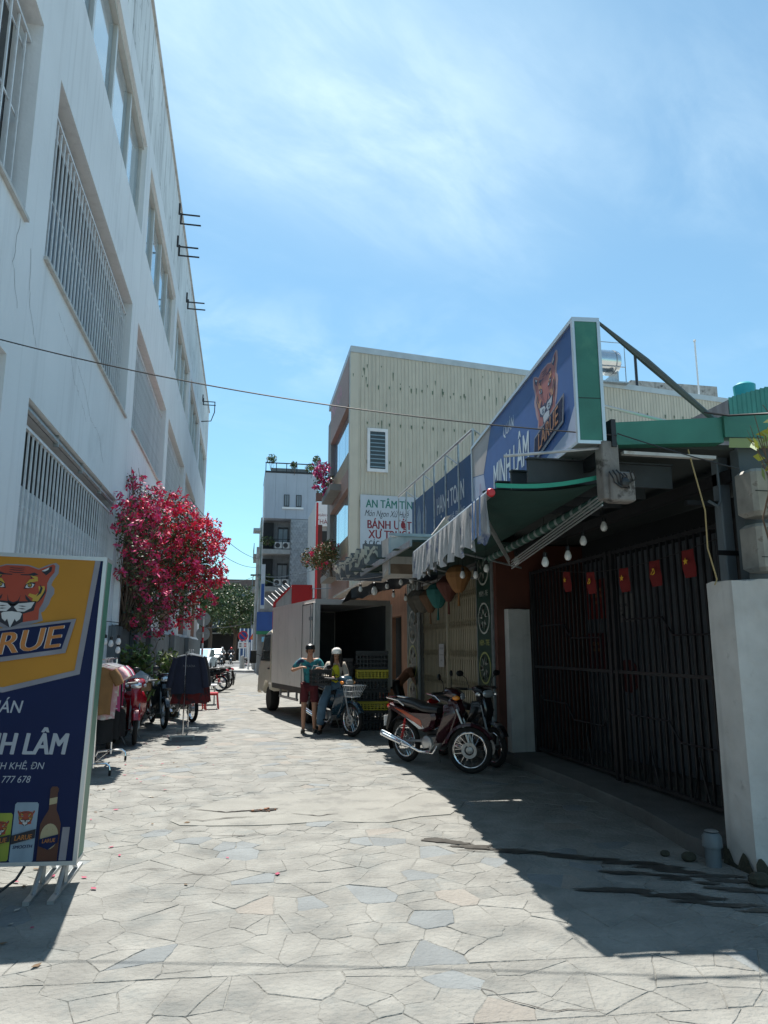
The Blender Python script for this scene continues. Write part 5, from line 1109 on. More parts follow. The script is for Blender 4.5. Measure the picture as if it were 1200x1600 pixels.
# stepped dark boards and corner post under it
dk = mat('dark_board', (.03, .035, .04), .6, var=.3, vs=4, bump=.2, bs=6)
for k in range(4):
    y = 5.3 + .42 * k; x = 2.22 + .02 * k
    t = solo(MB().box((x, y, 2.86), (3.5, y + .035, 3.05)).box((x - .01, y - .03, 3.05), (3.5, y + .035, 3.062)), 'eave_board', dk, ['nearest dark eave board under the beer billboard', 'second dark eave board under the billboard', 'third dark eave board under the billboard', 'farthest dark eave board under the billboard'][k], 'board', 'stepped dark eave boards under the billboard')
pm = mat('weathered_post', (.2, .185, .17), .85, var=.35, vs=6, bump=.5, bs=18, c2=(.05, .045, .04), t2=.52, s2=7)
po = thing('bracket_post', 'weathered hanging concrete post with wires where the awning meets the corner of the shop', 'post', (2.75, 4.98, 2.66))
part(wm(po).bbox((2.66, 4.9, 2.66), (2.8, 5.02, 3.12), .008), 'upper_post', pm, po); part(wm(po).bbox((2.7, 4.86, 2.64), (2.9, 4.99, 2.87), .012), 'lower_block', pm, po)
mb = wm(po)
for k in range(7): a = rg.uniform(0, 6); mb.tube([(2.68 + .03 * k, 4.85, 2.86 + rg.uniform(-.02, .02)), (2.7 + .028 * k, 4.83, 2.84 + rg.uniform(-.04, .03)), (2.72 + .03 * k, 4.85, 2.78 + rg.uniform(-.05, .04)), (2.78, 4.845, 2.74)], .006, 5)
mb.ball((2.8, 4.84, 2.78), (.04, .02, .045), 8, 6); part(mb, 'wire_tangle', blackp, po, kind='stuff')
# awning
aw = thing('awning', 'folding arm awning with green cloth and a torn striped valance over the shop', 'awning', (2.4, 7, 2.6))
stripe = mat('valance_cloth', (.42, .42, .43), .9, var=.4, vs=5, sx=(1, 6, .8), bump=.5, bs=12, c2=(.05, .08, .19), t2=.53, s2=3.3)
A0, A1 = Vector((1.85, 5.18, 2.73)), Vector((2.14, 8.9, 2.74)); B0, B1 = Vector((2.74, 5.12, 2.8)), Vector((3.06, 8.8, 2.76))
part(wm(aw).tube([A0, A1], .032, 10), 'front_bar', alu, aw, True)
part(wm(aw).lathe([(.0, -.02), (.028, -.018), (.036, 0)], tuple(A0 + Vector((0, -.012, 0))), 'y', 14), 'end_cap', redp, aw, True)
green_cloth = mat('awning_green', (.008, .045, .038), .85, var=.2, vs=4, bump=.15, bs=20)
mb = wm(aw); nu, nv = 26, 8; g_ = []
for j in range(nv + 1):
    for i in range(nu + 1):
        p = A0.lerp(A1, i / nu).lerp(B0.lerp(B1, i / nu), j / nv); sag = -.035 * math.sin(math.pi * j / nv) + (.012 * math.sin(i * .9)) * math.sin(math.pi * j / nv); g_.append(p + Vector((0, 0, sag + .03)))
o = len(g_); g2 = [p + Vector((0, 0, .006)) for p in g_]
mb.add(g_ + g2, [(j * (nu + 1) + i, j * (nu + 1) + i + 1, (j + 1) * (nu + 1) + i + 1, (j + 1) * (nu + 1) + i) for j in range(nv) for i in range(nu)] + [(o + j * (nu + 1) + i, o + (j + 1) * (nu + 1) + i, o + (j + 1) * (nu + 1) + i + 1, o + j * (nu + 1) + i + 1) for j in range(nv) for i in range(nu)])
part(mb, 'canopy_cloth', green_cloth, aw, 2)
mb = wm(aw); bg_ = mat('awning_lit_green', (.03, .3, .2), .7)  # brighter green paints the sunlit strip along the awning's near edge
E0, E1 = A0 + Vector((.03, -.03, .035)), B0 + Vector((0, -.03, .06)); P0 = [E0.lerp(E1, i / 8) + Vector((0, -.012, -.035 * math.sin(math.pi * i / 8))) for i in range(9)]
for a, b in zip(P0, P0[1:]): mb.quad(a, b, b + Vector((0, .0, .035)), a + Vector((0, 0, .035))); mb.quad(a + Vector((0, 0, .035)), b + Vector((0, 0, .035)), b + Vector((0, .05, .04)), a + Vector((0, .05, .04)))
part(mb, 'painted_lit_edge', bg_, aw)
mb = wm(aw); nu, nv = 110, 9; g_ = []
rr = random.Random(5); dl = [.36 + .03 * math.sin(i * .5) + rr.uniform(-.012, .012) - (.1 if i > 95 else 0) * (i - 95) / 15 - (.07 * rr.random() if i % 9 < 2 else 0) for i in range(nu + 1)]
for j in range(nv + 1):
    for i in range(nu + 1):
        p = A0.lerp(A1, i / nu); v = j / nv; f_ = .03 * v * math.sin(i * .75 + 2 * math.sin(i * .13)) + .014 * v * math.sin(i * 2.1); g_.append(p + Vector((-.033 + f_, .01 * math.sin(i * .7) * v, -.0 - dl[i] * v)))
mb.add(g_, [(j * (nu + 1) + i, j * (nu + 1) + i + 1, (j + 1) * (nu + 1) + i + 1, (j + 1) * (nu + 1) + i) for j in range(nv) for i in range(nu) if not (j > 6 and rr.random() < .06)])
part(mb, 'valance', stripe, aw, 2)
mb = wm(aw); bstr = mat('valance_blue', (.03, .11, .28), .9)
for i in (1, 5, 8): p = A0.lerp(A1, i / 110); q = A0.lerp(A1, (i + 1.6) / 110); mb.quad(p + Vector((-.072, 0, -.01)), q + Vector((-.072, 0, -.01)), q + Vector((-.078, 0, -.33)), p + Vector((-.078, 0, -.33)))
part(mb, 'blue_stripes', bstr, aw, kind='stuff')
ro = part(wm(aw).tube([B0 + Vector((.0, .02, -.1)), B1 + Vector((0, 0, -.1))], .042, 12), 'roller', mat('roller_green', (.015, .07, .055), .7), aw, True)
mb = wm(ro)
for k in range(18):
    p = (B0 + Vector((0, .02, -.1))).lerp(B1 + Vector((0, 0, -.1)), (k + .5) / 18); q = (B1 - B0).normalized() * .03; mb.tube([p - q, p + q], .0445, 12, False); 
part(mb, 'roller_stripes', mat('roller_pale', (.2, .24, .24), .7), ro, True)
EL = Vector((2.92, 7.55, 2.5))
def armset(a, b, nm, n=4, sp=.028):
    for k in range(n):
        o_ = Vector((0, 0, -k * sp)); part(wm(aw).tube([a + o_, b + o_], .0075 if n > 2 else .012, 5), nm, alu if n > 2 else steel, aw)
armset(Vector((2.68, 4.98, 2.71)), EL, 'folding_arm'); armset(EL + Vector((-.02, 0, .02)), Vector((2.05, 5.85, 2.66)), 'folding_arm', 3, .03)

# ------------------------------------------------------------------ canopy, dark recess, gate, columns
ca = thing('corner_shop', 'dark covered shop front with a green roof fascia behind the bar gate', 'building', (4.6, 7.4, 0))
g_roof = part(wm(ca).add([(2.62, 5.03, 3.1), (7.6, 5.0, 3.26), (7.6, 10.3, 3.2), (2.9, 10.3, 3.0), (2.62, 5.03, 3.14), (7.6, 5.0, 3.30), (7.6, 10.3, 3.24), (2.9, 10.3, 3.04)], [(3, 2, 1, 0), (4, 5, 6, 7), (0, 1, 5, 4), (1, 2, 6, 5), (2, 3, 7, 6), (3, 0, 4, 7)]), 'roof', mat('roof_dark', (.05, .06, .06), .8), ca)
part(wm(ca).add([(2.78, 4.9, 3.09), (3.72, 4.9, 3.16), (3.72, 4.9, 3.37), (2.78, 4.9, 3.27), (2.78, 5.02, 3.09), (3.72, 5.02, 3.16), (3.72, 5.02, 3.37), (2.78, 5.02, 3.27)], [(0, 1, 2, 3), (7, 6, 5, 4), (0, 4, 5, 1), (3, 2, 6, 7), (0, 3, 7, 4), (1, 5, 6, 2)]), 'fascia', greenp, ca)
part(wm(ca).add([(3.723, 4.88, 3.2), (5.4, 4.88, 3.27), (5.4, 4.88, 3.5), (3.723, 4.88, 3.38), (3.723, 5.0, 3.2), (5.4, 5.0, 3.27), (5.4, 5.0, 3.5), (3.723, 5.0, 3.38)], [(0, 1, 2, 3), (7, 6, 5, 4), (0, 4, 5, 1), (3, 2, 6, 7), (0, 3, 7, 4), (1, 5, 6, 2)]), 'fascia', greenp, ca)
part(wm(ca).add([(3.75, 4.87, 3.19), (5.4, 4.87, 3.26), (5.4, 4.9, 3.2), (3.76, 4.9, 3.12)], [(0, 1, 2, 3)]), 'fascia_lip', mat('pale_green_metal', (.2, .28, .13), .5), ca)
part(wm(ca).box((2.86, 4.93, 3.03), (3.66, 4.98, 3.055)), 'soffit_strip', offwhite, ca); part(wm(ca).box((2.74, 4.885, 3.07), (2.779, 5.03, 3.29)), 'end_cap', blackm, ca)
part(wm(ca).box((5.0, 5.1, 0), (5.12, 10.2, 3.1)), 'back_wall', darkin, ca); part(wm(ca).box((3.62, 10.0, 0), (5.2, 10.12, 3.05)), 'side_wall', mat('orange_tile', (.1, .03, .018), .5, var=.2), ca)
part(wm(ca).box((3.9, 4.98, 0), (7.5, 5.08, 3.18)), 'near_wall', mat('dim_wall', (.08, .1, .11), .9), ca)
part(wm(ca).box((2.7, 5.03, 2.96), (2.75, 10.2, 3.06)).box((3.9, 5.1, 2.9), (3.98, 9.98, 3.0)), 'purlin', blackm, ca)
# grey slatted shutter behind the gate, slat by slat
gsm = mat('grey_blue_slat', (.1, .115, .13), .6, var=.2, vs=4, rnd=.15)
me_ = MB().box((-.01, -.05, 0), (.012, .05, 2.62)).mesh('slat', gsm)
for k in range(38): link('slat', me_, ca, (4.95 - 4.6, 5.75 + k * .11 - 7.4, .14))
def poster(label, y, z, w_, h, m, lines, lm, x=4.92, cat='poster', oval=False):
    F = frame((x, y, z), (0, -1, 0)); t = thing('poster', label, cat, (x, y - w_ / 2, z), 0, 'papers behind the gate')
    q = part(wm(t, F).prism(circ(w_ / 2, h / 2, w_ / 2, 24, h / 2) if oval else [(0, 0), (w_, 0), (w_, h), (0, h)], 0, .006), 'sheet', m, t)
    for i, (s_, sz) in enumerate(lines): text(s_, sz, lm, q, F, w_ / 2, h - .1 - i * sz * 1.5 - sz, .0065, .8, 'CENTER')
    return t
dred = mat('poster_red', (.2, .015, .012), .6); dimw = mat('poster_grey', (.2, .2, .2), .8); goldt = mat('poster_gold', (.4, .22, .08), .6)
poster('red poster at the top left behind the gate bars', 10.1 - .35, 1.95, .62, .55, dred, [('KHAI TRƯƠNG', .07), ('QUÁN NHẬU', .06), ('HẢI SẢN', .06)], goldt)
poster('pale printed sheet right of the red poster behind the gate', 9.0, 1.88, .5, .36, dimw, [('THỰC ĐƠN', .06), ('BIA 15K', .05), ('MỒI 50K', .05)], printblack)
poster('dark red poster below the other one behind the gate', 9.85, 1.25, .6, .5, mat('poster_dark_red', (.09, .012, .014), .6), [('TUYỂN', .07), ('NHÂN VIÊN', .06)], goldt)
poster('round dark red sign on the shutter behind the gate', 9.0, .98, .55, .42, mat('sign_maroon', (.09, .02, .02), .6), [], goldt, cat='sign', oval=True)
# bar gate
gt = thing('bar_gate', 'black steel bar gate with two leaves between the white columns', 'gate', (4.12, 7.6, .12)); GX = 4.12
n = 40; yA, yB = 5.35, 9.85
me_ = MB().box((-.011, -.011, 0), (.011, .011, 2.45)).mesh('bar', blackm)
for k in range(n): link('bar', me_, gt, (0, yA + .05 + (yB - yA - .1) * k / (n - 1) - 7.6, .08))
for z in (.16, 1.27, 2.6): part(wm(gt).box((GX - .018, yA, z), (GX + .018, yB, z + .035)), 'cross_rail', blackm, gt)
for y in (yA - .03, 7.5, 7.62, yB): part(wm(gt).box((GX - .03, y - .02, .12), (GX + .03, y + .04, 2.64)), 'leaf_post', blackm, gt)
for y0_, y1_ in ((5.6, 7.3), (7.8, 9.6)):
    for z in (.75, 1.75):
        P = [(GX - .03, y0_ + (y1_ - y0_) * u, z + v) for u, v in ((0, .12), (.0, -.02), (.04, -.08), (.45, -.08), (.5, 0), (.55, .1), (.96, .1), (1, .16))]; part(wm(gt).tube(P, .01, 5), 'scroll', blackm, gt)
me_ = MB().tube([(0, -.12, 0), (0, 0, .38), (0, .12, 0)], .01, 5).mesh('spear', blackm)
for y in (6.1, 6.9, 8.3, 9.2): link('spear', me_, gt, (-.03, y - 7.6, .07))
# white columns
colm = mat('whitewashed_column', (.56, .55, .53), .85, var=.14, vs=4, bump=1, bs=7, c2=(.4, .39, .37), t2=.62, s2=5, streak=.25)
co1 = thing('white_column', 'thick white plastered column with a mossy foot at the right edge of the alley', 'column', (3.74, 4.9, 0))
def column(t, pts, h, lean=0, seed=1):
    rr = random.Random(seed); n = len(pts); m_ = 14; vs = []; P = []
    for i in range(n):
        a, b = pts[i], pts[(i + 1) % n]
        for k in range(4): P.append((a[0] + (b[0] - a[0]) * k / 4, a[1] + (b[1] - a[1]) * k / 4))
    n = len(P); cx = sum(p[0] for p in P) / n; cy = sum(p[1] for p in P) / n
    for j in range(m_ + 1):
        z = h * j / m_; k = 1 + .05 * (1 - j / m_) ** 2
        for i, p in enumerate(P): q = rr.uniform(-.004, .004); vs.append((cx + (p[0] - cx) * (k + q) , cy + (p[1] - cy) * (k + q), z + (0 if j < m_ else rr.uniform(-.012, .004))))
    fs = [tuple(range(n))[::-1], tuple(m_ * n + i for i in range(n))] + [(j * n + i, j * n + (i + 1) % n, (j + 1) * n + (i + 1) % n, (j + 1) * n + i) for j in range(m_) for i in range(n)]
    return part(wm(t).add(vs, fs), 'shaft', colm, t, True)
c_ = column(co1, [(3.55, 5.03), (3.555, 4.74), (3.82, 4.68), (3.9, 4.9), (3.86, 5.1), (3.7, 5.12)], 2.05)
mb = wm(co1); moss = mat('moss_stain', (.05, .05, .035), .95, var=.4, vs=12, bump=1, bs=20)
pts = [(3.535, 5.05), (3.54, 4.725), (3.83, 4.665), (3.92, 4.9)]
for a, b in zip(pts, pts[1:]):
    n = 16; T_ = [.07 + .05 * math.sin(i * .7 + a[0] * 9) + rg.uniform(-.012, .012) for i in range(n + 1)]
    for i in range(n):
        p = [(a[0] + (b[0] - a[0]) * q / n, a[1] + (b[1] - a[1]) * q / n) for q in (i, i + 1)]; cx, cy = 3.72, 4.9
        e = lambda q, k: (cx + (q[0] - cx) * k, cy + (q[1] - cy) * k)
        a0, a1 = e(p[0], 1.07), e(p[1], 1.07); mb.quad((a0[0], a0[1], 0), (a1[0], a1[1], 0), (e(p[1], 1.045)[0], e(p[1], 1.045)[1], T_[i + 1]), (e(p[0], 1.045)[0], e(p[0], 1.045)[1], T_[i]))
part(mb, 'mossy_foot', moss, co1)
co2 = thing('white_column', 'slimmer white column beside the maroon motorbike, left of the bar gate', 'column', (3.93, 9.96, 0)); column(co2, [(3.73, 10.02), (3.74, 9.86), (4.08, 9.9), (4.08, 10.0)], 2.1, seed=4)
# pump and pipe, stones at column foot
t = thing('pipe_stub', 'grey capped plastic pipe standing at the foot of the thick white column', 'pipe', (3.4, 5.0, 0)); part(MB().lathe([(.055, 0), (.055, .13), (.07, .135), (.07, .2), (.05, .23), (.0, .24)], n=16), 'cap', mat('grey_pvc', (.12, .15, .17), .4), t, True); part(MB().lathe([(.05, .24), (.04, .246), (0, .248)], n=12), 'lid', alu, t, True)
for i, (x, y, s_) in enumerate(((3.3, 5.15, .06), (3.42, 4.55, .08), (3.52, 4.5, .05), (3.2, 5.3, .04))):
    o = solo(MB().ball((x, y, s_ * .5), (s_, s_ * .8, s_ * .6), 8, 5), 'loose_stone', moss, ['dark loose stone left of the capped pipe', 'largest dark stone in front of the thick white column', 'small dark stone touching the front of the white column', 'smallest dark stone on the edge of the step'][i], 'stone', 'loose stones by the white column', smooth=True)
# meters and the grey post behind the column
mp_ = thing('utility_post', 'grey painted steel post behind the thick white column', 'post', (3.95, 5.3, 0)); part(wm(mp_).bbox((3.9, 5.24, 0), (4.0, 5.34, 3.15), .01), 'shaft', mat('grey_blue_paint', (.13, .16, .18), .6, var=.2, streak=.3), mp_)
part(wm(mp_).box((3.6, 5.26, 2.72), (3.9, 5.3, 2.76)), 'cross_arm', blackm, mp_); part(wm(mp_).box((3.82, 5.23, 2.3), (4.06, 5.24, 2.34)), 'clamp', blackm, mp_)
part(wm(mp_).tube([(3.86, 5.2, 3.15), (3.865, 5.2, 2.75), (3.83, 5.19, 2.7), (3.74, 5.18, 2.74)], .012, 6), 'conduit', MATS['grey_blue_paint'], mp_, True)
mtm = mat('meter_box_paint', (.3, .29, .26), .6, var=.25, vs=8, c2=(.12, .1, .08), t2=.58, s2=8)
for i, (zz, c) in enumerate(((2.55, 'upper grey electricity meter box with a small dark window, right of the grey post'), (2.12, 'lower cream electricity meter box with a big glass window, right of the grey post'))):
    t = thing('meter_box', c, 'meter box', (3.92, 4.8, zz)); part(MB().bbox((-.11, -.08, 0), (.16, .16, .37), .03), 'case', mtm, t)
    part(MB().box((.02 if i == 0 else -.03, -.084, .24 if i == 0 else .13), (.1 if i == 0 else .14, -.081, .33)), 'window', mat('meter_glass', (.02, .03, .03), .1), t)
    part(MB().box((-.105, -.083, .18 if i == 0 else .1), (.155, -.0805, .187 if i == 0 else .106)), 'seam', blackm, t); part(MB().box((.06, -.09, .07), (.11, -.081, .12)), 'latch', blackp, t)
# flags strung across the gate
F_ = frame((3.75, 8.4, 0), (.55, -1, 0)); fl = thing('flag_string', 'string of small red flags hung across the dark shop front', 'flag string', (4.1, 7.2, 2.5))
pa, pb = Vector((4.02, 9.3, 2.62)), Vector((4.02, 5.3, 2.5))
cat_ = [pa.lerp(pb, i / 20) + Vector((0, 0, -.16 * math.sin(math.pi * i / 20))) for i in range(21)]; part(wm(fl).tube(cat_, .004, 4), 'string', blackp, fl)
flagred = mat('flag_red', (.17, .008, .008), .8, var=.1); gold = mat('flag_yellow', (.75, .42, .03), .7)
def star(cx, cy, r): return [(cx + r * (1 if k % 2 == 0 else .42) * math.cos(R(90 + 36 * k)), cy + r * (1 if k % 2 == 0 else .42) * math.sin(R(90 + 36 * k))) for k in range(10)]
for i, q in enumerate((.2, .36, .55, .7, .84)):
    p = pa.lerp(pb, q) + Vector((0, 0, -.16 * math.sin(math.pi * q))); F = frame(p, (.18, -1, .02)) @ Matrix.Rotation(R(rg.uniform(-5, 5)), 4, 'Y')
    g_ = [(u * .075 - .07, -v * .085, .008 * math.sin(v * 1.3 + u) * v) for v in range(4) for u in range(3)]
    fo = part(wm(fl, F).add(g_, [(v * 3 + u, v * 3 + u + 1, v * 3 + u + 4, v * 3 + u + 3) for v in range(3) for u in range(2)]), 'flag', flagred, fl, 2)
    if i % 2 == 0: part(wm(fo, F).prism(star(.0, -.11, .036), .03, .032), 'star', gold, fo)
    else:
        mb = wm(fo, F); mb.tube([(.0 + .03 * math.cos(R(a)), -.11 + .03 * math.sin(R(a)), .03) for a in range(-150, 85, 15)], [.0015 + .005 * math.sin(math.pi * k / 15) for k in range(16)], 5); mb.tube([(-.028, -.138, .03), (.016, -.092, .03)], .004, 4); mb.box((.004, -.096, .028), (.028, -.082, .034)); part(mb, 'hammer_and_sickle', gold, fo)
for i, (x, y, z) in enumerate(((3.5, 6.5, 2.75), (3.27, 6.5, 2.6), (3.1, 6.5, 2.45), (2.86, 6.5, 2.38), (3.0, 7.6, 2.52), (2.85, 8.2, 2.5), (2.8, 9.0, 2.5), (2.98, 9.0, 2.5))):
    bulb(['white bulb hanging highest under the corner of the awning', 'large bare bulb right of the folding arm, second highest', 'third bare bulb along the dark shop front', 'bare bulb just below the others by the awning arm', 'small bulb peeping out under the awning arm', 'bulb behind the elbow of the awning arm', 'left bulb of the pair beside the menu strip', 'right bulb of the pair beside the menu strip'][i], x, y, z, 1.15, .35, 'bulbs in the corner shop')
solo(MB().tube([(3.43, 4.95, 3.1), (3.5, 4.9, 2.6), (3.48, 4.88, 2.3), (3.53, 4.87, 2.06), (3.5, 4.86, 2.02)], .006, 5), 'tan_cable', mat('tan_cord', (.4, .3, .14), .8), 'thin tan cord hanging from the roof edge down to the white column', 'cord', smooth=True)
# struts and cables above the canopy
solo(MB().tube([(2.74, 5.0, 4.15), (3.15, 5.0, 3.84), (3.75, 5.0, 3.36)], [.012, .03, .022], 6), 'flat_strut', mat('dark_strut', (.07, .09, .09), .6), 'dark flat stay running from the top of the billboard down to the roof', 'strut')
solo(MB().tube([(2.74, 5.05, 3.46), (3.44, 5.05, 3.34)], .012, 6), 'pale_rod', alu, 'pale metal rod from the back of the billboard to the green fascia', 'rod')
solo(MB().tube([(3.6, 4.95, 3.42), (3.75, 4.85, 3.37), (3.9, 4.55, 3.3), (3.85, 4.3, 3.05), (3.9, 4.2, 2.9)], .009, 6), 'black_cable', blackp, 'thick black cable drooping over the green fascia at the right', 'cable', smooth=True)
def wire(a, b, sag, r, label, m=None, n=28, group=None, name='overhead_cable'):
    a, b = Vector(a), Vector(b); P = [a.lerp(b, i / n) + Vector((0, 0, -sag * 4 * (i / n) * (1 - i / n))) for i in range(n + 1)]
    return solo(MB().tube(P, r, 5), name, m or blackp, label, 'cable', group, smooth=True)
wire((-2.28, 6.73, 4.33), (2.78, 4.88, 3.16), .13, .006, 'long thin cable crossing the alley from the white building to the green fascia')
wire((2.78, 4.87, 3.17), (3.75, 4.8, 2.92), .01, .005, 'thin cable running on along the green fascia')
t = solo(MB().tube([(1.9, 5.0, 2.98), (2.75, 4.95, 3.08)], .012, 6), 'bracket_bar', steel, 'thin steel bar sticking out under the near end of the billboard', 'bar')
# branch of a shrub hanging in from the right
bush('yellow green shrub whose leafy twigs hang in at the right edge above the meter boxes', 'shrub', 'shrub', (4.3, 4.0, 0), [(3.55, 4.0, 2.95, .18, S1, 0), (3.75, 4.0, 3.05, .25, S1, 0), (4.1, 4.0, 2.8, .5, S1, 0), (3.34, 4.02, 2.83, .13, S1, 0), (3.3, 4.02, 2.98, .1, S1, 0), (3.36, 4.0, 2.7, .1, S1, 0)], 420, 0, 26, .055, 33, lm=[mat('leaf_yellow', (.42, .4, .03), .5, rnd=.2), mat('leaf_pale', (.3, .33, .07), .5, rnd=.2), MATS['leaf_bright'] if 'leaf_bright' in MATS else leafm[1]])

# ------------------------------------------------------------------ second shop: added shade canopy, rail and sign, old sign box
cn = thing('added_canopy', 'dark metal canopy added for shade over the folding shutter shop, under the blue shop sign', 'canopy', (3, 11, 3))  # canopy put in to cast shade on the ground around the maroon motorbike
part(wm(cn).box((2.12, 8.98, 2.9), (3.64, 13.0, 2.93)).box((2.02, 9.6, 2.885), (2.7, 9.75, 2.895)).box((1.95, 10.6, 2.885), (2.7, 10.72, 2.895)).box((1.98, 11.7, 2.885), (2.7, 12.0, 2.895)).box((1.85, 12.6, 2.885), (2.7, 12.7, 2.895)), 'sheet', mat('dark_green_sheet', (.02, .05, .045), .6), cn); part(wm(cn).box((2.09, 8.97, 2.84), (2.118, 13.02, 2.925)), 'edge_strip', steel, cn)  # protruding strips give its cast shadow a jagged edge
for y in (9.05, 10.8, 12.5): part(wm(cn).tube([(2.35, y, 2.88), (3.64, y, 2.6)], .014, 5), 'brace', steel, cn)
FH = frame((3.5, 14.8, 0), (0, -1, 0)); hs = thing('shop_sign', 'long dark blue shop sign reading HẠNH TOÀN behind a steel rail', 'sign', (3.5, 12.7, 3.55))
part(wm(hs, FH).box((0, 3.6, -.06), (4.2, 4.62, 0)), 'panel', mat('deep_blue_banner', (.012, .06, .17), .5, var=.12), hs); lw = mat('sign_lettering_white', (.55, .6, .64), .5)
text('HẠNH TOÀN', .46, lw, hs, FH, 3.75, 3.98, .002, .62, 'RIGHT', .02); text('ĐC: THANH KHÊ - ĐÀ NẴNG', .14, lw, hs, FH, 3.75, 3.74, .002, .8, 'RIGHT')
for u in (.5, .95): part(wm(hs, FH).prism([(u, 3.7), (u + .26, 3.7), (u + .3, 4.2), (u + .13, 4.45), (u - .04, 4.2)], .0005, .002), 'print_shape', mat('faded_blue_print', (.16, .24, .34), .5, var=.3, vs=9), hs)
rl = thing('steel_rail', 'grey steel rail frame standing in front of the dark blue sign', 'rail', (3.42, 13, 3.3))
part(wm(rl).tube([(3.42, 15.8, 4.97), (3.42, 10.3, 4.9)], .025, 6), 'top_rail', steel, rl)
for k in range(8): y = 10.32 + k * .78; part(wm(rl).tube([(3.42, y, 3.43), (3.42, y, 4.92)], .018, 6), 'upright', steel, rl)
for k in range(0, 8, 2): y = 10.32 + k * .78; part(wm(rl).tube([(3.44, y, 4.9), (3.9, y + .05, 4.6)], .014, 5), 'stay', steel, rl)
part(wm(rl).tube([(3.4, 15.8, 3.95), (3.4, 14.6, 3.9)], .016, 5), 'mid_rail', steel, rl)
mb = MB(); g_ = [(3.36 - .12 * math.sin(j / 3 * math.pi) , 14.8 - 3.4 * i / 14, 3.62 + .04 * j - .22 * math.sin(math.pi * i / 14)) for j in range(4) for i in range(15)]
mb.add(g_, [(j * 15 + i, j * 15 + i + 1, j * 15 + i + 16, j * 15 + i + 15) for j in range(3) for i in range(14)]); solo(mb, 'loose_sheet', cloth('white_tarp', (.62, .62, .6)), 'curved white plastic sheet sagging below the dark blue sign', 'tarpaulin', smooth=2)
ob = thing('old_sign_box', 'old rusty blank white sign box standing out over the menu strip shop', 'sign box', (2.35, 10.75, 2.72))
FO = frame((2.14, 10.5, -.13), (1, 0, 0)); part(wm(ob, FO).add([(0, 2.92, 0), (.62, 2.92, 0), (.62, 3.37, 0), (.0, 3.33, 0), (0.02, 2.76, -.7), (.62, 2.78, -.7), (.62, 3.4, -.7), (0, 3.36, -.7)], [(0, 1, 2, 3), (7, 6, 5, 4), (0, 4, 5, 1), (3, 2, 6, 7), (0, 3, 7, 4), (1, 5, 6, 2)]), 'box', offwhite, ob)
part(wm(ob, FO).quad((.0, 2.77, .004), (.62, 2.76, .004), (.62, 2.917, .004), (.0, 2.917, .004)), 'rusty_underside', mat('rusty_sheet', (.2, .14, .1), .8, var=.35, vs=5), ob)
for a, b in (((-.02, 3.34, -.02), (.64, 3.385, .015)), ((-.025, 2.75, -.02), (0, 3.33, .015))): part(wm(ob, FO).box(a, b), 'edge_trim', steel, ob)
canv = cloth('cream_canvas', (.5, .46, .38))
for k in range(6):
    y = 12.3 + k * .62; x = 2.02 - .015 * k
    t = thing('gutter_board', ['nearest of the stepped grey boards with torn canvas over the truck', 'second of the stepped grey boards over the truck', 'third of the stepped grey boards over the truck', 'fourth of the stepped grey boards over the truck', 'fifth of the stepped grey boards over the truck', 'farthest of the stepped grey boards over the truck'][k], 'board', (x, y, 3.0), 0, 'stepped grey boards with torn canvas')
    part(wm(t).box((x, y, 2.98), (x + 1.0, y + .05, 3.34)), 'panel', mat('grey_board', (.11, .125, .135), .7, var=.2), t)
    mb = wm(t); g_ = []
    for j in range(5):
        for i in range(7): g_.append((x - .04 + i * .05 + rg.uniform(-.012, .012), y - .05 - .04 * math.sin(i * 1.7 + k), 3.3 - j * .055 * (1 + .5 * math.sin(i + k)) + rg.uniform(-.015, .015)))
    mb.add(g_, [(j * 7 + i, j * 7 + i + 1, j * 7 + i + 8, j * 7 + i + 7) for j in range(4) for i in range(6) if (i + j + k) % 3]); part(mb, 'torn_canvas', canv, t, 2)
tarp = thing('black_tarp', 'sagging black tarpaulin awning with bare bulbs over the rear of the truck', 'tarpaulin', (2.7, 14.4, 2.5)); mb = wm(tarp); nu, nv = 16, 8; g_ = []
for j in range(nv + 1):
    for i in range(nu + 1):
        u, v = i / nu, j / nv; g_.append((1.95 + 1.65 * u, 13.2 + 2.6 * v, 2.62 + .42 * u - .14 * math.sin(math.pi * v) * (1 - .3 * u) + .03 * math.sin(i * 1.9 + j) - .05 * (1 - u) * v))
mb.add(g_, [(j * (nu + 1) + i, j * (nu + 1) + i + 1, (j + 1) * (nu + 1) + i + 1, (j + 1) * (nu + 1) + i) for j in range(nv) for i in range(nu)])
for j in range(nu): a, b = g_[j], g_[j + 1]; mb.quad(a, b, (b[0], b[1] - .03, b[2] - .17 - .05 * math.sin(j + 1)), (a[0], a[1] - .03, a[2] - .17 - .05 * math.sin(j)))
part(mb, 'sheet', mat('black_tarp_cloth', (.015, .016, .019), .45, var=.3, bump=.4, bs=8), tarp, 2)
wire((1.98, 13.1, 2.78), (3.45, 13.1, 3.12), .06, .012, 'black cable with bulbs along the edge of the black tarpaulin')
for i, (x, z) in enumerate(((2.1, 2.62), (2.36, 2.6), (2.6, 2.68), (2.86, 2.76), (3.06, 2.8), (2.72, 2.52), (2.95, 2.46), (3.2, 2.5))):
    bulb(['leftmost bulb on the black tarpaulin', 'largest white bulb hanging on the black tarpaulin', 'third bulb from the left on the tarpaulin edge', 'fourth bulb from the left on the tarpaulin edge', 'rightmost bulb on the tarpaulin edge by the valance', 'lower bulb under the tarpaulin, left', 'lower greenish bulb under the middle of the tarpaulin', 'lower bulb beside the narrow menu strip'][i], x, 13.05, z, [1.2, 1.9, 1.2, 1.3, 1.3, 1.1, 1.1, 1.2][i], .1, 'bulbs on the tarpaulin')
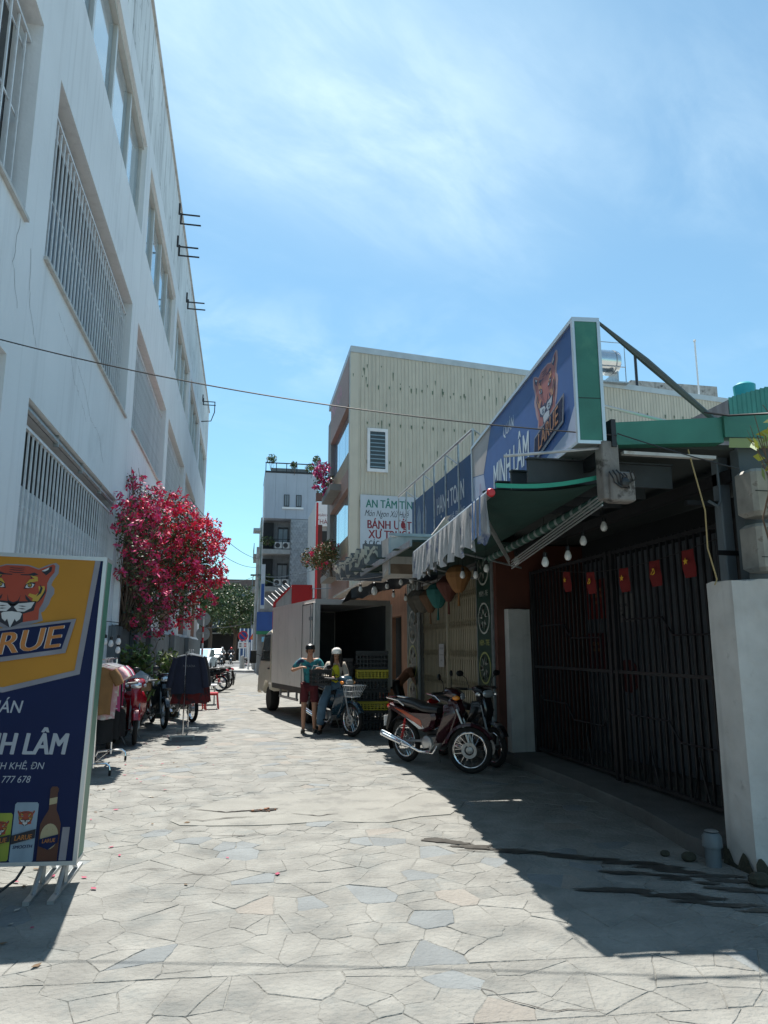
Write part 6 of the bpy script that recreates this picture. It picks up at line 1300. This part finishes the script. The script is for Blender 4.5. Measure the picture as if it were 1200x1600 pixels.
n_ = thing('neighbour_house', 'low house behind the truck with a brown wall and a dark doorway', 'building', (6, 19, 0)); part(wm(n_, FR).holes(-24.6, -16.02, 0, 3.2, [(-18.2, -16.6, .1, 2.3), (-22, -19.5, .1, 2.4)], .2), 'wall', shoppink, n_)
mb = wm(n_); mb.box((4.2, 16.05, 0), (9, 24.5, 3.1)); part(mb, 'rear_mass', darkin, n_); part(wm(n_).add([(3.0, 16.15, 3.22), (9, 16.15, 3.6), (9, 24.6, 3.6), (3.0, 24.6, 3.22), (3.0, 16.15, 3.28), (9, 16.15, 3.66), (9, 24.6, 3.66), (3.0, 24.6, 3.28)], [(3, 2, 1, 0), (4, 5, 6, 7), (0, 1, 5, 4), (1, 2, 6, 5), (2, 3, 7, 6), (3, 0, 4, 7)]), 'roof', mat('grey_roof_sheet', (.4, .39, .37), .7, var=.2), n_)

# ------------------------------------------------------------------ beige clad building
BB = thing('building', 'three storey building clad in pale green corrugated sheets with rusty fasteners', 'building', (11, 29, 0))
P0_, P1_ = Vector((3.62, 25.0, 0)), Vector((20.2, 26.1, 0)); ub = (P1_ - P0_).normalized(); LB = (P1_ - P0_).length; FBB = frame(P0_, ub)
shm = mat('pale_green_cladding', (.54, .49, .395), .55, var=.07, vs=1.5, rnd=.05, streak=.1)
HB0, HB1 = 12.38, 12.05
pitch = .142; nsheet = 16; per = 7
me_ = None
x = 0.0; k = 0
while x < LB - .1:
    w_ = min(pitch * per, LB - x); mb = MB(FBB.to_3x3().to_4x4()); h_ = 12.5 + (11.95 - 12.5) * x / LB; q = 0; pr_ = []
    while q < w_ - 1e-6:
        pr_ += [(q, 0), (q + pitch * .62, 0), (q + pitch * .72, .022), (q + pitch * .9, .022)]; q += pitch
    pr_.append((w_, 0)); off = rg.uniform(-.003, .003)
    for (a, da), (b, db) in zip(pr_, pr_[1:]): mb.quad((a, 0, da + off), (b, 0, db + off), (b, h_, db + off), (a, h_, da + off))
    p = MW[BB.name].inverted() @ FBB @ Vector((x, 0, 0)); link('cladding_sheet', mb.mesh('cladding_sheet', shm), BB, tuple(p)); x += w_
mb = wm(BB); mb.add([(3.95, 25.2, 0), (20, 26.3, 0), (20, 34, 0), (3.95, 34, 0), (3.95, 25.2, 12.2), (20, 26.3, 11.8), (20, 34, 11.8), (3.95, 34, 12.2)], [(3, 2, 1, 0), (4, 5, 6, 7), (0, 1, 5, 4), (1, 2, 6, 5), (2, 3, 7, 6), (3, 0, 4, 7)]); part(mb, 'core', mat('core_wall', (.4, .38, .33), .9), BB)
part(wm(BB, FBB).add([(-.03, 12.42, .05), (LB + .03, 11.88, .05), (LB + .03, 12.1, .05), (-.03, 12.66, .05), (.45, 12.42, -7), (LB + .03, 11.88, -7), (LB + .03, 12.1, -7), (.45, 12.66, -7)], [(0, 1, 2, 3), (7, 6, 5, 4), (0, 4, 5, 1), (3, 2, 6, 7), (0, 3, 7, 4), (1, 5, 6, 2)]), 'coping', mat('pale_grey_flashing', (.45, .5, .52), .5), BB)
rusty = mat('fastener_stain', (.1, .15, .1), .8, var=.4, vs=20); rr = random.Random(4); mb = wm(BB, FBB)
for zr in (5.6, 7.0, 8.3, 9.75, 11.2):
    for k in range(int(LB / .43)):
        u = .2 + k * .426; l_ = rr.uniform(.04, .15) * (1 if zr > 6 else .7); 
        if rr.random() < .93: mb.quad((u - .024, zr - .12 * u / LB, .028), (u + .024, zr - .12 * u / LB, .028), (u + .012, zr - l_ - .05 - .12 * u / LB, .028), (u - .02, zr - l_ - .12 * u / LB, .028))
for k in range(60):
    u = rr.uniform(0, LB * .6); z = rr.choice((rr.uniform(11, 12), rr.uniform(5, 12))); l_ = rr.uniform(.05, .35); mb.quad((u - .02, z, .0285), (u + .02, z, .0285), (u + .006, z - l_, .0285), (u - .006, z - l_, .0285))
part(mb, 'rust_streaks', rusty, BB, kind='stuff')
wn = part(wm(BB, FBB).holes(.62, 1.4, 7.85, 9.5, [(.72, 1.3, 7.97, 9.38)], .08), 'window', white, BB); wn.location = wn.location + Vector(FBB.to_3x3() @ Vector((0, 0, .08))) ; 
part(wm(wn, FBB).box((.72, 7.97, -.03), (1.3, 9.38, -.02)), 'pane', MATS['truck_glass'], wn)
for k in range(9): part(wm(wn, FBB).box((.73, 8.02 + k * .15, -.015), (1.29, 8.06 + k * .15, .0)), 'slat', mat('louvre_glass', (.2, .28, .32), .2), wn)
# street face of it, receding
Q1 = Vector((3.62, 32.0, 0)); FBS = frame((3.6, 32.0, 0), (0, -1, 0)); gcol = mat('pier_grey', (.25, .25, .24), .9, var=.1); woodc = mat('wood_look_panel', (.34, .28, .19), .6, var=.12, sx=(1, 1, 6)); redc = mat('red_brown_band', (.36, .23, .19), .7, var=.1, sx=(1, 1, 8)); skyglass = mat('street_glass', (.42, .52, .58), .05, m=.6, var=.05)
part(wm(BB, FBS).box((.0, 0, -.5), (1.1, 11.7, 0)), 'pier', gcol, BB); part(wm(BB, FBS).box((6.7, 4.3, -.3), (7.02, 12.4, .005)), 'corner_trim', shm, BB)
for z0_, z1_, m_ in ((11.25, 12.35, redc), (10.5, 11.245, redc), (8.0, 8.6, woodc), (7.3, 7.995, redc), (4.9, 5.5, woodc), (3.4, 4.895, redc)): part(wm(BB, FBS).box((1.1, z0_, -.4), (6.69, z1_, .02)), 'spandrel', m_, BB)
for z0_, z1_ in ((8.62, 10.48), (5.52, 7.28)): 
    for k in range(3): part(wm(BB, FBS).box((1.15 + k * 1.85, z0_, -.2), (2.95 + k * 1.85, z1_, -.15)), 'pane', skyglass, BB)
part(wm(BB, FBS).box((1.1, 0, -.3), (6.69, 3.39, -.1)), 'ground_floor', shoppink, BB)
text('TRÀ SỮA', .75, redp, BB, FBS, 1.5, 11.45, .03, 1.1)
FA = FBB @ Matrix.Translation((0, 0, .05)); at = thing('hanging_banner', 'white banner reading AN TÂM TÍN hung on the pale green corrugated wall', 'banner', tuple(FA @ Vector((1.5, 4.85, 0))))
part(wm(at, FA).box((.37, 4.85, 0), (2.7, 6.98, .012)), 'panel', mat('banner_white', (.5, .54, .58), .5, var=.05), at)
tgreen = mat('green_lettering', (.012, .16, .12), .5); tred = mat('maroon_lettering', (.22, .01, .02), .5)
text('AN TÂM TÍN', .42, tgreen, at, FA, .58, 6.52, .014, .74, 'LEFT', .02); text('Món Ngon Xứ Huế', .33, printblack, at, FA, .52, 6.2, .014, .62, 'LEFT', 0, .35); text('BÁNH ƯỚT', .43, tred, at, FA, .62, 5.76, .014, .76, 'LEFT', .025); text('XỨ TRUỒI', .43, tred, at, FA, .68, 5.4, .014, .78, 'LEFT', .025); text('& CÁC MÓN NGON', .27, printblack, at, FA, .52, 5.13, .014, .7, 'LEFT', .02)
part(wm(at, FA).box((.55, 4.93, .0125), (2.5, 5.07, .014)), 'black_strip', printblack, at)
bush('pink bougainvillea in a box on the balcony of the corrugated building', 'flowering shrub', 'balcony_plant', (3.3, 29.5, 7.8), [(3.2, 29.5, 8.35, .5, S1, 1), (3.0, 29.2, 8.9, .35, S1, 1.6)], 700, 60, 8, .06, 51, fm=[mat('bract_rose', (.6, .06, .3), .6, rnd=.2), bract[1], MATS['bract_rose']], fs=.08)
bush('dry reddish green shrub trailing from the lower balcony of the corrugated building', 'shrub', 'balcony_plant', (3.3, 27.5, 4.2), [(3.0, 27, 5.0, .55, S1, .2), (2.45, 26.6, 4.8, .45, S1, .2), (3.2, 27.4, 5.3, .4, S1, .1)], 2600, 14, 16, .05, 52, lm=[leafm[1], leafm[2], mat('leaf_reddish', (.22, .1, .05), .6, rnd=.3)])
for z in (7.6, 4.2): solo(MB().box((3.15, 27.2, z), (3.585, 30.2, z + .25)), 'planter_box', gcol, 'upper concrete planter box on the street face of the corrugated building' if z > 5 else 'lower concrete planter box on the street face of the corrugated building', 'planter')
# roof things on the right
tk = thing('water_tank', 'stainless steel water tank lying on a stand on the corrugated building', 'water tank', (14.1, 26, 12.3))
part(wm(tk).lathe([(0, -.95), (.3, -.92), (.5, -.8), (.53, -.72), (.53, .72), (.5, .8), (.3, .92), (0, .95)], (14.15, 26, 13.25), 'x', 24), 'tank', mat('stainless', (.62, .63, .63), .18, m=.95, var=.1), tk, True)
for x in (13.55, 14.75): part(wm(tk).box((x - .03, 25.5, 12.25), (x + .03, 26.5, 12.72)), 'stand', steel, tk); part(wm(tk).lathe([(.533, -.02), (.545, -.02), (.545, .02), (.533, .02)], (x, 26, 13.25), 'x', 24), 'band', steel, tk, True)
part(wm(tk).box((13.2, 25.45, 12.2), (15.2, 26.55, 12.26)), 'platform', steel, tk); part(wm(tk).tube([(13.4, 25.5, 12.9), (15.1, 25.5, 12.9)], .02, 5).tube([(15.1, 25.5, 12.26), (15.1, 25.5, 13.95), (13.5, 25.5, 13.95)], .02, 5), 'cage', steel, tk)
rb = solo(MB().box((16.2, 27, 11.9), (20.4, 29, 13.0)).add([(15.2, 27, 11.9), (16.2, 27, 11.9), (16.2, 27, 13.0), (15.2, 29, 11.9), (16.2, 29, 11.9), (16.2, 29, 13.0)], [(0, 1, 2), (3, 5, 4), (0, 2, 5, 3)]), 'roof_room', mat('weathered_plaster', (.34, .33, .31), .9, var=.3, vs=6, c2=(.1, .095, .09), t2=.56, s2=4, streak=.4), 'weathered grey stair head on the roof behind the corrugated wall', 'roof room')
for x, h, lb in ((16.0, 1.9, 'short dark vent pipe on the corrugated roof beside the tank'), (18.9, 2.8, 'thin tall white aerial pole on the weathered roof room')): solo(MB().tube([(x, 26.2, 11.9), (x, 26.2, 11.9 + h)], .035 if h > 2 else .06, 6).ball((x, 26.2, 11.9 + h), .07, 6, 4), 'pole', white if h > 2 else blackm, lb, 'pole')
gb = thing('building', 'green corrugated metal building at the right edge behind the shop roof', 'building', (13, 16, 0)); FG = frame((10.85, 14.0, 0), (1, .0, 0)); gm = mat('green_cladding', (.04, .2, .17), .6, var=.1, rnd=.06)
for k in range(10):
    mb = wm(gb, FG); u0 = k * .5
    for q in range(4): a = u0 + q * .125; mb.quad((a, 0, 0), (a + .08, 0, 0), (a + .08, 7.25 + .33 * a, 0), (a, 7.25 + .33 * a, 0)); mb.quad((a + .08, 0, 0), (a + .1, 0, .02), (a + .1, 7.28 + .33 * a, .02), (a + .08, 7.25 + .33 * a, 0)); mb.quad((a + .1, 0, .02), (a + .125, 0, 0), (a + .125, 7.3 + .33 * a, 0), (a + .1, 7.28 + .33 * a, .02))
    part(mb, 'cladding_sheet', gm, gb)
part(wm(gb).add([(10.86, 14.05, 0), (15.8, 14.05, 0), (15.8, 14.05, 8.8), (10.86, 14.05, 7.2), (10.86, 19, 0), (15.8, 19, 0), (15.8, 19, 8.8), (10.86, 19, 7.2)], [(0, 1, 2, 3), (7, 6, 5, 4), (3, 2, 6, 7), (0, 3, 7, 4), (1, 5, 6, 2)]), 'core', greyin, gb)
t = solo(MB().lathe([(.24, -.3), (.26, .1), (.16, .17), (.06, .19), (0, .19)], (12.1, 15.0, 7.88), n=20), 'roof_tank', mat('turquoise_plastic', (.02, .33, .36), .4), 'turquoise plastic tank top showing above the green metal building', 'water tank', smooth=True)
# ------------------------------------------------------------------ far end: red sign shop, tiled house, trees, street things
rs = thing('roof_sign', 'white signboard with red frame and a red box on top, above the far shops', 'sign', (2.2, 34, 2)); FRS = frame((0, 34, 0), (1, 0, 0))
part(wm(rs, FRS).prism([(1.42, 2.1), (1.42, 3.6), (2.1, 4.3), (3.2, 4.3), (3.2, 2.1)], -.3, 0), 'board', mat('dull_white_sheet', (.42, .43, .44), .7, var=.1, streak=.2), rs)
part(wm(rs, FRS).prism([(1.36, 2.05), (1.36, 3.63), (2.08, 4.36), (2.2, 4.36), (1.48, 3.58), (1.48, 2.05)], -.34, .04), 'red_edge', mat('red_sheet', (.5, .012, .018), .5, var=.08), rs)
part(wm(rs, FRS).box((2.2, 3.3, -.5), (3.16, 4.46, .1)), 'red_box', MATS['red_sheet'], rs)
for k in range(7): part(wm(rs, FRS).tube([(1.0 + k * .16, 3.9 + k * .12, -1.2), (1.35 + k * .16, 3.5 + k * .12, .0 - .4)], .02, 4), 'bare_strut', white, rs)
fb = thing('building', 'far shop with a blue and green fascia beyond the truck', 'building', (3, 47, 0)); part(wm(fb).box((.9, 45, 0), (6, 52, 4.6)), 'wall', mat('grey_shop_wall', (.2, .21, .22), .8, var=.2), fb)
part(wm(fb).box((.82, 44.8, 2.55), (2.6, 44.99, 3.7)), 'fascia', mat('far_blue', (.01, .06, .25), .5), fb); part(wm(fb).box((.82, 44.78, 2.35), (2.6, 44.99, 2.545)), 'fascia_band', mat('far_green', (.01, .16, .08), .5), fb); part(wm(fb).box((1.2, 44.9, 0), (2.5, 44.99, 2.3)), 'shutter', mat('far_shutter', (.16, .16, .15), .6, var=.2, sx=(1, 1, 12)), fb)
part(wm(fb).box((1.15, 44.7, 1.9), (1.6, 44.76, 2.2)), 'small_sign', mat('light_blue_sign', (.15, .4, .6), .5), fb); part(wm(fb).box((1.0, 44.6, 3.9), (1.25, 44.7, 6.6)), 'side_sign', mat('white_blue_sign', (.35, .42, .5), .5), fb); part(wm(fb).prism([(1.03, 44.58), (1.22, 44.58), (1.22, 44.595), (1.03, 44.595)], 4.1, 5.4), 'side_sign_print', MATS['far_blue'], fb)
TB = thing('building', 'tall narrow grey house with shell tiles, metal top storey and roof garden', 'building', (3.4, 58, 0)); FT = frame((1.31, 55, 0), (1, 0, 0)); WT = 4.1
tg = mat('grey_house_wall', (.22, .23, .24), .9, var=.15, streak=.2); panel = mat('grey_metal_wall', (.36, .4, .46), .7, var=.06, vs=1, streak=.12)
part(wm(TB, FT).box((0, 0, -5), (WT, 11.35, -1.3)), 'core', tg, TB)
for k in range(5): part(wm(TB, FT).box((k * .82 + .003, 11.36, -5), ((k + 1) * .82 - .006, 14.95, .02 + .004 * (k % 2))), 'metal_panel', panel, TB)
part(wm(TB, FT).box((2.06, 0, -1.29), (WT, 11.35, 0)), 'tile_backing', tg, TB)
scal = mat('shell_tile', (.3, .32, .34), .6, rnd=.15); me_ = MB().prism([(-.11, .1), (-.11, -.02), (-.07, -.1), (0, -.135), (.07, -.1), (.11, -.02), (.11, .1)], 0, .03).mesh('tile', scal)
me_.transform(FT.to_3x3().to_4x4()); mbt = wm(TB, FT); cnt = 0
tb_o = MW[TB.name].inverted()
for r_ in range(36):
    for c in range(9):
        u, z = 2.18 + c * .22 + (.11 if r_ % 2 else 0), 11.2 - r_ * .2
        if u > WT - .1: continue
        if r_ < 33: link('tile', me_, TB, tuple(tb_o @ FT @ Vector((u, z, .002 + .012 * (r_ % 3)))))
for z in (8.6, 5.75): part(wm(TB, FT).box((-.05, z, -1.3), (2.05, z + .35, .05)), 'balcony_slab', concrete, TB)
for i, z in enumerate((8.96, 6.11)):
    part(wm(TB, FT).box((.0, z, -1.2), (.8, z + 2.2, -.9)), 'painted_recess_shade', darkin, TB); wf = part(wm(TB, FT).box((1.15, z + .1, -1.28), (1.95, z + 1.9, -1.22)), 'door', blackm, TB)  # solid near-black block painted as the shade of a side recess
    for k in range(2): part(wm(wf, FT).box((1.2 + k * .37, z + .2, -1.215), (1.52 + k * .37, z + 1.75, -1.2)), 'pane', mat('dull_pane', (.16, .18, .2), .2), wf)
    part(wm(TB, FT).box((-.03, z + .0, .0), (2.03, z + .04, .03)).box((-.03, z + .75, .0), (2.03, z + .79, .03)), 'railing', blackm, TB)
    for k in range(2):
        ac = thing('air_conditioner', ['left', 'right'][k] + ' air conditioner unit on the ' + ['upper', 'lower'][i] + ' balcony of the tall grey house', 'air conditioner', tuple(FT @ Vector((1.15 + k * .62, z + .05, -.3))), 0, 'air conditioner units on the balconies')
        part(wm(ac, FT).bbox((.88 + k * .6, z + .06, -.35), (1.42 + k * .6, z + .56, -.05), .02), 'case', offwhite, ac); part(wm(ac, FT).prism(circ(1.1 + k * .6, z + .31, .19, 16), -.049, -.044), 'fan_grille', blackp, ac)
wi = part(wm(TB, FT).box((1.35, 12.1, .03), (3.0, 12.25, .16)), 'sill', white, TB)
for u in (1.48, 2.42): wf = part(wm(TB, FT).box((u, 12.3, .028), (u + .42, 13.25, .06)), 'window', blackm, TB); part(wm(wf, FT).box((u + .06, 12.36, .061), (u + .19, 13.2, .07)), 'pane', MATS['dull_pane'], wf); part(wm(wf, FT).box((u + .23, 12.36, .061), (u + .36, 13.2, .07)), 'pane', MATS['dull_pane'], wf)
part(wm(TB, FT).box((-.02, 14.96, -5), (WT + .02, 15.1, .05)), 'roof_slab', blackm, TB); part(wm(TB, FT).box((-.02, 15.7, .0), (WT + .02, 15.78, .05)), 'roof_rail', blackm, TB)
for k in range(6): part(wm(TB, FT).box((k * .8, 15.1, .0), (k * .8 + .06, 15.7, .05)), 'rail_post', blackm, TB)
part(wm(TB, FT).box((.5, 15.1, -1.8), (3.4, 15.65, -1.2)), 'roof_hut', tg, TB)
for i, (u, z, s_, c) in enumerate(((.45, 16.1, .4, 'wispy plant at the left corner of the tall house roof'), (3.5, 15.5, .45, 'bright yellow green shrub in a pot on the tall house roof'), (2.2, 15.7, .3, 'small dark plant in the middle of the tall house roof'), (4.0, 16.2, .35, 'thin shrub at the right corner of the tall house roof'))):
    p = FT @ Vector((u, z, -.2)); bush(c, 'plant', 'roof_plant', tuple(p - Vector((0, 0, .9))), [(p.x, p.y, p.z, s_, S1, 0)], 220, 0, 6, .09, 60 + i, lm=[MATS['leaf_yellow'] if i == 1 else leafm[1], leafm[2], leafm[1]])
for i, z in enumerate((9.3, 6.4)): p = FT @ Vector((.35, z, -.2)); bush(['plants filling the upper balcony of the tall grey house', 'plants on the lower balcony of the tall grey house'][i], 'plant', 'balcony_plant', tuple(p), [(p.x, p.y, p.z + .3, .4, (1.5, .6, 1), 0)], 300, 0, 6, .09, 70 + i)
# side additions on its street face and houses beyond
fx = thing('building', 'cluttered grey green side terrace behind the tall grey house', 'building', (1.6, 63, 0)); part(wm(fx).box((1.2, 60.1, 0), (6, 66, 12.3)), 'wall', mat('pale_green_wall', (.3, .36, .33), .9, var=.15), fx)
for z in (3.2, 6.3, 9.0): part(wm(fx).box((.7, 60, z), (1.19, 65, z + .2)), 'balcony_slab', concrete, fx); part(wm(fx).box((.68, 60, z + .3), (.72, 65, z + 1.1)), 'railing', blackm, fx)
part(wm(fx).box((.6, 60.2, 11.2), (1.19, 62, 11.4)), 'awning_sheet', steel, fx)
th = thing('building', 'white narrow building with a red trimmed advertising board beyond the grey house', 'building', (5.6, 46, 0)); part(wm(th).box((4.45, 46, 0), (7, 52, 10.9)), 'wall', mat('far_white_wall', (.38, .38, .38), .9, streak=.2), th); part(wm(th).box((4.4, 45.8, 9.3), (6.2, 45.95, 10.9)), 'board', white, th)
for z in (5.8, 7.8): wf = part(wm(th).box((4.7, 45.93, z), (5.2, 45.99, z + 1.2)), 'window', blackm, th)
part(wm(th).box((4.4, 45.8, 10.95), (6.2, 45.95, 11.5)), 'upper_board', mat('brown_board', (.12, .06, .05), .8), th); part(wm(th).prism([(4.8, 10.9), (5.3, 10.9), (5.6, 10.2)], -45.8, -45.78), 'red_corner', redp, th) if 0 else None
text('THÁI', .42, MATS['maroon_lettering'], th, frame((4.42, 45.79, 9.45), (1, 0, 0)), 0, 0, .002, .9); text('NGÂN HÀNG', .22, MATS['maroon_lettering'], th, frame((4.46, 45.79, 9.95), (1, 0, 0)), 0, 0, .002, .9)
solo(MB().tube([(4.35, 44.6, 0), (4.38, 44.6, 10.6)], .07, 8), 'red_pole', MATS['red_sheet'], 'tall red pipe rising beside the tall grey house', 'pole'); solo(MB().box((4.45, 44.7, 0), (4.72, 45.9, 9.2)), 'brown_pier', mat('brown_pier_m', (.08, .025, .02), .7), 'dark red pier next to the tall red pipe', 'pier')
pp = thing('power_pole', 'grey concrete power pole at the far corner of the alley', 'power pole', (.85, 50, 0)); part(wm(pp).tube([(.85, 50, 0), (.85, 50, 8.4)], [.17, .1], 10), 'shaft', concrete, pp, True); part(wm(pp).box((.4, 49.9, 6.4), (1.3, 50.1, 6.5)), 'cross_arm', blackm, pp)
solo(MB().tube([(.45, 50, 0), (.5, 50, 1.9)], .06, 8), 'marker_post', white, 'short white post leaning by the power pole', 'post')
for i, (a, b, s_) in enumerate((((.85, 50, 7.6), (-2.3, 30, 7.6), .5), ((.85, 50, 7.0), (-2.3, 31, 6.6), .5), ((.85, 50, 6.5), (-2.3, 33, 4.9), .5), ((.85, 50, 6.45), (3.6, 31, 5.1), .3), ((.85, 50, 6.4), (3.6, 30, 4.0), .3), ((.7, 50, 3.3), (-2.2, 40, 2.6), .15))):
    wire(a, b, s_, .015, ['highest cable from the power pole to the white building', 'middle cable from the power pole to the white building', 'lowest steep cable from the power pole to the white building', 'upper cable from the power pole to the corrugated building', 'lower cable from the power pole over the red box sign', 'low slack cable below the far tree crown'][i])
# round sign backs on a striped pole
t = thing('sign_pole', 'red and white striped pole with two round traffic signs seen from behind', 'traffic sign', (-1.76, 34, 0)); part(wm(t).tube([(-1.76, 34, 0), (-1.76, 34, 3.2)], .04, 8), 'pole', white, t)
for k in range(5): part(wm(t).tube([(-1.76, 34, .25 + k * .5), (-1.76, 34, .5 + k * .5)], .0415, 10), 'red_band', redp, t)
for z in (2.84, 2.16): d_ = part(wm(t).lathe([(0, 0), (.31, 0), (.31, .02), (0, .02)], (-1.77, 34.05, z), 'y', 28), 'round_plate', mat('sign_back_grey', (.3, .31, .31), .5, var=.1), t); part(wm(d_).box((-1.95, 33.95, z + .02), (-1.58, 33.985, z + .06)), 'clamp', steel, d_)
t = thing('no_parking_sign', 'round blue and red no parking sign with a white plate below at the far corner', 'traffic sign', (.05, 54, 0)); FNP = frame((.05, 53.9, 0), (1, 0, 0)); part(wm(t).tube([(.3, 54, 0), (.3, 54, 2.6)], .04, 6), 'pole', white, t)
part(wm(t, FNP).prism(circ(0, 2.4, .36, 24), 0, .02), 'disc', redp, t); part(wm(t, FNP).prism(circ(0, 2.4, .27, 24), .021, .025), 'blue_field', MATS['far_blue'], t); part(wm(t, FNP).prism([(-.22, 2.56), (-.16, 2.62), (.22, 2.24), (.16, 2.18)], .026, .03), 'slash', redp, t); part(wm(t, FNP).box((-.34, 1.5, 0), (.34, 1.98, .02)), 'plate', white, t)
for k, (u, v) in enumerate(((-.17, 1.82), (.17, 1.82), (-.17, 1.66), (.17, 1.66))): part(wm(t, FNP).box((u - .08, v - .04, .021), (u + .08, v + .04, .024)), 'plate_print', blackp if k % 2 == 0 else redp, t)
t = thing('warning_sign', 'yellow triangular warning sign right of the no parking sign', 'traffic sign', (.85, 56, 0)); FW_ = frame((.85, 56, 0), (1, 0, 0)); part(wm(t, FW_).prism([(-.36, 2.15), (.36, 2.15), (0, 2.75)], 0, .02), 'triangle', redp, t); part(wm(t, FW_).prism([(-.24, 2.22), (.24, 2.22), (0, 2.62)], .021, .025), 'yellow_field', amber, t); part(wm(t).tube([(.85, 56.03, 0), (.85, 56.03, 2.4)], .04, 6), 'pole', blackm, t)
solo(MB().lathe([(.2, 0), (.13, .98), (0, 1.0)], (.05, 52, .0), n=10), 'bollard', concrete, 'tapered concrete bollard under the no parking sign', 'bollard')
# cars far down the street
def car(label, x, y, rz, m):
    t = thing('car', label, 'car', (x, y, .004), rz)
    body_ = [(-2.1, .32), (-2.15, .6), (-2.05, .88), (-1.7, .95), (1.0, .96), (1.9, .82), (2.15, .62), (2.15, .32)]
    part(MB(XZ).prism(body_, -.85, .85, .06), 'body', m, t, True); part(MB(XZ).prism([(-1.95, .95), (-1.6, 1.42), (-.3, 1.5), (.4, 1.42), (1.15, .95)], -.7, .7, .09), 'cabin', m, t, True)
    gl = MATS['truck_glass']
    part(MB(XZ).prism([(-1.75, .98), (-1.5, 1.36), (-.3, 1.42), (.35, 1.36), (.95, .98)], -.708, .708), 'side_glass', gl, t)
    part(MB().add([(1.17, -.6, .98), (1.17, .6, .98), (.45, .55, 1.42), (.45, -.55, 1.42)], [(0, 1, 2, 3)]).add([(-1.98, -.6, .98), (-1.98, .6, .98), (-1.64, .55, 1.4), (-1.64, -.55, 1.4)], [(0, 3, 2, 1)]), 'windscreen', mat('sky_windscreen', (.3, .45, .55), .08, m=.5), t)
    for x_ in (-1.3, 1.35):
        for s in (-1, 1): w_ = part(MB().lathe([(.17, -.1), (.3, -.09), (.32, 0), (.3, .09), (.17, .1)], (x_, s * .78, .32), 'y', 20), 'wheel', rubber, t, True); part(MB().lathe([(.0, s * .1), (.19, s * .085)], (x_, s * .78, .32), 'y', 14, caps=False), 'rim', silver, w_)
    for s in (-1, 1): part(MB().bbox((2.08, s * .6 - .18, .62), (2.17, s * .6 + .18, .76), .02), 'headlight', glassm, t); part(MB().bbox((-2.14, s * .65 - .12, .7), (-2.05, s * .65 + .12, .86), .02), 'tail_light', redlens, t)
    part(MB().box((2.13, -.3, .4), (2.17, .3, .52)), 'number_plate', white, t)
car('white car coming towards the alley mouth at the end of the left building', -2.65, 49.5, R(-95), pain('white_car', (.6, .62, .65))); car('dark car behind the white one on the far street', -2.5, 74, R(-92), pain('dark_car', (.05, .055, .06)))
# trees and things beyond the crossing
def tree(label, x, y, h, r, seed, n=5200):
    rr = random.Random(seed); t = thing('tree', label, 'tree', (x, y, 0), 0, 'trees beyond the crossing'); mb = wm(t); mb.tube([(x, y, 0), (x + .1, y, h * .3), (x - .1, y, h * .55)], [.25, .2, .14], 8); bl = []
    for k in range(9):
        a = rr.uniform(0, 6.28); q = rr.uniform(.35, .8) * r; e = (x + q * math.cos(a), y + q * math.sin(a), h * rr.uniform(.42, .82)); mb.tube([(x, y, h * rr.uniform(.25, .5)), ((x + e[0]) / 2, (y + e[1]) / 2, e[2] - h * .06), e], [.1, .06, .03], 6); bl.append((*e, r * rr.uniform(.3, .5), (1.2, 1.2, .6), 0))
    for k in range(6): a = rr.uniform(0, 6.28); bl.append((x + r * .5 * math.cos(a), y + r * .5 * math.sin(a), h * rr.uniform(.68, .92), r * rr.uniform(.25, .4), (1.3, 1.3, .6), 0))
    part(mb, 'trunk', barkm, t, True); mb = wm(t); leaves(mb, bl, n, .17, 3, seed=seed); part(mb, 'crown', leafm, t, kind='stuff')
tree('leafy tree beyond the crossing, left of the dark gap, nearest the bougainvillea', -3.6, 84, 9.2, 4.0, 81); tree('dark broad tree in the middle beyond the crossing', -.9, 87, 9.6, 3.9, 82); tree('darker tree beyond the crossing behind the no parking sign', .9, 92, 8.6, 3.6, 83); tree('tree far left beyond the crossing behind the white building', -9, 86, 9, 4.5, 84)
ff = thing('corrugated_fence', 'blue and white striped corrugated fence beyond the crossing', 'fence', (.6, 80.5, 0))
for k in range(14): part(wm(ff).box((-.3 + k * .14, 80.5 + .01 * (k % 2), .1), (-.17 + k * .14, 80.55 + .01 * (k % 2), 3.6)), 'panel', mat('fence_blue', (.03, .08, .2), .6) if k % 3 else white, ff)
fbb = thing('building', 'low brown roofed building far behind the trees', 'building', (-2, 116, 0)); part(wm(fbb).box((-9, 110, 0), (6, 120, 10.2)), 'wall', mat('far_grey_wall', (.3, .3, .3), .9), fbb); part(wm(fbb).box((-9.3, 109.6, 10.21), (6.3, 120.3, 11.6)), 'roof', mat('far_brown_roof', (.2, .13, .11), .9, var=.2), fbb)
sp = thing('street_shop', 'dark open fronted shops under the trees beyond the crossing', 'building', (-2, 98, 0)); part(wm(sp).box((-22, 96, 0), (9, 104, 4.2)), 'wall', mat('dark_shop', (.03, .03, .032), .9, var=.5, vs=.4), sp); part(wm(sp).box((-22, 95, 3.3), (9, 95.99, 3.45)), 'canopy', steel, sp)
for i, (x0, x1, y0, y1, h, c) in enumerate(((8, 30, 48, 75, 9, 'row of grey houses behind the corrugated building on the right'), (-40, -6, 84, 110, 9, 'far block of houses beyond the crossing on the left'), (10, 50, 90, 120, 10, 'far block of houses beyond the crossing on the right'), (-60, -9, 41, 44, 8, 'white house around the left corner behind the long building'))):
    solo(MB().box((x0, y0, 0), (x1, y1, h)), 'far_house', mat('far_house_wall', (.33, .33, .32), .9, var=.15, vs=.3, streak=.2), c, 'building')
